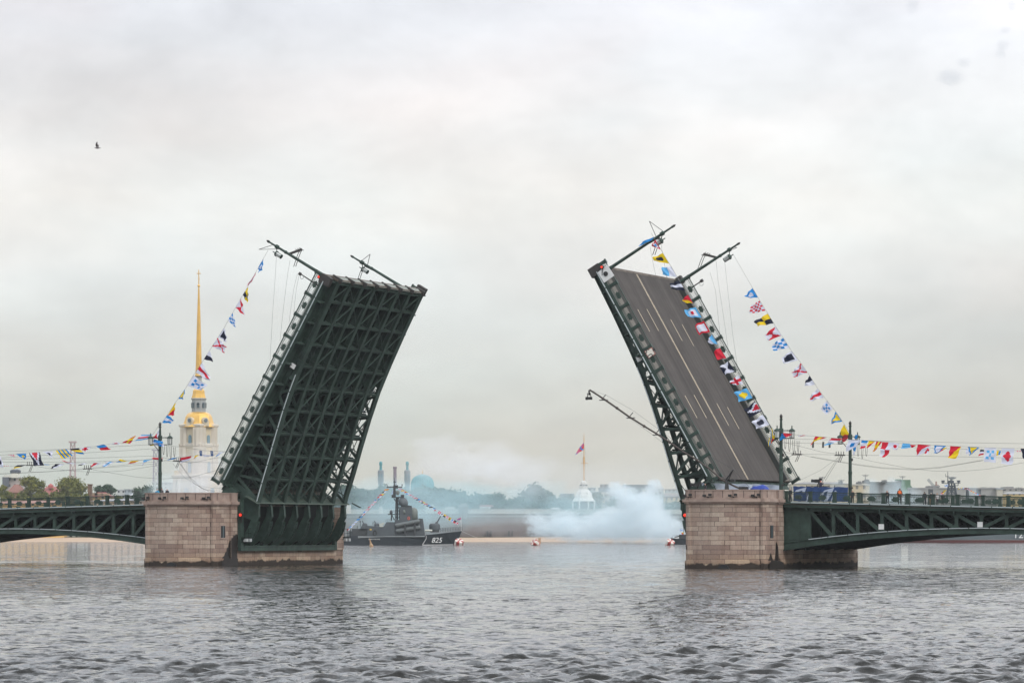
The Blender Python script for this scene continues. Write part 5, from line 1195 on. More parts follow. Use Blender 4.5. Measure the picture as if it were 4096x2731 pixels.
# ------------------------------------------------------------------ blue banners, tarpaulins, scaffold
BAN = mat('banner_blue', (.020, .055, .17), .7, var=.25, vscale=.8); BANW = mat('banner_white', (.42, .48, .60), .7, var=.12, vscale=.8); TARP = mat('pale_translucent_tarp', (.30, .36, .46), .6, col2=(.50, .54, .60), vscale=.5)
def banner(pts, v, mt, name, label, group, deco=(), post=False):
    P = [px_uz(x, y, v) for x, y in pts]; m = MB(); nx = 14; Q = []
    for i in range(nx + 1):
        t = i / nx; a = (P[0][0] + (P[1][0] - P[0][0]) * t, P[0][1] + (P[1][1] - P[0][1]) * t); b = (P[3][0] + (P[2][0] - P[3][0]) * t, P[3][1] + (P[2][1] - P[3][1]) * t)
        for k in range(5): f = k / 4; Q.append((a[0] + (b[0] - a[0]) * f, v + .09 * math.sin(9 * t + 3 * f), a[1] + (b[1] - a[1]) * f + .04 * math.sin(t * 12) * (1 - f)))
    m.add(Q, [(i * 5 + k, i * 5 + k + 1, (i + 1) * 5 + k + 1, (i + 1) * 5 + k) for i in range(nx) for k in range(4)])
    o = build(name, m, mt, None, frame='B', base=(P[0][0], v, P[0][1])); tag(o, label, 'banner', group)
    for poly in deco:
        G = [px_uz(x, y, v - .14) for x, y in poly]; n = len(G); m = MB(); m.add([(p[0], v - .14, p[1]) for p in G] + [(p[0], v - .11, p[1]) for p in G], [tuple(range(n)), tuple(range(n, 2 * n))[::-1]] + [(k, (k + 1) % n, n + (k + 1) % n, n + k) for k in range(n)])
        build('white_shape', m, BANW, o)
    return o
gB = 'blue banners on the fence behind the right lamp posts'
ZR = lambda *pts: [zRp(*p) for p in pts]
banner(ZR((370, 735), (487, 738), (487, 865), (372, 862)), 6, BAN, 'banner', 'blue banner with white shape, leftmost of three behind the railing', gB, [ZR((380, 790), (395, 768), (440, 755), (484, 745), (468, 790), (445, 790), (452, 770), (402, 785))])
banner(ZR((487, 740), (608, 742), (608, 866), (487, 865)), 6, BAN, 'banner', 'plain darker blue banner, middle of three behind the railing', gB, [ZR((478, 865), (500, 800), (506, 800), (490, 866))])
banner(ZR((608, 742), (842, 742), (842, 868), (608, 866)), 6, BAN, 'banner', 'blue banner with white angular letter shapes, rightmost of three', gB, [ZR((612, 800), (640, 770), (722, 745), (700, 800), (660, 866), (632, 866), (650, 835), (668, 775), (640, 785), (625, 815)), ZR((728, 772), (736, 772), (722, 802)), ZR((735, 775), (742, 775), (738, 788)), ZR((690, 866), (715, 800), (722, 800), (702, 866))])
m = MB(); u0, z0 = px_uz(*zRp(485, 737), 7.2); u1, _ = px_uz(*zRp(680, 737), 7.2); m.tube((u0, 7.2, z0), (u1, 7.2, z0), .05)
for u in (u0, (u0 + u1) / 2, u1): m.tube((u, 7.2, 8.0), (u, 7.2, z0 + .15), .05, n=6); m.tube((u, 9.2, 8.0), (u, 9.2, z0 + .15), .05, n=6)
m.box(u0, u1, 7.1, 9.3, 9.45, 9.55); tag(build('scaffold', m, IRON, None, frame='B', base=(u0, 7.2, 8)), 'low scaffold platform behind the blue banners', 'scaffold')
Z4 = lambda *pts: [z4p(*p) for p in pts]
banner(Z4((935, 885), (1115, 890), (1115, 940), (935, 936)), 1.2, TARP, 'tarpaulin', 'pale see-through sheet behind the person on the right pier', 'pale sheets behind the right parapet')
banner(Z4((1130, 890), (1310, 892), (1310, 945), (1130, 942)), 1.4, TARP, 'tarpaulin', 'pale sheet between the camera crane and the blue cover', 'pale sheets behind the right parapet')
banner(Z4((1310, 892), (1515, 900), (1515, 945), (1310, 945)), 1.6, TARP, 'tarpaulin', 'pale sheet behind the blue cover on the right pier', 'pale sheets behind the right parapet')
u, z = px_uz(*zRp(95, 768), -2.5); m = MB(); m.lathe([(1.15, -.9), (1.1, -.3), (1.0, .1), (.7, .45), (.35, .58), (.02, .60)], (0, 0, 0), 18, sq=.55)
m.v = [(u - .1 + x * 1.15 + .10 * math.sin(7 * y), -2.5 + y, z + zz + .08 * math.sin(5 * x + 3 * y)) for x, y, zz in m.v]
tag(build('covered_equipment', m, mat('royal_blue_cover', (.008, .040, .30), .45, var=.2), None, frame='B', base=(u, -2.5, 8.4)), 'lumpy equipment under a royal blue cover on the right pier', 'tarpaulin cover')
# ------------------------------------------------------------------ far bank
ZG = 2.15
def X(sx, Y): return (sx / 4 - 512) * Y / F
def Z(sy, Y): return H + (HZ - sy / 4) * Y / F
zt_ = lambda x, y: (2200 + x / 4.611, 1740 + y / 4.611); zl_ = lambda x, y: (x / 3.92, 1860 + y / 3.92); zr_ = lambda x, y: (3160 + x / 2.513, 1880 + y / 2.513)
zsa = lambda x, y: (1380 + x / 5.058, 1880 + y / 5.058); zsb = lambda x, y: (1600 + x / 5.407, 1900 + y / 5.407); zc_ = lambda x, y: (600 + x / 1.568, 1000 + y / 1.568)
zg_ = lambda x, y: (2460 + x / 7.84, 1900 + y / 7.84); zs_ = lambda x, y: (1300 + x / 3.485, 1750 + y / 3.485)
def wroot(name, sx, Y, label, cat, group=None, z=ZG): return root(name, (X(sx, Y), Y, z), label, cat, group)
def facade_mat(name, col, win=(.05, .06, .07), bw=3.2, rh=3.6, fx=.36, fz=.45):
    """plaster wall with rows of window openings drawn by maths on object coordinates"""
    m = bpy.data.materials.new(name); m.use_nodes = True; t = m.node_tree; b = t.nodes['Principled BSDF']; L = t.links.new
    tcn = t.nodes.new('ShaderNodeTexCoord'); s = t.nodes.new('ShaderNodeSeparateXYZ'); L(tcn.outputs['Object'], s.inputs[0])
    def mth(op, a, b_=None):
        n = t.nodes.new('ShaderNodeMath'); n.operation = op
        for i, q in enumerate((a, b_)):
            if q is None: continue
            if isinstance(q, (int, float)): n.inputs[i].default_value = q
            else: L(q, n.inputs[i])
        return n.outputs[0]
    xy = mth('ADD', s.outputs['X'], s.outputs['Y'])
    fxx = mth('LESS_THAN', mth('ABSOLUTE', mth('SUBTRACT', mth('FRACT', mth('DIVIDE', xy, bw)), .5)), fx / 2)
    fzz = mth('LESS_THAN', mth('ABSOLUTE', mth('SUBTRACT', mth('FRACT', mth('DIVIDE', s.outputs['Z'], rh)), .5)), fz / 2)
    w_ = mth('MULTIPLY', fxx, fzz)
    n = t.nodes.new('ShaderNodeTexNoise'); n.inputs['Scale'].default_value = .12; n.inputs['Detail'].default_value = 5; L(tcn.outputs['Object'], n.inputs['Vector'])
    r = t.nodes.new('ShaderNodeValToRGB'); L(n.outputs['Fac'], r.inputs[0]); r.color_ramp.elements[0].color = (*[c * .8 for c in col], 1); r.color_ramp.elements[1].color = (*[c * 1.15 for c in col], 1)
    mx = t.nodes.new('ShaderNodeMixRGB'); L(w_, mx.inputs[0]); L(r.outputs[0], mx.inputs[1]); mx.inputs[2].default_value = (*win, 1); L(mx.outputs[0], b.inputs['Base Color']); b.inputs['Roughness'].default_value = .8
    return m
# ---- fortress wall and bastion
FW = mat('fortress_stone', (.105, .085, .080), .9, col2=(.17, .135, .12), vscale=.05, bump=.3, bscale=1)
FT = mat('fortress_parapet', (.40, .40, .37), .85, var=.12, vscale=.1)
Yw = 1612.0
fw = wroot('fortress_wall', 2100, Yw, 'long dark fortress wall with pale parapet above the sandy beach', 'fortress')
zt0 = Z(2052, Yw); m = MB()
pts = [(880, 1640), (1250, 1640), (1850, 1612), (2400, 1616), (2720, 1640), (2900, 1700)]
def strip(m, z0, z1, dy0, dy1, batter=0.0):
    for (a, ya), (c, yc) in zip(pts[:-1], pts[1:]):
        xa, xc = X(a, Yw), X(c, Yw)
        m.add([(xa, ya + dy0, z0), (xc, yc + dy0, z0), (xc, yc + dy1, z0), (xa, ya + dy1, z0), (xa, ya + dy0 + batter, z1), (xc, yc + dy0 + batter, z1), (xc, yc + dy1, z1), (xa, ya + dy1, z1)], [(0, 3, 2, 1), (4, 5, 6, 7), (0, 1, 5, 4), (1, 2, 6, 5), (2, 3, 7, 6), (3, 0, 4, 7)])
strip(m, 0, zt0, 0, 12, 1.4); build('wall', m, FW, fw)
m = MB(); strip(m, zt0 + .01, zt0 + 2.0, .4, 3.0); strip(m, zt0 + .9, zt0 + 1.25, .1, 3.2) if False else None; build('parapet', m, FT, fw)
m = MB(); strip(m, zt0 - 1.5, zt0 - 1.2, .6, 2.6); strip(m, zt0 + 2.02, zt0 + 2.3, .1, 3.4); build('cordon', m, FT, fw)
m = MB()
for k in range(7):
    x = X(1950 + k * 85, Yw); m.box(x - .35, x + .35, 1609.4, 1612.6, 2.6, 5.2); m.box(x + 1.4, x + 2.0, 1609.4, 1612.6, 2.6, 5.2)
build('loophole', m, BLACK, fw)
m = MB(); c = (X(1854, Yw), Yw - .2, 0); m.lathe([(1.6, zt0 - 2.5), (2.3, zt0 - .5), (2.3, zt0 + 3.2), (2.7, zt0 + 3.3), (2.4, zt0 + 3.9), (1.0, zt0 + 4.9), (.1, zt0 + 5.1)], c, 8); build('sentry_turret', m, FW, fw)
m = MB()
for k, (x0, x1) in enumerate(((1605, 1640), (1700, 1735), (1780, 1820), (1384, 1400), (1515, 1528))):
    m.box(X(x0, Yw), X(x1, Yw), Yw + 5, Yw + 9, zt0, zt0 + 3.4 + k % 2)
build('rampart_block', m, FT, fw)
def onwall(name, x0, x1, y0, y1, label, cat, col, win=None, roof=None, group=None):
    Y = 1622; b = wroot(name, (x0 + x1) / 2, Y, label, cat, group, z=zt0); m = MB(); xa, xb = X(x0, Y), X(x1, Y); za, zb = zt0 - .5, Z(y0, Y)
    m.box(xa, xb, Y - 3, Y + 3, za, zb); build('wall', m, mat(name + '_wall_%d' % x0, col, .7), b)
    if roof: m = MB(); m.box(xa - .3, xb + .3, Y - 3.3, Y + 3.3, zb, zb + .45); m.box(xa + .4, xb - .4, Y - 2.4, Y + 2.4, zb + .45, zb + .8); build('roof', m, mat('roof_%d' % x0, roof, .7), b)
    for k in range(win or 0):
        w_ = (xb - xa) / (win + .6); m = MB(); x = xa + w_ * (k + .5); m.box(x, x + w_ * .6, Y - 3.06, Y - 3.0 + .02, za + (zb - za) * .45, za + (zb - za) * .8); build('window', m, mat('window_glass_dark', (.06, .09, .10), .2), b)
    return b
kb = onwall('guard_kiosk', 1919, 1971, 2024, 2044, 'white kiosk with dark windows on the rampart near the turret', 'kiosk', (.62, .62, .60), 4, (.45, .25, .22))
m = MB(); Y = 1618.9
for k in range(5): x = X(1958 + k * 2.6, Y); m.add([(x, Y, zt0), (x + .8, Y, zt0), (x + 1.5, Y, zt0 + 3.4), (x + .7, Y, zt0 + 3.4), (x, Y + .04, zt0), (x + .8, Y + .04, zt0), (x + 1.5, Y + .04, zt0 + 3.4), (x + .7, Y + .04, zt0 + 3.4)], [(0, 1, 2, 3), (7, 6, 5, 4), (0, 4, 5, 1), (1, 5, 6, 2), (2, 6, 7, 3), (3, 7, 4, 0)])
build('striped_panel', m, BLACK, kb)
onwall('rampart_vent', 1975, 1985, 2033, 2044, 'small pale box on the rampart just right of the kiosk', 'box', (.55, .57, .45), group='pale boxes on the rampart')
onwall('rampart_vent', 1994, 2004, 2033, 2044, 'second small pale box right of the rampart kiosk', 'box', (.55, .57, .45), group='pale boxes on the rampart')
onwall('rampart_vent', 2250, 2272, 2034, 2044, 'pale yellow box with three small openings beside the flag tower', 'box', (.55, .55, .38), 3, group='pale boxes on the rampart')
onwall('rampart_tent', 2206, 2238, 2034, 2044, 'low white tent on the rampart left of the flag tower', 'tent', (.65, .66, .66), 0, (.7, .7, .7))
# ---- flag tower
Y = 1630.0; ft = wroot('flag_tower', 2336, Y, 'white octagonal flag tower with bell-shaped roof and tall mast', 'tower', z=zt0)
pxm = Y / F / 4; cx = X(zt_(620, 0)[0], Y)
def zz(y): return Z(zt_(0, y)[1], Y)
def rr_(w): return w / 4.611 * pxm
WTW = mat('white_tower_paint', (.62, .63, .60), .6, var=.06, vscale=.4); O8 = math.pi / 8
m = MB(); m.lathe([(rr_(232), zz(1215)), (rr_(238), zz(1208)), (rr_(215), zz(1190)), (rr_(190), zz(1160)), (rr_(172), zz(1130)), (rr_(178), zz(1125)), (rr_(160), zz(1090)), (rr_(135), zz(1040)), (rr_(108), zz(1005)), (rr_(75), zz(985)), (rr_(70), zz(980))], (cx, Y, 0), 8, rot=O8); build('roof', m, WTW, ft)
m = MB(); m.lathe([(rr_(68), zz(985)), (rr_(90), zz(972)), (rr_(90), zz(960)), (rr_(62), zz(958)), (rr_(58), zz(895)), (rr_(64), zz(885)), (rr_(60), zz(848)), (rr_(30), zz(838)), (rr_(8), zz(828))], (cx, Y, 0), 8, rot=O8)
for k in range(8):
    t = k * math.pi / 4; a = (cx + rr_(86) * math.cos(t), Y + rr_(86) * math.sin(t)); c2 = (cx + rr_(86) * math.cos(t + .785), Y + rr_(86) * math.sin(t + .785)); m.tube((*a, zz(960)), (*a, zz(932)), .12, n=5); m.tube((*a, zz(934)), (*c2, zz(934)), .12, n=5)
lan = build('lantern_gallery', m, WTW, ft)
m = MB()
for k in range(8): t = k * math.pi / 4; m.box(cx + rr_(60) * math.cos(t) - .35, cx + rr_(60) * math.cos(t) + .35, Y + rr_(60) * math.sin(t) - .35, Y + rr_(60) * math.sin(t) + .35, zz(930), zz(903))
build('lantern_window', m, mat('window_glass_dark', (.06, .09, .10), .2), lan)
for k in range(8):
    t = O8 + k * math.pi / 4; a = (cx + rr_(215) * math.cos(t), Y + rr_(215) * math.sin(t)); m = MB(); m.lathe([(.50, zt0 - 2), (.50, zz(1390)), (.38, zz(1380)), (.36, zz(1235)), (.55, zz(1220)), (.55, zz(1212))], (*a, 0), 8); build('column', m, WTW, ft)
m = MB(); m.lathe([(rr_(140), zt0 - 2), (rr_(140), zz(1216))], (cx, Y, 0), 8, rot=O8); build('inner_wall', m, mat('tower_inner_wall', (.12, .11, .11), .8), ft)
m = MB(); m.lathe([(rr_(222), zt0 - 3), (rr_(222), zt0 - .2)], (cx, Y, 0), 8, rot=O8); build('base', m, FT, ft)
for t in (-2.0, -1.15): m = MB(); m.lathe([(.5, 0), (.45, .25)], (cx + rr_(135) * math.cos(t), Y + rr_(142) * math.sin(t), zz(1075)), 8, axis=(0, -1, 0)); build('dormer', m, mat('tower_inner_wall', (.12, .11, .11), .8), ft)
m = MB(); MW = mat('varnished_mast', (.55, .30, .085), .5); m.lathe([(rr_(9), zz(830)), (rr_(11), zz(530)), (rr_(16), zz(500)), (rr_(14), zz(400)), (rr_(7), zz(398)), (rr_(6), zz(60)), (.03, zz(-50))], (cx + rr_(6), Y, 0), 10); m.tube((cx - rr_(55), Y, zz(508)), (cx + rr_(85), Y, zz(508)), .12, .10); m.lathe([(rr_(19), zz(402)), (rr_(19), zz(394))], (cx + rr_(8), Y, 0), 8); build('mast', m, MW, ft)
m = MB()
for sx in (-1, 1):
    m.tube((cx + sx * rr_(48), Y, zz(830)), (cx + sx * rr_(28), Y, zz(400)), .035, n=4); m.tube((cx + sx * rr_(25), Y, zz(830)), (cx + sx * rr_(18), Y, zz(400)), .035, n=4); m.tube((cx + sx * rr_(50), Y, zz(400)), (cx + sx * rr_(14), Y, zz(180)), .03, n=4); m.tube((cx + sx * rr_(150), Y, zz(1000)), (cx + sx * rr_(70), Y, zz(508)), .03, n=4)
    for k in range(12): z_ = zz(830 - k * 35); f_ = k / 12; m.tube((cx + sx * rr_(48 - 20 * f_), Y, z_), (cx + sx * rr_(25 - 7 * f_), Y, z_), .03, n=4)
build('rigging', m, mat('rope_grey', (.20, .20, .19), .8), ft)
flag([zt_(628, 122), zt_(615, 262), zt_(465, 356), zt_(560, 200)], None, 'salt', 'rb', '', None, seed=5, Y=Y - 1, name='naval_jack', label='large red flag with white-edged blue cross flying on the flag tower', amp=.08, n=(24, 18))
# ---- cathedral bell tower
Y = 1760.0; ct = wroot('bell_tower', 796, Y, 'pale bell tower with tall golden spire and cross, wrapped in smoke', 'bell tower'); pxm2 = Y / F / 4
cx = X(zc_(306, 0)[0], Y); czz = lambda y: Z(zc_(0, y)[1], Y); cr_ = lambda w: w / 1.568 * pxm2
GOLD = mat('gilded_metal', (.72, .43, .10), .32, metal=.55, var=.10, vscale=.3); CREAM = mat('cathedral_plaster', (.56, .46, .30), .8, col2=(.60, .53, .40), vscale=.15); PILW = mat('cathedral_pilasters', (.58, .52, .43), .8); CGREY = mat('cathedral_grey', (.30, .31, .30), .8); CW = mat('cathedral_window', (.12, .22, .27), .4)
m = MB(); m.lathe([(cr_(22), czz(786)), (cr_(20), czz(745)), (cr_(17), czz(640)), (cr_(11), czz(420)), (cr_(4.5), czz(238)), (.3, czz(228))], (cx, Y, 0), 8, rot=.2)
m.lathe([(cr_(24), czz(790)), (cr_(26), czz(785)), (cr_(22), czz(778))], (cx, Y, 0), 12); build('spire', m, GOLD, ct, smooth=False)
m = MB(); m.ico((cx, Y, czz(222)), cr_(9), 12); m.tube((cx, Y, czz(212)), (cx, Y, czz(122)), .28, .22); m.tube((cx - cr_(13), Y, czz(145)), (cx + cr_(13), Y, czz(145)), .22); m.ico((cx + cr_(2), Y, czz(180)), cr_(5), 6, (.5, .5, 2.2)); build('cross', m, GOLD, ct)
m = MB(); m.lathe([(cr_(26), czz(866)), (cr_(20), czz(862)), (cr_(19), czz(800)), (cr_(25), czz(792))], (cx, Y, 0), 8, rot=O8); up_ = build('upper_lantern', m, CGREY, ct)
m = MB(); m.lathe([(cr_(48), czz(930)), (cr_(46), czz(922)), (cr_(40), czz(900)), (cr_(38), czz(880)), (cr_(28), czz(867))], (cx, Y, 0), 8, rot=O8); build('small_dome', m, GOLD, ct)
m = MB(); m.lathe([(cr_(50), czz(1015)), (cr_(46), czz(1010)), (cr_(45), czz(940)), (cr_(52), czz(930)), (cr_(48), czz(926))], (cx, Y, 0), 8, rot=O8); dr = build('drum', m, CGREY, ct)
for k in range(8):
    t = -math.pi / 2 + (k - 3.5) * math.pi / 4 + math.pi / 8; m = MB(); p = Vector((cx + cr_(43) * math.cos(t), Y + cr_(43) * math.sin(t), 0)); m.lathe([(cr_(8), 0), (cr_(8), .4)], (p.x, p.y, czz(962)), 10, axis=(math.cos(t), math.sin(t), 0))
    tx, ty = -math.sin(t), math.cos(t); q = lambda a, z, o: (p.x + tx * a + math.cos(t) * o, p.y + ty * a + math.sin(t) * o, z); a_ = cr_(8)
    m.add([q(-a_, czz(988), 0), q(a_, czz(988), 0), q(a_, czz(962), 0), q(-a_, czz(962), 0), q(-a_, czz(988), .4), q(a_, czz(988), .4), q(a_, czz(962), .4), q(-a_, czz(962), .4)], [(0, 1, 2, 3), (7, 6, 5, 4), (0, 4, 5, 1), (1, 5, 6, 2), (2, 6, 7, 3), (3, 7, 4, 0)])
    build('window', m, mat('window_glass_dark', (.06, .09, .10), .2), dr)
S4 = R(38)
m = MB(); m.lathe([(cr_(108), czz(1108)), (cr_(102), czz(1098)), (cr_(93), czz(1080)), (cr_(87), czz(1060)), (cr_(82), czz(1042)), (cr_(72), czz(1026)), (cr_(60), czz(1018)), (cr_(50), czz(1013))], (cx, Y, 0), 8, rot=R(-82)); build('great_dome', m, GOLD, ct)
def square(w0, z0, w1, z1, m): m.lathe([(w0, z0), (w1, z1)], (cx, Y, 0), 4, rot=S4 - .785 + math.pi / 4 if False else R(-90 + 8))
def stage(hw, y0, y1, name, cor):                       # square storey, half diagonal hw in close-up pixels
    m = MB(); m.lathe([(cr_(hw), czz(y0)), (cr_(hw), czz(y1))], (cx, Y, 0), 4, rot=R(-82)); o = build(name, m, CREAM, ct)
    m = MB(); m.lathe([(cr_(hw + 3), czz(y1) - .1), (cr_(hw + cor), czz(y1) + .9), (cr_(hw + cor), czz(y1) + 1.6), (cr_(hw - 4), czz(y1) + 2.0)], (cx, Y, 0), 4, rot=R(-82)); build('cornice', m, PILW, o)
    m = MB()
    for k in range(4):
        t0 = R(-82) + k * math.pi / 2; a = Vector((math.cos(t0), math.sin(t0), 0)) * cr_(hw); c = Vector((math.cos(t0 + math.pi / 2), math.sin(t0 + math.pi / 2), 0)) * cr_(hw); nrm = (a + c).normalized()
        for f_ in (.08, .24, .76, .92):
            p = a.lerp(c, f_) + nrm * .25; m.box(cx + p.x - .9, cx + p.x + .9, Y + p.y - .9, Y + p.y + .9, czz(y0), czz(y1))
    build('pilaster', m, PILW, o); return o
def arched(hw, y0, y1, o, w_=6.5, round_=False):
    for k in (-1, 0):
        t0 = R(-82) + k * math.pi / 2; a = Vector((math.cos(t0), math.sin(t0), 0)) * cr_(hw); c = Vector((math.cos(t0 + math.pi / 2), math.sin(t0 + math.pi / 2), 0)) * cr_(hw); nrm = (a + c).normalized(); tn = (c - a).normalized(); p = a.lerp(c, .5) + Vector((cx, Y, 0)) + nrm * .05
        aw = cr_(w_) / .72; m = MB(); P = [(-aw, czz(y0)), (aw, czz(y0)), (aw, czz(y1) - aw)] + [(aw * math.cos(s_), czz(y1) - aw + aw * math.sin(s_)) for s_ in np.linspace(.3, 2.84, 7)] + [(-aw, czz(y1) - aw)]; n = len(P)
        m.add([tuple(p + tn * x + Vector((0, 0, z_)) + nrm * o_) for o_ in (0, .35) for x, z_ in P], [tuple(range(n)), tuple(range(n, 2 * n))[::-1]] + [(i, (i + 1) % n, n + (i + 1) % n, n + i) for i in range(n)]); build('window', m, CW, o)
s3 = stage(112, 1226, 1112, 'third_stage', 14); arched(112, 1222, 1158, s3, 9)
s2 = stage(118, 1408, 1232, 'second_stage', 8); arched(118, 1394, 1325, s2, 9)
s1 = stage(160, 1530, 1428, 'first_stage', 12); arched(160, 1530, 1488, s1, 11)
for sx in (-1, 1):                                      # scrolled volutes beside the second stage
    m = MB(); P = [(sx * cr_(92), czz(1415)), (sx * cr_(150), czz(1415)), (sx * cr_(152), czz(1385)), (sx * cr_(138), czz(1378)), (sx * cr_(122), czz(1388)), (sx * cr_(108), czz(1365)), (sx * cr_(98), czz(1330)), (sx * cr_(92), czz(1300))]
    m.prism([(cx + a, b) for a, b in P], 'y', Y - 3, Y + 1); build('volute', m, CREAM, s2)
for dx in (-48, 50):                                    # clock dormers on the great dome
    m = MB(); p = (cx + cr_(dx), Y - cr_(84), czz(1068)); m.lathe([(cr_(21), -4.5), (cr_(21), .2)], p, 14, axis=(dx / 100, -.8, 0)); m.box(p[0] - cr_(21), p[0] + cr_(21), p[1] - .15, p[1] + 4, czz(1104), p[2]); d_ = build('dormer', m, CREAM, ct)
    m = MB(); m.lathe([(cr_(12), .2), (cr_(12), .7)], p, 14, axis=(dx / 100, -.8, 0)); build('clock_face', m, mat('clock_face', (.12, .15, .17), .5), d_)
m = MB(); m.box(cx - cr_(190), cx + cr_(160), Y + 6, Y + 60, ZG, czz(1500)); build('nave', m, CREAM, ct)
# ---- mosque and chimney
Y = 2500.0; mqz = lambda y: Z(zs_(0, y)[1], Y); mr = lambda w: w / 3.485 * Y / F / 4
MB_ = mat('turquoise_tiles', (.060, .26, .29), .45, var=.2, vscale=.25); MS = mat('grey_granite_minaret', (.21, .24, .26), .85, var=.1, vscale=.1)
mq = wroot('mosque', zs_(1250, 0)[0], Y, 'large ribbed turquoise mosque dome rising above the trees', 'mosque'); cx = X(zs_(1358, 0)[0], Y)
m = MB(); prof = [(163, 745), (160, 700), (160, 640), (152, 600), (135, 565), (112, 542), (80, 520), (38, 508), (8, 500)]
n = 56; P = []
for w_, y_ in prof:
    for k in range(n): t = 2 * math.pi * k / n; r_ = mr(w_) * (1 + (.018 if k % 2 else -.018) * (1 if y_ > 530 else 0)); P.append((cx + r_ * math.cos(t), Y + r_ * math.sin(t), mqz(y_)))
m.add(P, [(i * n + k, i * n + (k + 1) % n, (i + 1) * n + (k + 1) % n, (i + 1) * n + k) for i in range(len(prof) - 1) for k in range(n)]); build('dome', m, MB_, mq)
m = MB(); m.lathe([(mr(165), ZG), (mr(165), mqz(735))], (cx, Y, 0), 24); build('drum', m, MS, mq)
m = MB(); m.lathe([(mr(6), mqz(500)), (mr(9), mqz(485)), (mr(4), mqz(478)), (mr(6), mqz(465)), (mr(1.5), mqz(455)), (mr(1), mqz(425))], (cx, Y, 0), 8); build('finial', m, GOLD, mq)
for q, l in ((777, 'grey minaret with ribbed turquoise cap, left of the tall chimney'), (1147, 'grey minaret with ribbed turquoise cap, between the chimney and the dome')):
    cx = X(zs_(q, 0)[0], Y); b = root('minaret', (cx, Y, ZG), l, 'minaret', 'two minarets of the mosque')
    m = MB(); m.lathe([(mr(36), ZG), (mr(33), mqz(650)), (mr(42), mqz(590)), (mr(42), mqz(460)), (mr(36), mqz(447)), (mr(20), mqz(444))], (cx, Y, 0), 16); sh = build('shaft', m, MS, b)
    for k in (-1, 1): m = MB(); m.box(cx + mr(16 * k) - mr(5), cx + mr(16 * k) + mr(5), Y - mr(44), Y - mr(34), mqz(550), mqz(500)); build('window', m, CW, sh)
    m = MB(); m.lathe([(mr(19), mqz(447)), (mr(17), mqz(382)), (mr(22), mqz(376)), (mr(23), mqz(350)), (mr(19), mqz(333)), (mr(8), mqz(326)), (.1, mqz(322))], (cx, Y, 0), 12); build('turquoise_cap', m, MB_, b)
cx = X(zs_(975, 0)[0], 2450); m = MB(); Y = 2450; mqz2 = lambda y: Z(zs_(0, y)[1], Y); m.lathe([(mr(30), ZG), (mr(23), mqz2(430)), (mr(28), mqz2(418)), (mr(28), mqz2(400)), (mr(22), mqz2(398))], (cx, Y, 0), 12)
b = build('factory_chimney', m, mat('chimney_brick', (.20, .16, .19), .9, var=.1, vscale=.1), None, base=(cx, Y, ZG)); tag(b, 'tall brick factory chimney between the two minarets', 'chimney')

# ---- trees
def leaf_mat(name, a, b_):
    m = bpy.data.materials.new(name); m.use_nodes = True; t = m.node_tree; p = t.nodes['Principled BSDF']; L = t.links.new
    tcn = t.nodes.new('ShaderNodeTexCoord'); n = t.nodes.new('ShaderNodeTexNoise'); n.inputs['Scale'].default_value = .35; n.inputs['Detail'].default_value = 6; n.inputs['Roughness'].default_value = .7; L(tcn.outputs['Object'], n.inputs['Vector'])
    r = t.nodes.new('ShaderNodeValToRGB'); L(n.outputs['Fac'], r.inputs[0]); r.color_ramp.elements[0].position = .35; r.color_ramp.elements[0].color = (*a, 1); r.color_ramp.elements[1].position = .65; r.color_ramp.elements[1].color = (*b_, 1)
    L(r.outputs[0], p.inputs['Base Color']); p.inputs['Roughness'].default_value = .8; p.inputs['Specular IOR Level'].default_value = .15
    tr = t.nodes.new('ShaderNodeBsdfTranslucent'); L(r.outputs[0], tr.inputs[0]); mx = t.nodes.new('ShaderNodeMixShader'); mx.inputs[0].default_value = .25; L(p.outputs[0], mx.inputs[1]); L(tr.outputs[0], mx.inputs[2]); L(mx.outputs[0], t.nodes['Material Output'].inputs[0])
    return m
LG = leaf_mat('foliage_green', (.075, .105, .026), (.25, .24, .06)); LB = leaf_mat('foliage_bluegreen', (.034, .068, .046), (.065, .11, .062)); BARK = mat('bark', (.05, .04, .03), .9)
def tree_mesh(wd, ht, seed, mt, leaves=2600, leaf=.55, blobs=16, willow=False):
    r = np.random.default_rng(seed); m = MB(); m.tube((0, 0, -1), (0, 0, ht * .45), wd * .035, wd * .022, 7); tips = []
    BL = []
    for k in range(blobs):
        t = r.uniform(0, 6.28); zf = r.uniform(.22, .90); prof_ = math.sin(math.pi * min(1, .12 + .86 * ((zf - .15) / .85) ** .8)) ** .6; rad = wd * .46 * prof_ * r.uniform(.25, 1.0)
        c = np.array([rad * math.cos(t), rad * math.sin(t), ht * zf]); BL.append((c, wd * r.uniform(.10, .19)))
        m.tube((0, 0, ht * r.uniform(.15, .42)), tuple(c), wd * .013, wd * .004, 5)
    for k in range(3): BL.append((np.array([r.uniform(-.16, .16) * wd, r.uniform(-.1, .1) * wd, ht * r.uniform(.86, .92)]), wd * r.uniform(.07, .11)))
    V = []; Fc = []
    for i in range(leaves):
        c, rad = BL[r.integers(len(BL))]; d = r.normal(size=3); d /= np.linalg.norm(d); q = c + d * rad * (r.uniform(.4, 1.0) if r.random() < .72 else r.uniform(1.0, 1.5)) * np.array([1, 1, .85])
        if q[2] < ht * .12: continue
        a = r.normal(size=3); a /= np.linalg.norm(a); b = np.cross(a, d + .01); b /= np.linalg.norm(b) + 1e-6; s = leaf * r.uniform(.6, 1.5)
        o = len(V); V += [tuple(q - a * s), tuple(q + b * s * .7), tuple(q + a * s), tuple(q - b * s * .7)]; Fc.append((o, o + 1, o + 2, o + 3))
    return m, V, Fc
TC = {}
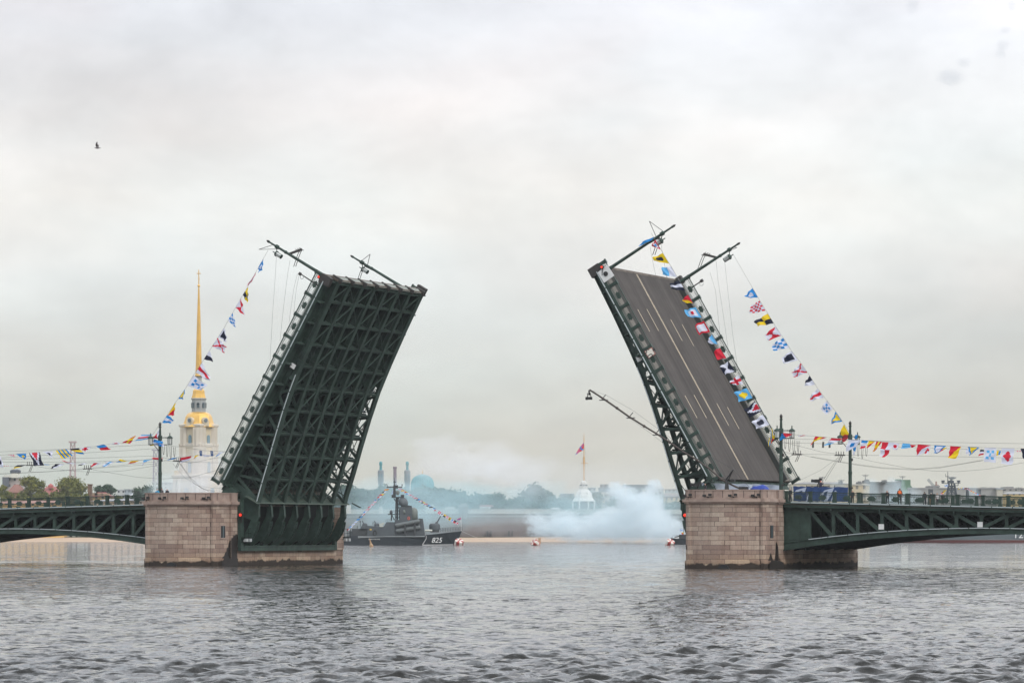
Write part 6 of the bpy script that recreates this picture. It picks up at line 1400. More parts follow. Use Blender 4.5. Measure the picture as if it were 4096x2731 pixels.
def tree(sx, topy, wS, Y, label, mt, group, seed, proto=None, **k):
    ht = Z(topy, Y) - ZG; wd = wS * 1.16 * Y / F / 4; x = X(sx, Y)
    r_ = root('tree', (x, Y, ZG), label, 'tree', group)
    if proto is not None and proto in TC:
        w0, h0, a, b = TC[proto]; r_.scale = (wd / w0, wd / w0, ht / h0); r_.rotation_euler = (0, 0, seed * 1.7)
        for q in (a, b): c = q.copy(); COL.objects.link(c); c.parent = r_
        return r_
    m, V, Fc = tree_mesh(wd, ht, seed, mt, **k); base = BASE[r_.name]
    m.v = [(p[0] + base.x, p[1] + base.y, p[2] + base.z) for p in m.v]; a = build('trunk', m, BARK, r_)
    c = MB(); c.v = [(p[0] + base.x, p[1] + base.y, p[2] + base.z) for p in V]; c.f = Fc; c.m = [0] * len(Fc); b = build('crown', c, mt, r_, keep=True)
    if proto is not None: TC[proto] = (wd, ht, a, b)
    return r_
gl = 'trees beyond the left span'
tree(zl_(55, 0)[0], zl_(0, 255)[1], 44, 1632, 'green tree cut by the left edge of the photo, behind the railing', LG, gl, 1, leaves=4200, leaf=.5, blobs=26)
tree(zl_(500, 0)[0], zl_(0, 122)[1], 112, 1632, 'biggest round green tree, second from the left above the left span', LG, gl, 2, leaves=11000, leaf=.5, blobs=48)
tree(zl_(1110, 0)[0], zl_(0, 162)[1], 136, 1636, 'broad green tree right of the little red roof turret', LG, gl, 3, leaves=12000, leaf=.5, blobs=56)
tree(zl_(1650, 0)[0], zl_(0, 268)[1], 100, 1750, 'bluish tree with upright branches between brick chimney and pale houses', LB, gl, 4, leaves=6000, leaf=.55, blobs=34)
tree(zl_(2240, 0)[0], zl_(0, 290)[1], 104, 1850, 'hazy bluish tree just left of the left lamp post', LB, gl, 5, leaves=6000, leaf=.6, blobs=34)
for k, (x, t_, w_, l) in enumerate(((330, 395, 90, 'leafy bush tree under the biggest round tree'), (560, 410, 90, 'leafy bush tree before the left end of the pink roof'), (820, 370, 60, 'leafy bush tree beside the small red roof turret'), (1010, 400, 90, 'leafy bush tree under the left side of the broad tree'), (1200, 405, 90, 'leafy bush tree under the right side of the broad tree'), (130, 380, 70, 'leafy bush tree beside the leftmost tree'), (700, 390, 60, 'low green bush tree in front of the pink roof'), (210, 400, 60, 'low green bush tree between the two leftmost trees'), (900, 420, 70, 'low green bush tree left of the broad tree'), (1330, 400, 50, 'low yellowish bush tree below the brick chimney'), (60, 440, 70, 'dark low bush at the far left behind the railing'), (1900, 440, 60, 'low bluish bush in front of the pale houses'))):
    tree(zl_(x, 0)[0], zl_(0, t_)[1], w_, 1628, l, LG, 'bushes beyond the left span', 20 + k, proto='bush', leaves=2600, leaf=.45, blobs=18)
gw = 'hazy trees behind the fortress wall'
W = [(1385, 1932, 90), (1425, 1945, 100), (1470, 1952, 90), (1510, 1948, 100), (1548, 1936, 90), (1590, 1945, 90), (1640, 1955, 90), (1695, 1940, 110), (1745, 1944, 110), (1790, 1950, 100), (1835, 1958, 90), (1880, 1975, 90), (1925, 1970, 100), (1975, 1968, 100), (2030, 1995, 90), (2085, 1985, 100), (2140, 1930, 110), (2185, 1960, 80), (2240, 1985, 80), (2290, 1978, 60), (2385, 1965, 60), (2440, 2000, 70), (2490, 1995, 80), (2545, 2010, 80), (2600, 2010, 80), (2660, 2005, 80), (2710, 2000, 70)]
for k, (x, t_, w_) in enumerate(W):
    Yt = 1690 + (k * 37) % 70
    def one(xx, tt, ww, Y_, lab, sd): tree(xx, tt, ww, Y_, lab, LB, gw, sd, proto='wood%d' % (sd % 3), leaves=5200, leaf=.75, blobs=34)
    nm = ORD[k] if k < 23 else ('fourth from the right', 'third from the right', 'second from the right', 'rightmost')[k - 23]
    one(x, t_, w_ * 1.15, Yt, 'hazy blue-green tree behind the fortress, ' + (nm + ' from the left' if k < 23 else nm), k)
# ---- buildings: gabled or flat, each a thing with roof, windows in its facade, chimneys
def house(name, x0, x1, yt, Y, col, label, cat='building', roofc=None, eave=None, depth=18, fac=None, group=None, chim=(), rows=True, top=0):
    b = wroot(name, (x0 + x1) / 2, Y, label, cat, group); xa, xb = X(x0, Y), X(x1, Y); ze = Z(eave if eave is not None else yt, Y); zt = Z(yt, Y); m = MB(); m.box(xa, xb, Y, Y + depth, ZG - 1, ze)
    build('wall', m, facade_mat('facade_%s_%d' % (name, x0), col, **(fac or {})) if rows else mat('plain_wall_%d' % x0, col, .85, var=.08, vscale=.1), b)
    if roofc is not None:
        m = MB()
        if eave is not None:
            i = min(depth * .45, (xb - xa) * .3); m.add([(xa - .5, Y - .5, ze), (xb + .5, Y - .5, ze), (xb + .5, Y + depth + .5, ze), (xa - .5, Y + depth + .5, ze), (xa + i, Y + depth / 2, zt), (xb - i, Y + depth / 2, zt)], [(0, 1, 5, 4), (1, 2, 5), (2, 3, 4, 5), (3, 0, 4), (0, 3, 2, 1)])
        else: m.box(xa - .4, xb + .4, Y - .4, Y + depth + .4, zt, zt + .8)
        rf = build('roof', m, mat('roof_c_%d' % int(sum(roofc) * 1000), roofc, .7, var=.12, vscale=.2), b)
        for (cxx, w_, h_) in chim: m = MB(); x = X(cxx, Y); m.box(x - w_ / 2, x + w_ / 2, Y + 1, Y + 1 + w_, ze - 1, Z(h_, Y)); build('chimney', m, mat('chimney_pale_brick', (.30, .22, .15), .9, var=.2, vscale=.5), rf)
    return b
gb = 'houses beyond the left span'
L4 = lambda x: zl_(x, 0)[0]; T4 = lambda y: zl_(0, y)[1]
house('red_roofed_house', L4(120), L4(330), T4(290), 1660, (.30, .17, .10), 'brown-roofed house between the two leftmost trees', eave=T4(420), roofc=(.20, .085, .06), group=gb)
h_ = house('red_roofed_house', L4(560), L4(1000), T4(325), 1660, (.42, .30, .20), 'pink-roofed house with small red roof turret between the big trees', eave=T4(460), roofc=(.32, .11, .10), group=gb)
m = MB(); x0, x1 = X(L4(742), 1661), X(L4(815), 1661); m.box(x0, x1, 1663, 1667, Z(T4(345), 1661), Z(T4(308), 1661)); m.lathe([((x1 - x0) * .78, Z(T4(308), 1661)), (.1, Z(T4(278), 1661))], ((x0 + x1) / 2, 1665, 0), 4, rot=.785); build('roof_turret', m, mat('turret_red', (.40, .10, .09), .7), h_)
house('red_roofed_house', L4(1400), L4(1720), T4(415), 1650, (.45, .32, .16), 'dark red roof with three pale chimneys beside the brick stack', eave=T4(485), roofc=(.26, .06, .06), group=gb, chim=((L4(1470), 3.4, T4(425)), (L4(1545), 4, T4(428)), (L4(1645), 3.6, T4(432))))
house('long_yellow_house', -20, L4(1000), T4(545), 1604, (.62, .40, .14), 'long ochre house seen through the railing at the far left', eave=T4(590), roofc=(.40, .22, .18), group=gb, depth=12)
house('long_yellow_house', L4(1420), L4(2300), T4(520), 1604, (.55, .42, .30), 'row of low pale houses seen through the railing beside the left pier', eave=T4(555), roofc=(.40, .40, .42), group=gb)
b = wroot('brick_stack', L4(1405), 1630, 'square dark brick chimney stack between the big tree and the bluish tree', 'chimney'); m = MB(); x0, x1 = X(L4(1376), 1630), X(L4(1434), 1630); m.box(x0, x1, 1630, 1634, ZG, Z(T4(300), 1630)); m.box(x0 - .3, x1 + .3, 1629.7, 1634.3, Z(T4(300), 1630), Z(T4(289), 1630)); build('shaft', m, mat('stack_brick', (.16, .095, .06), .9, var=.4, vscale=.3), b)
tb = house('turreted_apartment_block', L4(60), L4(320), T4(195), 2000, (.42, .36, .34), 'pale apartment block with slate mansard and two dark turrets at far left', rows=True, roofc=(.5, .5, .48), group=gb)
for (x0, x1, y0, y1, c_) in ((40, 140, 180, 330, (.10, .11, .13)), (68, 180, 145, 182, (.60, .58, .52)), (180, 280, 118, 192, (.66, .63, .56))):
    m = MB(); m.box(X(L4(x0), 1998), X(L4(x1), 1998), 1997, 2006, Z(T4(y1), 1998), Z(T4(y0), 1998)); build('upper_storey', m, mat('storey_%d' % x0, c_, .7), tb)
for x in (205, 254): m = MB(); m.lathe([(2.2, Z(T4(118), 1998)), (2.4, Z(T4(80), 1998)), (2.0, Z(T4(68), 1998)), (.5, Z(T4(55), 1998))], (X(L4(x), 1998), 2001, 0), 8); build('turret', m, mat('slate', (.06, .07, .09), .6), tb)
house('distant_house', L4(1835), L4(1960), T4(392), 2300, (.48, .49, .48), 'pale distant house with flat roof left of the water tower', group=gb, roofc=(.42, .43, .44)); house('distant_house', L4(1955), L4(2030), T4(385), 2280, (.30, .34, .38), 'grey-blue distant house in the middle of the pale houses', group=gb, roofc=(.3, .33, .35)); house('distant_house', L4(2030), L4(2330), T4(392), 2320, (.40, .41, .42), 'long grey distant house behind the hazy bluish tree', group=gb, roofc=(.38, .38, .4))
house('distant_house', 610, 700, 1930, 2400, (.50, .53, .52), 'pale hazy house just right of the left lamp post', group=gb, roofc=(.5, .52, .52)); house('distant_house', 660, 760, 1955, 2200, (.46, .48, .47), 'lower pale hazy house in front of the one beside the lamp post', group=gb, roofc=(.45, .47, .47))
m = MB(); c = (X(L4(2100), 2100), 2100, 0); m.lathe([(3.5, ZG), (3.5, Z(T4(475), 2100)), (5, Z(T4(470), 2100)), (4.6, Z(T4(458), 2100)), (1.5, Z(T4(448), 2100)), (.6, Z(T4(432), 2100))], c, 14); b = build('domed_pavilion', m, mat('pale_metal', (.45, .47, .48), .5), None, base=c); tag(b, 'small pale domed roof left of the left pier', 'pavilion')
def lattice(sx, top, bot, w0, w1, Y, label, col):
    b = wroot('lattice_tower', sx, Y, label, 'radio mast', 'far red and white lattice towers'); m = MB(); n = 9; x = X(sx, Y); za, zb = ZG, Z(top, Y); s_ = Y / F / 4
    for k in range(n):
        f0, f1 = k / n, (k + 1) / n; a, c = (w0 + (w1 - w0) * f0) * s_ / 2, (w0 + (w1 - w0) * f1) * s_ / 2; z0, z1 = za + (zb - za) * f0, za + (zb - za) * f1
        for (p, q) in ((-1, -1), (1, -1), (1, 1), (-1, 1)): m.tube((x + p * a, Y + q * a, z0), (x + p * c, Y + q * c, z1), .34, n=4)
        for q in (-1, 1): m.tube((x - a, Y + q * a, z0), (x + c, Y + q * c, z1), .2, n=4); m.tube((x + a, Y + q * a, z0), (x - c, Y + q * c, z1), .2, n=4); m.tube((x - c, Y + q * c, z1), (x + c, Y + q * c, z1), .2, n=4)
    build('lattice', m, col, b); m = MB(); m.box(x - w1 * s_ * .9, x + w1 * s_ * .9, Y - 3, Y + 3, zb, zb + 1.2); build('head_platform', m, col, b)
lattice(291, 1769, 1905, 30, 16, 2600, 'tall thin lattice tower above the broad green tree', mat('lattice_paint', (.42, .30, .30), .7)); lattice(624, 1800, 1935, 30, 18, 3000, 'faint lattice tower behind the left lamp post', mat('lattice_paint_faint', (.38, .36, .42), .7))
# ---- middle background (right of the flag tower)
gm = 'city blocks behind the smoke'; GT = lambda x: zt_(x, 0)[0]; GY = lambda y: zt_(0, y)[1]; GG = lambda x: zg_(x, 0)[0]; GH = lambda y: zg_(0, y)[1]
b = house('boiler_house', GT(905), GT(1110), GY(978), 2500, (.14, .18, .21), 'dark blue-grey boiler house with two short chimneys', roofc=(.12, .15, .18), group=gm, fac=dict(bw=9, fx=.1))
for x in (970, 1043): m = MB(); m.lathe([(2.0, Z(GY(985), 2500)), (1.7, Z(GY(897), 2500))], (X(GT(x), 2500), 2504, 0), 8); build('chimney', m, mat('dark_flue', (.10, .12, .13), .8), b)
house('city_block', GT(715), GT(840), GY(978), 2450, (.36, .42, .44), 'grey block with overhanging flat roof beside the flag tower', roofc=(.22, .27, .3), group=gm); house('city_block', GT(800), GT(900), GY(1055), 2400, (.40, .40, .38), 'low pale block with arched roof right of the flag tower', roofc=(.25, .28, .3), group=gm)
house('city_block', GT(960), GT(1160), GY(1062), 2350, (.58, .56, .50), 'cream low block in front of the boiler house', roofc=(.45, .42, .38), group=gm); house('city_block', GT(1020), GT(1300), GY(1095), 2300, (.38, .36, .34), 'long greyish block between boiler house and glass block', roofc=(.3, .28, .27), group=gm)
house('city_block', GT(870), GT(1010), GY(1145), 2100, (.52, .40, .28), 'peach-coloured low house right of the flag tower', roofc=(.45, .38, .33), group=gm); house('city_block', GT(1110), GT(1420), GY(1105), 2000, (.16, .19, .20), 'dark gabled hall behind the smoke', eave=GY(1170), roofc=(.11, .14, .15), group=gm)
house('city_block', GT(200), GT(440), GY(1090), 2300, (.22, .26, .28), 'low dark block left of the flag tower', roofc=(.2, .24, .26), group=gm)
gbx = house('glass_block', GG(270), GG(1190), GH(320), 2300, (.13, .20, .24), 'dark glass-topped block with one white dormer above the smoke', roofc=(.10, .15, .18), group=gm, fac=dict(win=(.30, .38, .40), bw=14, fx=.7, rh=9, fz=.35)); m = MB(); m.box(X(GG(880), 2298), X(GG(1045), 2298), 2296, 2304, Z(GH(600), 2298), Z(GH(462), 2298)); dm = build('dormer', m, mat('dormer_cream', (.58, .56, .50), .7), gbx); m = MB(); m.box(X(GG(925), 2298), X(GG(1000), 2298), 2295.8, 2296.2, Z(GH(540), 2298), Z(GH(475), 2298)); build('window', m, CW, dm)
house('city_block', GG(240), GG(380), GH(415), 2250, (.55, .42, .24), 'ochre end wall left of the glass block', roofc=(.4, .32, .2), group=gm); house('city_block', GG(1180), GG(1520), GH(430), 2400, (.40, .47, .48), 'pale grey block right of the glass block', roofc=(.4, .45, .46), group=gm); house('city_block', GG(1560), GG(2100), GH(580), 2350, (.44, .42, .42), 'low pinkish block beside the right leaf', roofc=(.5, .48, .46), group=gm); house('city_block', GG(1600), GG(1960), GH(450), 2500, (.35, .42, .43), 'blue-grey block with roof machinery beside the right leaf', roofc=(.3, .3, .3), group=gm); house('city_block', GG(1560), GG(2150), GH(690), 2100, (.48, .38, .22), 'ochre building with dark cornice beside the right leaf', roofc=(.13, .12, .12), group=gm)
# ---- right background
gr = 'city blocks beyond the right span'; RX = lambda x: zr_(x, 0)[0]; RY = lambda y: zr_(0, y)[1]
house('palace_block', RX(10), RX(620), RY(112), 1900, (.50, .46, .36), 'long cream palace behind the blue banners', eave=RY(135), roofc=(.22, .22, .21), group=gr, fac=dict(bw=5, rh=6, win=(.18, .18, .17)))
house('palace_block', RX(620), RX(800), RY(150), 1850, (.52, .44, .30), 'ornate ochre palace wing right of the far lamp post', roofc=(.40, .38, .33), group=gr, fac=dict(bw=4, rh=5, win=(.2, .18, .16)))
b = house('modern_block', RX(770), RX(1118), RY(135), 1900, (.21, .22, .22), 'grey modern block with ribbed white roof and green end', group=gr, fac=dict(bw=12, fx=.28, rh=9, fz=.3, win=(.14, .20, .24))); m = MB(); Y = 1900; xa, xb = X(RX(790), Y), X(RX(1118), Y); m.box(xa, xb, Y - .3, Y + 10, Z(RY(134), Y), Z(RY(114), Y)); bd = build('window_band', m, facade_mat('band', (.25, .28, .28), bw=3, fx=.8, rh=30, fz=.95), b)
m = MB(); n = 26
for k in range(n): a, c = xa + (xb - xa) * k / n, xa + (xb - xa) * (k + .8) / n; m.add([(a, Y - 1, Z(RY(113), Y)), (c, Y - 1, Z(RY(113), Y)), (c, Y + 9, Z(RY(97), Y)), (a, Y + 9, Z(RY(97), Y)), (a, Y - 1, Z(RY(114.5), Y)), (c, Y - 1, Z(RY(114.5), Y)), (c, Y + 9, Z(RY(98.5), Y)), (a, Y + 9, Z(RY(98.5), Y))], [(0, 1, 2, 3), (7, 6, 5, 4), (0, 4, 5, 1), (1, 5, 6, 2), (2, 6, 7, 3), (3, 7, 4, 0)])
build('ribbed_roof', m, mat('ribbed_white_roof', (.42, .42, .36), .5), b)
GREENB = mat('green_copper_cladding', (.10, .19, .12), .6, var=.15, vscale=.1); m = MB(); P = [(1118, 240), (1118, 92), (1210, 92), (1210, 150), (1228, 165), (1232, 240)]; m.prism([(X(RX(p), Y), Z(RY(q), Y)) for p, q in P], 'y', Y - 1, Y + 12); m.box(X(RX(1065), Y), X(RX(1118), Y), Y, Y + 6, Z(RY(98), Y), Z(RY(86), Y)); build('green_end', m, GREENB, b)
house('plain_block', RX(1225), RX(2085), RY(186), 1800, (.30, .295, .285), 'very long plain grey block behind the lattice mast', roofc=(.26, .26, .26), group=gr, fac=dict(bw=26, fx=.10, rh=17, fz=.3)); house('plain_block', RX(1410), RX(1500), RY(166), 1830, (.26, .25, .24), 'small rooftop block left of the lattice mast', roofc=(.24, .24, .24), group=gr)
house('plain_block', RX(2083), RX(2138), RY(190), 1795, (.48, .45, .38), 'narrow cream end tower of the plain grey block', roofc=(.35, .33, .3), group=gr, fac=dict(bw=9, rh=12)); house('ochre_block', RX(2138), RX(2420), RY(212), 1810, (.50, .38, .18), 'ochre house with grey roof at the right edge of the photo', eave=RY(235), roofc=(.26, .26, .25), group=gr); house('ochre_block', RX(2150), RX(2450), RY(188), 1900, (.34, .33, .31), 'grey-roofed block behind the ochre house at the right edge', roofc=(.28, .27, .26), group=gr)
house('plain_block', RX(2170), RX(2240), RY(176), 1920, (.28, .28, .27), 'dark rooftop hut near the right edge of the photo', roofc=(.2, .2, .2), group=gr); house('ochre_block', RX(2020), RX(2110), RY(178), 1850, (.34, .32, .30), 'grey rooftop hut above the cream end tower', eave=RY(188), roofc=(.22, .22, .22), group=gr)
ANT = mat('antenna_grey', (.16, .17, .17), .6)
for k, (x, y0, y1, l) in enumerate(((325, 58, 112, 'thin roof antenna on the left of the palace'), (758, 38, 100, 'tall roof antenna cluster above the modern block'), (1130, 52, 90, 'thin roof antenna on the green end block'), (515, 88, 112, 'small cluster of roof poles right of the camera operator'), (1943, 162, 188, 'thin roof antenna above the plain grey block'), (2020, 165, 180, 'short roof antenna near the cream end tower'), (1880, 178, 190, 'short roof antenna right of the lattice mast'), (2300, 165, 190, 'thin roof antenna at the right edge'))):
    Y = 1890; x_ = X(RX(x), Y); m = MB(); m.tube((x_, Y, Z(RY(y1 + 6), Y)), (x_, Y, Z(RY(y0), Y)), .22, .14, 5)
    for j in range(3): z_ = Z(RY(y0 + 6 + 7 * j), Y); m.tube((x_ - 2.0 + .4 * j, Y, z_), (x_ + 2.0 - .4 * j, Y, z_), .14, n=4)
    tag(build('roof_antenna', m, ANT, None, base=(x_, Y, Z(RY(y1 + 6), Y))), l, 'antenna', 'roof antennas on the skyline')
for k, (x0, x1, y0, y1, l) in enumerate(((672, 722, 106, 124, 'low grey roof tank left of the modern block'), (735, 800, 88, 110, 'dark roof machinery at the left end of the modern block'), (930, 975, 93, 99, 'small brown hatch on the ribbed roof'), (495, 530, 100, 114, 'small roof grille beside the far lamp post'))):
    Y = 1895; m = MB(); m.box(X(RX(x0), Y), X(RX(x1), Y), Y, Y + 6, Z(RY(y1), Y) - 1, Z(RY((y0 + y1) / 2), Y)); m.box(X(RX(x0 + (x1 - x0) * .3), Y), X(RX(x1 - 5), Y), Y + 1, Y + 4, Z(RY((y0 + y1) / 2), Y), Z(RY(y0), Y)); tag(build('roof_unit', m, ANT, None, base=(X(RX(x0), Y), Y, Z(RY(y1), Y))), l, 'roof unit', 'machinery on the roofs')
Y = 2100; b = wroot('construction_crane', RX(1400), Y, 'leaning jib of a far crane left of the lattice mast', 'crane'); m = MB(); m.beam((X(RX(1385), Y), Y, Z(RY(86), Y)), (X(RX(1450), Y), Y, Z(RY(160), Y)), 1.1, 1.6); build('jib', m, mat('crane_grey', (.34, .35, .34), .6), b); m = MB(); m.tube((X(RX(1470), Y), Y, Z(RY(108), Y)), (X(RX(1468), Y), Y, Z(RY(200), Y)), .5, .8); m.box(X(RX(1455), Y), X(RX(1495), Y), Y - 1, Y + 1, Z(RY(150), Y), Z(RY(142), Y)); build('mast', m, mat('crane_rust', (.30, .20, .17), .7), b)

# ------------------------------------------------------------------ ships
HULL = mat('hull_grey_dark', (.021, .029, .036), .45, var=.12, vscale=.3); SUP = mat('superstructure_grey', (.066, .080, .088), .55, var=.15, vscale=.35); SUPL = mat('radome_grey_green', (.16, .18, .165), .6, var=.08, vscale=.4); SUPD = mat('ship_dark_fittings', (.035, .04, .042), .6)
def ship825():
    Y = 1140.0; k_ = Y / F / 4; a = lambda p: (X(zsa(*p)[0], Y), Z(zsa(*p)[1], Y)); b_ = lambda p: (X(zsb(*p)[0], Y), Z(zsb(*p)[1], Y))
    r = wroot('missile_corvette', 1600, Y, 'dark grey warship numbered 825 dressed with signal flags', 'warship', 'warships moored beyond the bridge', z=0)
    ST_ = [(1345, 1345, 2146, 4.0, 3.7), (1432, 1432, 2139, 4.3, 4.0), (1500, 1500, 2141, 4.5, 4.2), (1600, 1600, 2143, 4.5, 4.1), (1700, 1698, 2142, 4.1, 3.0), (1706, 1703, 2137, 4.1, 2.9), (1740, 1730, 2133.5, 3.7, 2.0), (1780, 1762, 2129, 2.9, 1.1), (1815, 1790, 2125, 1.8, .5), (1847, 1817, 2121.5, .12, .06)]
    P = []; m = MB()
    for (xt, xb, yt, bt, bb) in ST_:
        P += [(X(xt, Y), Y - bt, Z(yt, Y)), (X((xt + xb) / 2 if xt > 1740 else xt, Y), Y - (bt * .45 + bb * .55), Z(2160, Y)), (X(xb, Y), Y - bb, -.6), (X(xb, Y), Y + bb, -.6), (X((xt + xb) / 2 if xt > 1740 else xt, Y), Y + (bt * .45 + bb * .55), Z(2160, Y)), (X(xt, Y), Y + bt, Z(yt, Y))]
    n = len(ST_); m.add(P, [(i * 6 + j, i * 6 + (j + 1) % 6, (i + 1) * 6 + (j + 1) % 6, (i + 1) * 6 + j) for i in range(n - 1) for j in range(6)] + [tuple(range(6)), tuple(range((n - 1) * 6, n * 6))]); hull = build('hull', m, HULL, r)
    m = MB()
    for (x0, x1, y) in ((1434, 1700, 2141.5),): 
        for i in range(8):
            f0, f1 = i / 8, (i + 1) / 8; xa, xb = X(x0 + (x1 - x0) * f0, Y), X(x0 + (x1 - x0) * f1, Y); t0, t1 = (2.2 - 1.5 * min(1, f0 * 3)), (2.2 - 1.5 * min(1, f1 * 3)); z = Z(y, Y)
            m.add([(xa, Y - 4.62, z - .1), (xb, Y - 4.62, z - .1), (xb, Y - 4.62, z - .1 - k_ * 3 * t1), (xa, Y - 4.62, z - .1 - k_ * 3 * t0), (xa, Y - 4.3, z), (xb, Y - 4.3, z), (xb, Y - 4.3, z - k_ * 3 * t1), (xa, Y - 4.3, z - k_ * 3 * t0)], [(0, 1, 2, 3), (7, 6, 5, 4), (0, 4, 5, 1), (1, 5, 6, 2), (2, 6, 7, 3), (3, 7, 4, 0)])
    build('rubbing_strake', m, mat('strake_grey', (.22, .24, .24), .5), hull)
    m = MB(); 
    for p, q in (((1706, 2140), (1706, 2152)), ((1706, 2152), (1691, 2176)), ((1691, 2176.5), (1812, 2175.5))): m.beam((X(p[0], Y), Y - 4.45 + (.3 if p[0] > 1690 else 0), Z(p[1], Y)), (X(q[0], Y), Y - (4.0 if q[0] < 1800 else .6), Z(q[1], Y)), .14, .16)
    build('white_line', m, WHITEP, hull)
    t = text('bow_number', '825', mat('lettering_white', (.75, .76, .74), .5), 2.45, (X(1747, Y) - BASE[r.name].x, -3.55, Z(2158.5, Y)), (R(90), 0, R(16)), r, .03, .28); pass
    text('name_plate', 'ДИМИТРОВГРАД', mat('lettering_white', (.75, .76, .74), .5), .46, (X(1499, Y) - BASE[r.name].x, -4.72, Z(2154, Y)), (R(90), 0, 0), r, .01)
    def blk(name, poly, hw, mt=SUP, f=a, par=r): m = MB(); m.prism([f(p) for p in poly], 'y', Y - hw, Y + hw); return build(name, m, mt, par)
    blk('aft_deckhouse', [(150, 1330), (150, 1175), (470, 1175), (480, 1330)], 2.9, SUPD); blk('transom_box', [(70, 1330), (80, 1220), (150, 1225), (150, 1330)], 2.4)
    blk('engine_casing', [(318, 1176), (320, 1150), (352, 1108), (470, 1112), (560, 1120), (700, 1132), (790, 1135), (845, 1040), (1012, 1040), (1012, 1330), (450, 1330), (470, 1176)], 3.6)
    m = MB(); m.prism([a((1012, 1330)), a((1012, 1000)), a((1040, 998)), b_((400, 962)), b_((402, 925)), b_((495, 930)), b_((545, 1300))], 'y', Y - 3.1, Y + 3.1); sup = build('superstructure', m, SUP, r)
    m = MB(); m.prism([a((1110, 1000)), a((1112, 730)), a((1210, 725)), a((1215, 760)), b_((255, 660)), b_((262, 700)), b_((262, 965))], 'y', Y - 2.4, Y + 2.4); br = build('bridge_block', m, SUP, r)
    m = MB(); m.box(b_((190, 0))[0], b_((262, 0))[0], Y - 2.46, Y - 2.38, b_((0, 850))[1], b_((0, 826))[1]); build('window', m, mat('window_glass_dark', (.06, .09, .10), .2), br)
    rad = lambda w, s=5.407: w / s * k_
    def dome(name, cx, prof, mt=SUPL, dy=0, f=b_, s=5.407): m = MB(); m.lathe([(rad(w, s), f((0, y))[1]) for w, y in prof], (f((cx, 0))[0], Y + dy, 0), 16); return build(name, m, mt, r, smooth=True)
    dome('main_radome', 285, [(100, 965), (100, 790), (96, 752), (80, 718), (52, 696), (2, 688)]); dome('small_radome', 94, [(30, 830), (30, 765), (22, 745), (2, 738)], dy=-2.2); dome('mast_radome', 1065, [(30, 492), (26, 478), (44, 445), (38, 415), (20, 402), (1, 398)], f=a, s=5.058); dome('aft_radome', 932, [(28, 885), (30, 830), (24, 805), (2, 795)], f=a, s=5.058, mt=SUP)
    m = MB(); c = b_((78, 578)); m.lathe([(.15, -1.4), (1.5, -1.0), (2.0, 0), (1.4, .9), (.1, 1.1)], (c[0], Y - .6, c[1]), 14, axis=(.7, -.4, .35)); m.box(c[0] - .6, c[0] + .6, Y - .6, Y + .6, b_((0, 690))[1], b_((0, 620))[1]); build('tracking_radar', m, SUP, r, smooth=True)
    m = MB(); m.box(b_((140, 0))[0], b_((250, 0))[0], Y - 1, Y + 1, b_((0, 690))[1], b_((0, 648))[1]); m.box(a((1150, 0))[0], a((1300, 0))[0], Y - 1.4, Y + 1.4, a((0, 760))[1], a((0, 700))[1]); build('director_platform', m, SUPD, r)
    # mast
    m = MB(); x0 = a((1060, 0))[0]; zb, zt = a((0, 1010))[1], a((0, 548))[1]
    for (dx, dy) in ((-1, -1), (1, -1), (1, 1), (-1, 1)): m.tube((x0 + dx * rad(48), Y + dy * rad(48), zb), (x0 + dx * rad(30), Y + dy * rad(30), zt), .14, n=5)
    for k in range(7):
        f0, f1 = k / 7, (k + 1) / 7; w0, w1 = rad(48 - 18 * f0), rad(48 - 18 * f1); z0, z1 = zb + (zt - zb) * f0, zb + (zt - zb) * f1
        for dy in (-1, 1): m.tube((x0 - w0, Y + dy * w0, z0), (x0 + w1, Y + dy * w1, z1), .08, n=4); m.tube((x0 + w0, Y + dy * w0, z0), (x0 - w1, Y + dy * w1, z1), .08, n=4); m.tube((x0 - w1, Y + dy * w1, z1), (x0 + w1, Y + dy * w1, z1), .08, n=4)
    m.tube((a((1055, 0))[0], Y, zb), (a((1055, 0))[0], Y, zt), .32, n=8)
    m.prism([a((945, 550)), a((1195, 552)), a((1195, 488)), a((1130, 488)), a((1130, 530)), a((1010, 530)), a((1010, 488)), a((945, 488))], 'y', Y - 1.3, Y + 1.3); m.tube((a((985, 560))[0], Y, a((0, 560))[1]), (a((1040, 640))[0], Y, a((0, 640))[1]), .15)
    m.tube((a((1000, 0))[0], Y, a((0, 550))[1]), (a((1000, 0))[0], Y, a((0, 300))[1]), .55, .38, 8); m.tube((a((1000, 0))[0], Y, a((0, 300))[1]), (a((998, 0))[0], Y, a((0, 140))[1]), .20, .08, 6)
    m.beam((*[a((845, 330))[0], Y], a((0, 330))[1]), (a((1160, 0))[0], Y, a((0, 333))[1]), .3, .35); m.box(a((980, 0))[0], a((1075, 0))[0], Y - .4, Y + .4, a((0, 360))[1], a((0, 295))[1]); m.box(a((980, 0))[0], a((1030, 0))[0], Y - .3, Y + .3, a((0, 240))[1], a((0, 215))[1])
    for x in (850, 1155): m.tube((a((x, 0))[0], Y, a((0, 345))[1]), (a((x, 0))[0], Y, a((0, 275))[1]), .12, n=5); m.tube((a((x - 12, 0))[0], Y, a((0, 270))[1]), (a((x + 12, 0))[0], Y, a((0, 290))[1]), .09, n=4)
    m.beam((a((868, 0))[0], Y - 1, a((0, 882))[1]), (a((1030, 0))[0], Y - 1, a((0, 882))[1]), .5, .3); m.beam((a((945, 0))[0], Y - 1, a((0, 890))[1]), (a((940, 0))[0], Y - 1, a((0, 1010))[1]), .3, .4); m.beam((a((955, 0))[0], Y - 1, a((0, 900))[1]), (a((1000, 0))[0], Y - 1, a((0, 1000))[1]), .3, .3)
    build('mast', m, SUPD, r)
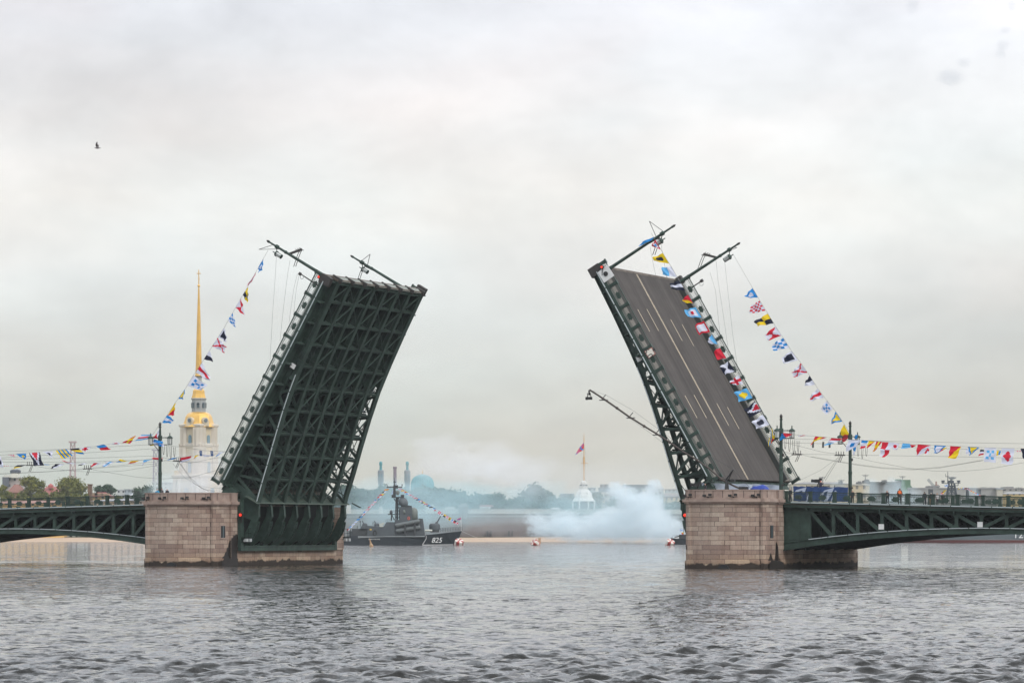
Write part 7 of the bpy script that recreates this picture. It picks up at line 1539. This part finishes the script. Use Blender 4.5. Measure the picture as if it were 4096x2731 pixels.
    # aft gun mounts, forward gun
    for cx, bx in ((400, 350), (645, 595)):
        m = MB(); m.lathe([(rad(55, 5.058), a((0, 1125))[1]), (rad(52, 5.058), a((0, 1085))[1]), (rad(40, 5.058), a((0, 1068))[1]), (rad(30, 5.058), a((0, 1060))[1])], (a((cx, 0))[0], Y, 0), 14); g_ = build('gun_mount', m, SUP, r); m = MB(); m.tube((a((bx + 28, 0))[0], Y, a((0, 1065))[1]), (a((bx - 2, 0))[0], Y, a((0, 1012))[1]), .15, .12, 7); build('barrel', m, SUPD, g_)
    m = MB(); c = b_((750, 0))[0]; w_ = rad(118); m.lathe([(w_ * .96, b_((0, 1172))[1]), (w_, b_((0, 1150))[1]), (w_, b_((0, 1065))[1]), (w_ * .86, b_((0, 1040))[1]), (w_ * .5, b_((0, 1028))[1])], (c, Y, 0), 18, sq=.8); tr = build('gun_turret', m, SUP, r, smooth=False)
    m = MB(); m.tube((b_((790, 0))[0], Y - .2, b_((0, 1035))[1]), (b_((880, 0))[0], Y - .2, b_((0, 872))[1]), .28, .15, 8); m.ico((b_((795, 0))[0], Y - .2, b_((0, 1028))[1]), .6, 8); build('barrel', m, SUP, tr)
    m = MB(); m.lathe([(w_ * .8, b_((0, 1225))[1]), (w_ * .8, b_((0, 1172))[1])], (c, Y, 0), 18, sq=.8); build('turret_ring', m, SUPD, tr)
    for (p, q, R_, l) in ((a((1040, 1112)), b_((432, 985)), 46, 0), (a((1055, 1222)), b_((445, 1115)), 46, 0)):
        for dy in (-3.6, 3.6):
            m = MB(); A_, B_ = Vector((p[0], Y + dy, p[1])), Vector((q[0], Y + dy, q[1])); rr = rad(R_); L_ = (B_ - A_).length; m.lathe([(rr * .35, -.35), (rr * .85, -.15), (rr, .25), (rr, L_ * .3), (rr * 1.06, L_ * .31), (rr * 1.06, L_ * .34), (rr, L_ * .35), (rr, L_ * .7), (rr * 1.06, L_ * .71), (rr * 1.06, L_ * .74), (rr, L_ * .75), (rr, L_ - .3), (rr * .8, L_)], A_, 16, axis=(B_ - A_)); build('missile_tube', m, mat('missile_tube_grey', (.11, .125, .125), .45), r)
    m = MB()
    for x in (120, 325): m.box(b_((x, 0))[0] - .35, b_((x, 0))[0] + .35, Y - 4.4, Y - 2.5, b_((0, 1300))[1], b_((0, 1040))[1])
    build('tube_cradle', m, SUPD, r)
    m = MB(); c = b_((192, 922)); 
    for k in range(12): t0, t1 = k * .5236, (k + 1) * .5236; m.tube((c[0] + .32 * math.cos(t0), Y - 2.5, c[1] + .5 * math.sin(t0)), (c[0] + .32 * math.cos(t1), Y - 2.5, c[1] + .5 * math.sin(t1)), .10, n=5)
    build('life_ring', m, mat('life_ring_orange', (.75, .12, .06), .6), r)
    m = MB(); m.box(*(a((510, 0))[0], a((548, 0))[0]), Y - 3.68, Y - 3.6, a((0, 1202))[1], a((0, 1178))[1]); build('yellow_placard', m, mat('placard_yellow', (.75, .50, .06), .6), r)
    m = MB(); m.prism([a((700, 1105)), a((778, 1105)), a((770, 1138)), a((712, 1138))], 'y', Y - 3.8, Y - 3.2); m.prism([a((690, 1085)), (a((770, 1050))), a((800, 1050)), a((780, 1100)), a((700, 1100))], 'y', Y - 2, Y + 2); build('boat_cover', m, mat('tender_white', (.50, .52, .46), .6), r)
    m = MB(); m.lathe([(rad(22), 0), (rad(24), .3), (rad(24), 2.1), (rad(20), 2.5)], (b_((545, 0))[0], Y - 2.8, b_((0, 1187))[1]), 12, axis=(1, 0, 0)); build('liferaft_canister', m, mat('tender_white', (.50, .52, .46), .6), r)
    m = MB()
    for k in range(12): t0, t1 = k * .5236, (k + 1) * .5236; c = a((612, 1260)); m.tube((c[0] + .55 * math.cos(t0), Y - 3.75, c[1] + .85 * math.sin(t0)), (c[0] + .55 * math.cos(t1), Y - 3.75, c[1] + .85 * math.sin(t1)), .18, n=5)
    build('fender_ring', m, BLACK, r)
    m = MB()                                            # deck rails and jackstaff
    for k in range(14):
        f_ = k / 13; xx = 880 + 460 * f_; zd = b_((0, 1215 - 25 * f_))[1]; x_ = b_((xx, 0))[0]; hb = 3.0 - 2.7 * f_
        for s_ in (-1, 1): m.tube((x_, Y + s_ * hb, zd), (x_, Y + s_ * hb, zd + 1.3), .06, n=4)
        if k: 
            for h__ in (.65, 1.3): m.tube((px_, Y - ph, pz + h__), (x_, Y - hb, zd + h__), .045, n=4)
        px_, pz, ph = x_, zd, hb
    for x0, x1, y0, y1 in ((560, 600, 1045, 1112), (830, 930, 990, 1040), (968, 1010, 805, 860)):
        for x in np.linspace(x0, x1, 4): m.tube((a((x, 0))[0], Y - 2, a((0, y1))[1]), (a((x, 0))[0], Y - 2, a((0, y0))[1]), .05, n=4)
        m.tube((a((x0, 0))[0], Y - 2, a((0, y0))[1]), (a((x1, 0))[0], Y - 2, a((0, y0))[1]), .05, n=4)
    m.tube((a((312, 0))[0], Y, a((0, 1130))[1]), (a((308, 0))[0], Y, a((0, 1030))[1]), .10, n=5); m.ico((a((308, 0))[0], Y, a((0, 1030))[1]), .28, 6); m.tube((a((250, 0))[0], Y, a((0, 1175))[1]), (a((250, 0))[0], Y, a((0, 1112))[1]), .10, n=5)
    build('deck_rail', m, SUPD, r)
    m = MB(); m.tube((b_((1322, 0))[0], Y, b_((0, 1190))[1]), (b_((1320, 0))[0], Y, b_((0, 872))[1]), .12, .09, 6); m.tube((b_((1255, 0))[0], Y, b_((0, 1120))[1]), (b_((1318, 0))[0], Y, b_((0, 960))[1]), .06, n=5); build('jackstaff', m, WHITEP, r)
    m = MB()
    for p, q, f in (((900, 365), (60, 1235), a), ((905, 360), (180, 1120), a)): m.tube((f(p)[0], Y - .5, f(p)[1]), (f(q)[0], Y - .5, f(q)[1]), .035, n=4)
    m.tube((b_((-10, 262))[0], Y - .5, b_((0, 262))[1]), (b_((1305, 0))[0], Y - .5, b_((0, 1030))[1]), .035, n=4)
    tag(build('flag_rope', m, mat('rope_grey', (.20, .20, .19), .8), None, base=(a((900, 0))[0], Y - .5, a((0, 365))[1])), 'ropes of flags from the mast to bow and stern of warship 825', 'rope')
    flag([zsb(1316, 905), zsb(1316, 950), zsb(1235, 970), zsb(1240, 935)], None, 'salt', 'rb', '', None, seed=9, Y=Y - .2, name='naval_jack', label='small red jack with blue cross on the bow staff of warship 825')
    flag([zsa(978, 395), zsa(965, 400), zsa(935, 490), zsa(955, 480)], None, 'salt', 'wb', '', None, seed=9, Y=Y - 2, name='naval_ensign', label='small white flag with blue cross beside the mast of warship 825')
    AF = [('strip', 'yr'), ('halfv', 'wk'), ('diag', 'yr'), ('halfv', 'wr'), ('square', 'by'), ('third', 'wr'), ('salt', 'wr'), ('halfv', 'wr'), ('strip', 'wr'), ('halfv', 'wb'), ('thirdv', 'rwk'), ('halfv', 'bk'), ('plain', 'b'), ('third', 'wb'), ('five', 'wb'), ('halfv', 'wb'), ('halfv', 'wr')]
    n = len(AF)
    for i, (k, c) in enumerate(AF):
        t0 = (i + .08) / n; t1 = (i + .75) / n; q = lambda t: (900 + (75 - 900) * t, 362 + (1215 - 362) * t); p0, p1 = q(t0), q(t1); Lf = 85 - 30 * (i / n)
        flag([zsa(*p0), zsa(*p1), zsa(p1[0] - Lf, p1[1] + 2), zsa(p0[0] - Lf * .95, p0[1] + 6)], None, k, c, '%s down the stern line of warship 825' % ORD[i], 'flags on the stern line of the warship', seed=300 + i, Y=Y - .5, amp=.10, n=(10, 8))
    FFl = [('check', 'rw'), ('third', 'yr'), ('thirdv', 'yrw'), ('halfv', 'wb'), ('cross', 'wr'), ('disc', 'wr'), ('third', 'rw'), ('halfv', 'bk'), ('cross', 'rw'), ('halfv', 'yk'), ('third', 'rw'), ('halfv', 'bk'), ('plain', 'k'), ('halfv', 'bw'), ('halfv', 'wr'), ('third', 'rw'), ('disc', 'wk'), ('halfv', 'yk'), ('check', 'rw'), ('disc', 'yk'), ('cross', 'wb'), ('halfv', 'kr'), ('cross', 'wr')]
    n = len(FFl)
    for i, (k, c) in enumerate(FFl):
        t0 = (i + .05) / n; t1 = (i + .85) / n; q = lambda t: (20 + (1290 - 20) * t, 272 + (1020 - 272) * t - 18 * math.sin(math.pi * t) * 0); p0, p1 = q(t0), q(t1)
        if i < 15: fl = [zsb(*p0), zsb(*p1), zsb(p1[0] - 105, p1[1] + 8), zsb(p0[0] - 60, p0[1] + 14)]
        else: fl = [zsb(*p0), zsb(*p1), zsb(p1[0] - 38, p1[1] + 55), zsb(p0[0] - 38, p0[1] + 52)]
        flag(fl, None, k, c, '%s down the bow line of warship 825' % ORD[i], 'flags on the bow line of the warship', seed=330 + i, Y=Y - .5, amp=.08, n=(10, 8))
ship825()
def ship127():
    Y = 1400.0; r = wroot('large_warship', 3900, Y, 'big grey warship with red waterline and lattice mast behind the right span', 'warship', 'warships moored beyond the bridge', z=0); m = MB()
    ST_ = [(3540, 3560, 2.6, .1, .05), (3600, 3620, 3.4, 2.2, 1.2), (3700, 3710, 4.2, 4.2, 3.4), (3850, 3850, 5.2, 5.6, 5.0), (4150, 4150, 6.2, 6.2, 5.8), (4400, 4400, 6.6, 6.0, 5.6)]
    def hull(za, zb, s): 
        P = []; m = MB()
        for (xt, xb, h, bt, bb) in ST_: z1 = min(zb, h) if zb else h; P += [(X(xt, Y), Y - bt * s, z1), (X(xb, Y), Y - (bb if za < 0 else (bt + bb) / 2) * s, za), (X(xb, Y), Y + (bb if za < 0 else (bt + bb) / 2) * s, za), (X(xt, Y), Y + bt * s, z1)]
        n = len(ST_); m.add(P, [(i * 4 + j, i * 4 + (j + 1) % 4, (i + 1) * 4 + (j + 1) % 4, (i + 1) * 4 + j) for i in range(n - 1) for j in range(4)] + [(0, 1, 2, 3), tuple(range((n - 1) * 4, n * 4))]); return m
    h = build('hull', hull(1.45, None, 1.0), mat('hull_blue_grey', (.10, .125, .135), .5, var=.08, vscale=.2), r)
    build('red_bottom', hull(-.5, 1.15, .985), mat('boot_topping_red', (.15, .045, .040), .6, var=.1), h); build('waterline_stripe', hull(1.15, 1.45, 1.003), mat('stripe_pale', (.42, .45, .45), .5), h)
    text('hull_number', '127', mat('lettering_white', (.75, .76, .74), .5), 4.3, (X(zRp(2305, 0)[0], Y) - BASE[r.name].x, -6.4, Z(zRp(0, 1152)[1], Y)), (R(90), 0, 0), r, .03)
    m = MB(); m.box(X(3760, Y), X(4090, Y), Y - 4.5, Y + 4.5, 5, 10); m.box(X(3800, Y), X(3990, Y), Y - 3.5, Y + 3.5, 10, 14.5); m.box(X(3830, Y), X(3900, Y), Y - 2.5, Y + 2.5, 14.5, 18); build('superstructure', m, mat('superstructure_blue_grey', (.20, .225, .235), .6, var=.08, vscale=.2), r)
    q = lambda x, y: (X(RX(x), Y), Y, Z(RY(y), Y)); mt = mat('ship_mast_grey', (.06, .075, .085), .6); m = MB(); dz = lambda p, d: (p[0], p[1] + d, p[2])
    for d in (-2.0, 2.0):
        m.tube(dz(q(1578, 255), d), dz(q(1600, 125), d * .6), .26, n=6); m.tube(dz(q(1672, 255), d), dz(q(1650, 125), d * .6), .26, n=6); m.tube(dz(q(1578, 255), d), dz(q(1572, 340), d), .26, n=6); m.tube(dz(q(1672, 255), d), dz(q(1680, 340), d), .26, n=6)
        for a, c in (((1582, 235), (1655, 190)), ((1668, 235), (1593, 190)), ((1590, 190), (1652, 150)), ((1660, 190), (1598, 150)), ((1582, 238), (1668, 238)), ((1590, 190), (1660, 190)), ((1596, 152), (1655, 152))): m.tube(dz(q(*a), d * .85), dz(q(*c), d * .85), .15, n=5)
    m.tube(q(1625, 255), q(1625, 120), .35, n=6); m.box(q(1525, 0)[0], q(1710, 0)[0], Y - 1.2, Y + 1.2, q(0, 130)[2], q(0, 124)[2])
    for x in (1538, 1695): m.box(q(x - 14, 0)[0], q(x + 14, 0)[0], Y - 1, Y + 1, q(0, 118)[2], q(0, 98)[2]); m.tube(q(x, 126), q(x, 112), .3, n=6)
    m.tube(q(1586, 124), q(1586, 8), .22, .10, 6); m.tube(q(1564, 58), q(1564, 32), .10, n=5); m.tube(q(1564, 58), q(1600, 60), .14, n=5); m.box(q(1592, 0)[0], q(1645, 0)[0], Y - 1, Y + 1, q(0, 122)[2], q(0, 100)[2]); m.tube(q(1655, 150), q(1690, 150), .15, n=5); m.tube(q(1690, 150), q(1690, 132), .15, n=5)
    ms = build('lattice_mast', m, mt, r); m = MB(); m.prism([(q(a_, b_)[0], q(a_, b_)[2]) for a_, b_ in ((1590, 66), (1630, 62), (1673, 68), (1664, 76), (1640, 88), (1612, 90), (1594, 80))], 'y', Y - .9, Y - .5) ; m.tube(q(1622, 100), q(1622, 70), .5, n=8); build('search_radar', m, mat('radar_mesh_grey', (.20, .22, .22), .6), ms)
    m = MB(); m.tube(q(1784, 300), q(1784, 172), .9, .55, 8); m.box(q(1778, 0)[0], q(1798, 0)[0], Y - 1, Y + 1, q(0, 250)[2], q(0, 228)[2]); m.tube(q(1700, 174), q(1784, 174), .1, n=5); build('second_mast', m, mt, r)
    m = MB()
    for k in range(12): t0, t1 = k * .5236, (k + 1) * .5236; 
    flag([(RX(1590) , RY(135)), (RX(1588), RY(165)), (RX(1555), RY(160)), (RX(1548), RY(148))], None, 'salt', 'wb', '', None, seed=3, Y=Y - 2, name='naval_ensign', label='white ensign with blue diagonal cross left of the lattice mast')
    A2 = [('strip', 'yk'), ('diag', 'yk'), ('halfv', 'yr'), ('third', 'wr')]
    for i, (k, c) in enumerate(A2): x, y = 1576 - i * 11, 192 + i * 12; flag([(RX(x), RY(y)), (RX(x - 10), RY(y + 12)), (RX(x - 38), RY(y + 16)), (RX(x - 30), RY(y + 5))], None, k, c, '%s down-left of the lattice mast' % ORD[i], 'flags on the lattice-mast ship', seed=400 + i, Y=Y - 2, n=(8, 6))
    B2 = [('halfv', 'wy'), ('halfv', 'yw'), ('third', 'wb'), ('halfv', 'kr'), ('strip', 'rw'), ('halfv', 'rw'), ('diag', 'ry'), ('third', 'yr'), ('halfv', 'rw'), ('halfv', 'bw'), ('halfv', 'rb'), ('diag', 'ry'), ('halfv', 'wr')]
    for i, (k, c) in enumerate(B2):
        t = i / 12; x = 1700 + 245 * t; y = 172 + (92 * max(0, (t - .3) / .7)); flag([(RX(x), RY(y)), (RX(x + 14), RY(y + (7 if t > .3 else 0))), (RX(x - 2), RY(y + 16)), (RX(x - 10), RY(y + 10))], None, k, c, '%s right of the lattice mast' % ORD[i], 'flags on the lattice-mast ship', seed=420 + i, Y=Y - 2, n=(8, 6))
ship127()
def gunboat():
    Y = 1210.0; r = wroot('gunboat', 2745, Y, 'dark gunboat bow showing left of the right pier in the smoke', 'warship', 'warships moored beyond the bridge', z=0); m = MB(); P = []
    ST_ = [(2682, 2690, 2.4, .1, .05), (2700, 2704, 2.2, 1.6, 1.0), (2740, 2740, 2.0, 2.4, 2.0), (2830, 2830, 2.0, 2.6, 2.2)]
    for (xt, xb, h, bt, bb) in ST_: P += [(X(xt, Y), Y - bt, h), (X(xb, Y), Y - bb, -.5), (X(xb, Y), Y + bb, -.5), (X(xt, Y), Y + bt, h)]
    m.add(P, [(i * 4 + j, i * 4 + (j + 1) % 4, (i + 1) * 4 + (j + 1) % 4, (i + 1) * 4 + j) for i in range(3) for j in range(4)] + [(0, 1, 2, 3), (12, 13, 14, 15)]); build('hull', m, HULL, r)
    m = MB(); m.box(X(2716, Y), X(2745, Y), Y - 1, Y + 1, 2, 3.6); m.tube((X(2722, Y), Y, 3.2), (X(2700, Y), Y, 2.6), .2, .15, 6); build('gun', m, SUPD, r)
    m = MB()
    for k in range(7): x = X(2690 + k * 9, Y); m.tube((x, Y - 1.2, 2.1), (x, Y - 1.2, 3.3), .05, n=4)
    m.tube((X(2690, Y), Y - 1.2, 3.3), (X(2744, Y), Y - 1.2, 3.3), .05, n=4); m.tube((X(2734, Y), Y, 2), (X(2734, Y), Y, 9), .08, n=5); build('deck_rail', m, SUPD, r)
    flag([(2735, 2115), (2733, 2122), (2718, 2122), (2720, 2114)], None, 'salt', 'wb', '', None, seed=2, Y=Y, name='naval_ensign', label='tiny white and blue ensign beside the right pier in the smoke')
    flag([(2736, 2125), (2734, 2136), (2726, 2134), (2727, 2127)], None, 'diag', 'yr', 'tiny, beside the right pier in the smoke', None, seed=2, Y=Y)
gunboat()
# ---- buoys
BR = mat('buoy_red', (.34, .045, .035), .5); BW_ = mat('buoy_white', (.66, .62, .56), .5)
def buoy(sx, sy, rS, tilt, label, Y=None):
    Y = Y or 1110.; r_ = rS * Y / F / 4; x = X(sx, Y); b = root('mooring_buoy', (x, Y, 0), label, 'buoy', 'red and white mooring buoys'); ax = Vector((math.sin(tilt), -.55, math.cos(tilt))).normalized(); c = Vector((x, Y, r_ * .55))
    xx = ax.orthogonal().normalized(); yy = ax.cross(xx); m = MB(); n = 16; prof = [(.05, -.75), (.9, -.75), (1, -.6), (1, .5), (.9, .62), (.05, .66)]; P = []
    for rr, h in prof:
        for k in range(n): t = 2 * math.pi * k / n; P.append(c + ax * (h * r_) + xx * (rr * r_ * math.cos(t)) + yy * (rr * r_ * math.sin(t)))
    m.v = [tuple(p) for p in P]
    for i in range(len(prof) - 1):
        for k in range(n): m.f.append((i * n + k, i * n + (k + 1) % n, (i + 1) * n + (k + 1) % n, (i + 1) * n + k)); m.m.append((k // 2) % 2)
    build('body', m, [BR, BW_], b); m = MB(); m.lathe([(r_ * 1.03, -.1), (r_ * 1.03, .12)], c - ax * (r_ * .62), 16, axis=ax); m.tube(c + ax * r_ * .6, c + ax * r_ * 1.0, .10); build('ring', m, BR, b)
buoy(1836, 2172, 18, .2, 'red and white buoy at the bow of warship 825', 1125.); buoy(2140, 2168, 16, -.8, 'tilted red and white buoy off the beach in mid-river'); buoy(2681, 2168, 17, .35, 'red and white buoy at the left of the right pier')
b = root('channel_marker', (X(2158, 1300), 1300, 0), 'small square orange post beside the tilted buoy', 'marker'); m = MB(); x = X(2158, 1300); m.box(x - .5, x + .5, 1299.6, 1300.4, -.5, 1.9); m.box(x - .6, x + .6, 1299.5, 1300.5, 1.9, 2.2); build('post', m, mat('marker_orange', (.50, .30, .18), .7), b)
Y = 1000; x = X(1482, Y); b = root('spar_buoy', (x, Y, 0), 'leaning rusty white spar buoy in front of warship 825', 'buoy'); m = MB(); k_ = Y / F / 4; m.lathe([(8.5 * k_, -.3), (7.5 * k_, .5), (4 * k_, 14 * k_), (2.0 * k_, 30 * k_), (.5 * k_, 36 * k_)], (x + 4 * k_, Y, 0), 10, axis=(-.22, 0, 1)); build('body', m, mat('rusty_white', (.45, .33, .20), .7, col2=(.25, .12, .05), vscale=2), b)
m = MB(); A_ = Vector((X(1847, 1140), 1140, Z(2122, 1140))); B_ = Vector((X(2135, 1112), 1112, 1.0)); m.path([A_.lerp(B_, t) - Vector((0, 0, 2.2 * math.sin(math.pi * t))) for t in np.linspace(0, 1, 12)], .05, 4); tag(build('mooring_line', m, mat('rope_pale', (.5, .52, .48), .8), None, base=tuple(A_)), 'pale mooring line from the bow of warship 825 to the tilted buoy', 'rope')
# ---- bird
Y = 166.0; k_ = Y / F / 4; bz = lambda x, y: (X(300 + x / 10.455, Y), Z(500 + y / 10.455, Y)); m = MB(); c0 = bz(810, 935); L_ = [(0, .006), (.02, .022), (.05, .030), (.10, .042), (.16, .050), (.22, .040), (.27, .022), (.31, .016), (.35, .020)]
P = []; n = 8
for d, r_ in L_:
    for k in range(n): t = 2 * math.pi * k / n; P.append((c0[0] + d, Y + r_ * math.cos(t), c0[1] - .012 + (0 if d < .05 else -.008) + r_ * .75 * math.sin(t) * (.5 if d > .28 else 1)))
m.add(P, [(i * n + k, i * n + (k + 1) % n, (i + 1) * n + (k + 1) % n, (i + 1) * n + k) for i in range(len(L_) - 1) for k in range(n)] + [tuple(range(n)), tuple(range((len(L_) - 1) * n, len(L_) * n))])
def wing(poly, y0, y1, th=.006): 
    n = len(poly); zs = [bz(*p) for p in poly]; zmin = min(q[1] for q in zs); zmax = max(q[1] for q in zs); dy = lambda z: y0 + (y1 - y0) * (z - zmin) / (zmax - zmin)
    m.add([(q[0], Y + dy(q[1]), q[1]) for q in zs] + [(q[0], Y + dy(q[1]) + th, q[1]) for q in zs], [tuple(range(n)), tuple(range(n, 2 * n))[::-1]] + [(k, (k + 1) % n, n + (k + 1) % n, n + k) for k in range(n)])
wing([(880, 915), (862, 850), (872, 800), (905, 740), (935, 702), (955, 712), (950, 770), (965, 840), (985, 915)], -.02, -.14); wing([(950, 915), (955, 830), (975, 795), (997, 798), (985, 830), (990, 905)], .03, .15)
tag(build('pigeon', m, mat('pigeon_brown_grey', (.075, .060, .060), .7, col2=(.15, .14, .14), vscale=6), None, base=(c0[0], Y, c0[1])), 'dark pigeon flying left with raised wings in the upper left sky', 'bird')
# ------------------------------------------------------------------ smoke and haze
def smoke_mat(name, dens, col, scale=1.6, thr=.0, detail=5, soft=.35, warp=.55):
    m = bpy.data.materials.new(name); m.use_nodes = True; t = m.node_tree; t.nodes.clear(); L = t.links.new
    o = t.nodes.new('ShaderNodeOutputMaterial'); v = t.nodes.new('ShaderNodeVolumePrincipled'); v.inputs['Color'].default_value = (*col, 1); v.inputs['Anisotropy'].default_value = .1
    tcn = t.nodes.new('ShaderNodeTexCoord'); oi = t.nodes.new('ShaderNodeObjectInfo')
    ln = t.nodes.new('ShaderNodeVectorMath'); ln.operation = 'LENGTH'; L(tcn.outputs['Object'], ln.inputs[0])
    off = t.nodes.new('ShaderNodeVectorMath'); off.operation = 'ADD'; L(tcn.outputs['Object'], off.inputs[0]); L(oi.outputs['Location'], off.inputs[1])
    n = t.nodes.new('ShaderNodeTexNoise'); n.inputs['Scale'].default_value = scale; n.inputs['Detail'].default_value = detail; n.inputs['Roughness'].default_value = .58; L(off.outputs[0], n.inputs['Vector'])
    a = t.nodes.new('ShaderNodeMath'); a.operation = 'SUBTRACT'; a.inputs[0].default_value = .92; L(ln.outputs['Value'], a.inputs[1])
    c = t.nodes.new('ShaderNodeMath'); c.operation = 'MULTIPLY_ADD'; L(n.outputs['Fac'], c.inputs[0]); c.inputs[1].default_value = warp * 2; L(a.outputs[0], c.inputs[2])
    r = t.nodes.new('ShaderNodeMapRange'); r.interpolation_type = 'SMOOTHSTEP'; L(c.outputs[0], r.inputs[0]); r.inputs['From Min'].default_value = warp + thr; r.inputs['From Max'].default_value = warp + thr + soft; r.inputs['To Min'].default_value = 0; r.inputs['To Max'].default_value = dens
    e = t.nodes.new('ShaderNodeMapRange'); L(ln.outputs['Value'], e.inputs[0]); e.inputs['From Min'].default_value = .85; e.inputs['From Max'].default_value = 1.0; e.inputs['To Min'].default_value = 1; e.inputs['To Max'].default_value = 0
    f = t.nodes.new('ShaderNodeMath'); f.operation = 'MULTIPLY'; L(r.outputs[0], f.inputs[0]); L(e.outputs[0], f.inputs[1]); L(f.outputs[0], v.inputs['Density']); L(v.outputs[0], o.inputs['Volume'])
    return m
SMW = smoke_mat('gun_smoke_white', .085, (.875, .962, .997), 2.1, soft=.30, detail=7, warp=.95, thr=.05)
SMB = smoke_mat('gun_smoke_blue', .016, (.70, .93, .99), 2.2, soft=.35, thr=-.02, warp=.6)
SMT = smoke_mat('thin_smoke', .0085, (.95, .98, .99), 1.3, soft=.7, thr=-.1, detail=3)
SMU = smoke_mat('rising_smoke', .024, (.97, .98, .995), 2.0, soft=.55, thr=.0, detail=5, warp=.8)
SMP = smoke_mat('salute_puff', .050, (.80, .94, .99), 2.0, soft=.35, thr=.0, detail=5, warp=.7)
SMD = smoke_mat('dark_puff', .085, (.74, .77, .82), 2.8, soft=.4, thr=.02, detail=5, warp=1.0)
SI = 0
def puff(sx, sy, wS, hS, Y, mt, label, depth=None, group='gun smoke over the river', name='smoke_cloud'):
    w_, h_ = wS * Y / F / 8, hS * Y / F / 8; m = MB(); m.ico((0, 0, 0), 1.0, 20)
    o = build(name, m, mt, None); o.location = (X(sx, Y), Y, Z(sy, Y)); o.scale = (w_, depth or (w_ + h_) / 2, h_); tag(o, label, 'smoke', group, 'stuff'); return o
# thick white gun smoke drifting left from the right pier
rs = random.Random(12)
W_ = [(2705, 2120, 80, 70, 1230), (2665, 2100, 100, 90, 1245), (2640, 2135, 110, 80, 1250), (2620, 2075, 110, 110, 1270), (2590, 2110, 110, 90, 1270), (2585, 2035, 110, 110, 1290), (2560, 2070, 120, 100, 1300), (2600, 1995, 90, 80, 1300), (2555, 2010, 110, 90, 1310), (2515, 1985, 90, 80, 1320), (2520, 2035, 110, 90, 1330), (2545, 2120, 140, 90, 1300),
      (2500, 2090, 130, 90, 1330), (2480, 2130, 140, 70, 1330), (2440, 2065, 120, 80, 1350), (2430, 2110, 140, 80, 1350), (2380, 2085, 120, 70, 1370), (2370, 2125, 150, 70, 1370), (2320, 2095, 120, 70, 1390), (2300, 2130, 150, 60, 1390), (2260, 2075, 110, 70, 1400), (2250, 2110, 140, 60, 1400), (2200, 2095, 120, 60, 1420), (2180, 2125, 130, 50, 1420), (2150, 2080, 90, 50, 1430), (2465, 1960, 70, 60, 1330), (2620, 1945, 60, 60, 1330)]
for sx, sy, w_, h_, Y in W_: puff(sx + rs.uniform(-8, 8), sy + rs.uniform(-5, 5), w_ * 1.45, h_ * 1.45, Y, SMW, 'billow of white gun smoke between the two piers', depth=rs.uniform(9, 16))
for i, (sx, sy, w_, h_, Y, mt) in enumerate([
    (2250, 2148, 520, 50, 1400, SMT), (2520, 2150, 460, 50, 1340, SMT),
    (2440, 2050, 520, 200, 1450, SMB), (2160, 2010, 300, 180, 1480, SMB), (2280, 2060, 300, 140, 1480, SMB), (2680, 2050, 240, 190, 1400, SMB), (1560, 2000, 420, 190, 1470, SMB), (1750, 2010, 460, 190, 1490, SMB), (1950, 2010, 420, 160, 1500, SMB), (1520, 2090, 360, 160, 1350, SMB), (1720, 2080, 300, 150, 1380, SMB),
    (1960, 1850, 300, 170, 1500, SMU), (1760, 1800, 260, 130, 1500, SMU), (1850, 1880, 340, 130, 1500, SMU), (2080, 1900, 300, 170, 1500, SMU), (1700, 1880, 200, 100, 1500, SMU), (2220, 1920, 360, 200, 1500, SMT), (2500, 1950, 520, 240, 1560, SMT), (2000, 2080, 460, 120, 1420, SMT)]):
    puff(sx, sy, w_ * 1.35, h_ * 1.35, Y, mt, 'drifting %s gun smoke between the two piers' % ('white' if mt is SMW else 'bluish' if mt is SMB else 'thin'))
# smoke round the bell tower and over the right skyline
for (sx, sy, w_, h_, Y, mt) in ((790, 1910, 280, 200, 1500, SMU), (760, 1960, 340, 120, 1480, SMU), (840, 1840, 200, 180, 1520, SMT), (800, 1880, 240, 260, 1540, SMT), (700, 1960, 240, 130, 1600, SMB)): puff(sx, sy, w_ * 1.3, h_ * 1.3, Y, mt, 'pale smoke veiling the foot of the bell tower', group='smoke at the bell tower')
for (sx, sy, w_, h_, mt) in ((3485, 1962, 66, 110, SMP), (3580, 1968, 90, 130, SMP), (3650, 1985, 90, 80, SMP), (3355, 1945, 70, 50, SMP), (3890, 1975, 60, 80, SMP), (3600, 2005, 200, 60, SMP), (3560, 2000, 300, 90, SMT)): puff(sx, sy, w_ * 1.3, h_ * 1.3, 1500, mt, 'blue-white smoke rising behind the right span', group='smoke behind the right span')
for k, (sx, sy, w_, h_) in enumerate(((3650, 22, 60, 70), (4048, 22, 34, 48), (4020, 120, 50, 34), (4010, 180, 62, 40), (4004, 212, 46, 50), (3855, 250, 60, 45), (3800, 310, 110, 70))): puff(sx, sy, w_ * 1.25, h_ * 1.25, 900, SMD, 'small grey firework puff in the upper right sky', group='firework puffs in the sky', name='smoke_puff')
hz = bpy.data.materials.new('haze'); hz.use_nodes = True; t = hz.node_tree; t.nodes.clear(); o = t.nodes.new('ShaderNodeOutputMaterial'); v = t.nodes.new('ShaderNodeVolumePrincipled'); v.inputs['Color'].default_value = (.90, .94, .97, 1); v.inputs['Density'].default_value = .00005; t.links.new(v.outputs[0], o.inputs['Volume'])
m = MB(); m.box(-3600, 3600, -250, 3600, -7.1, 190); tag(build('haze', m, hz), kind='stuff', label='thin river haze')
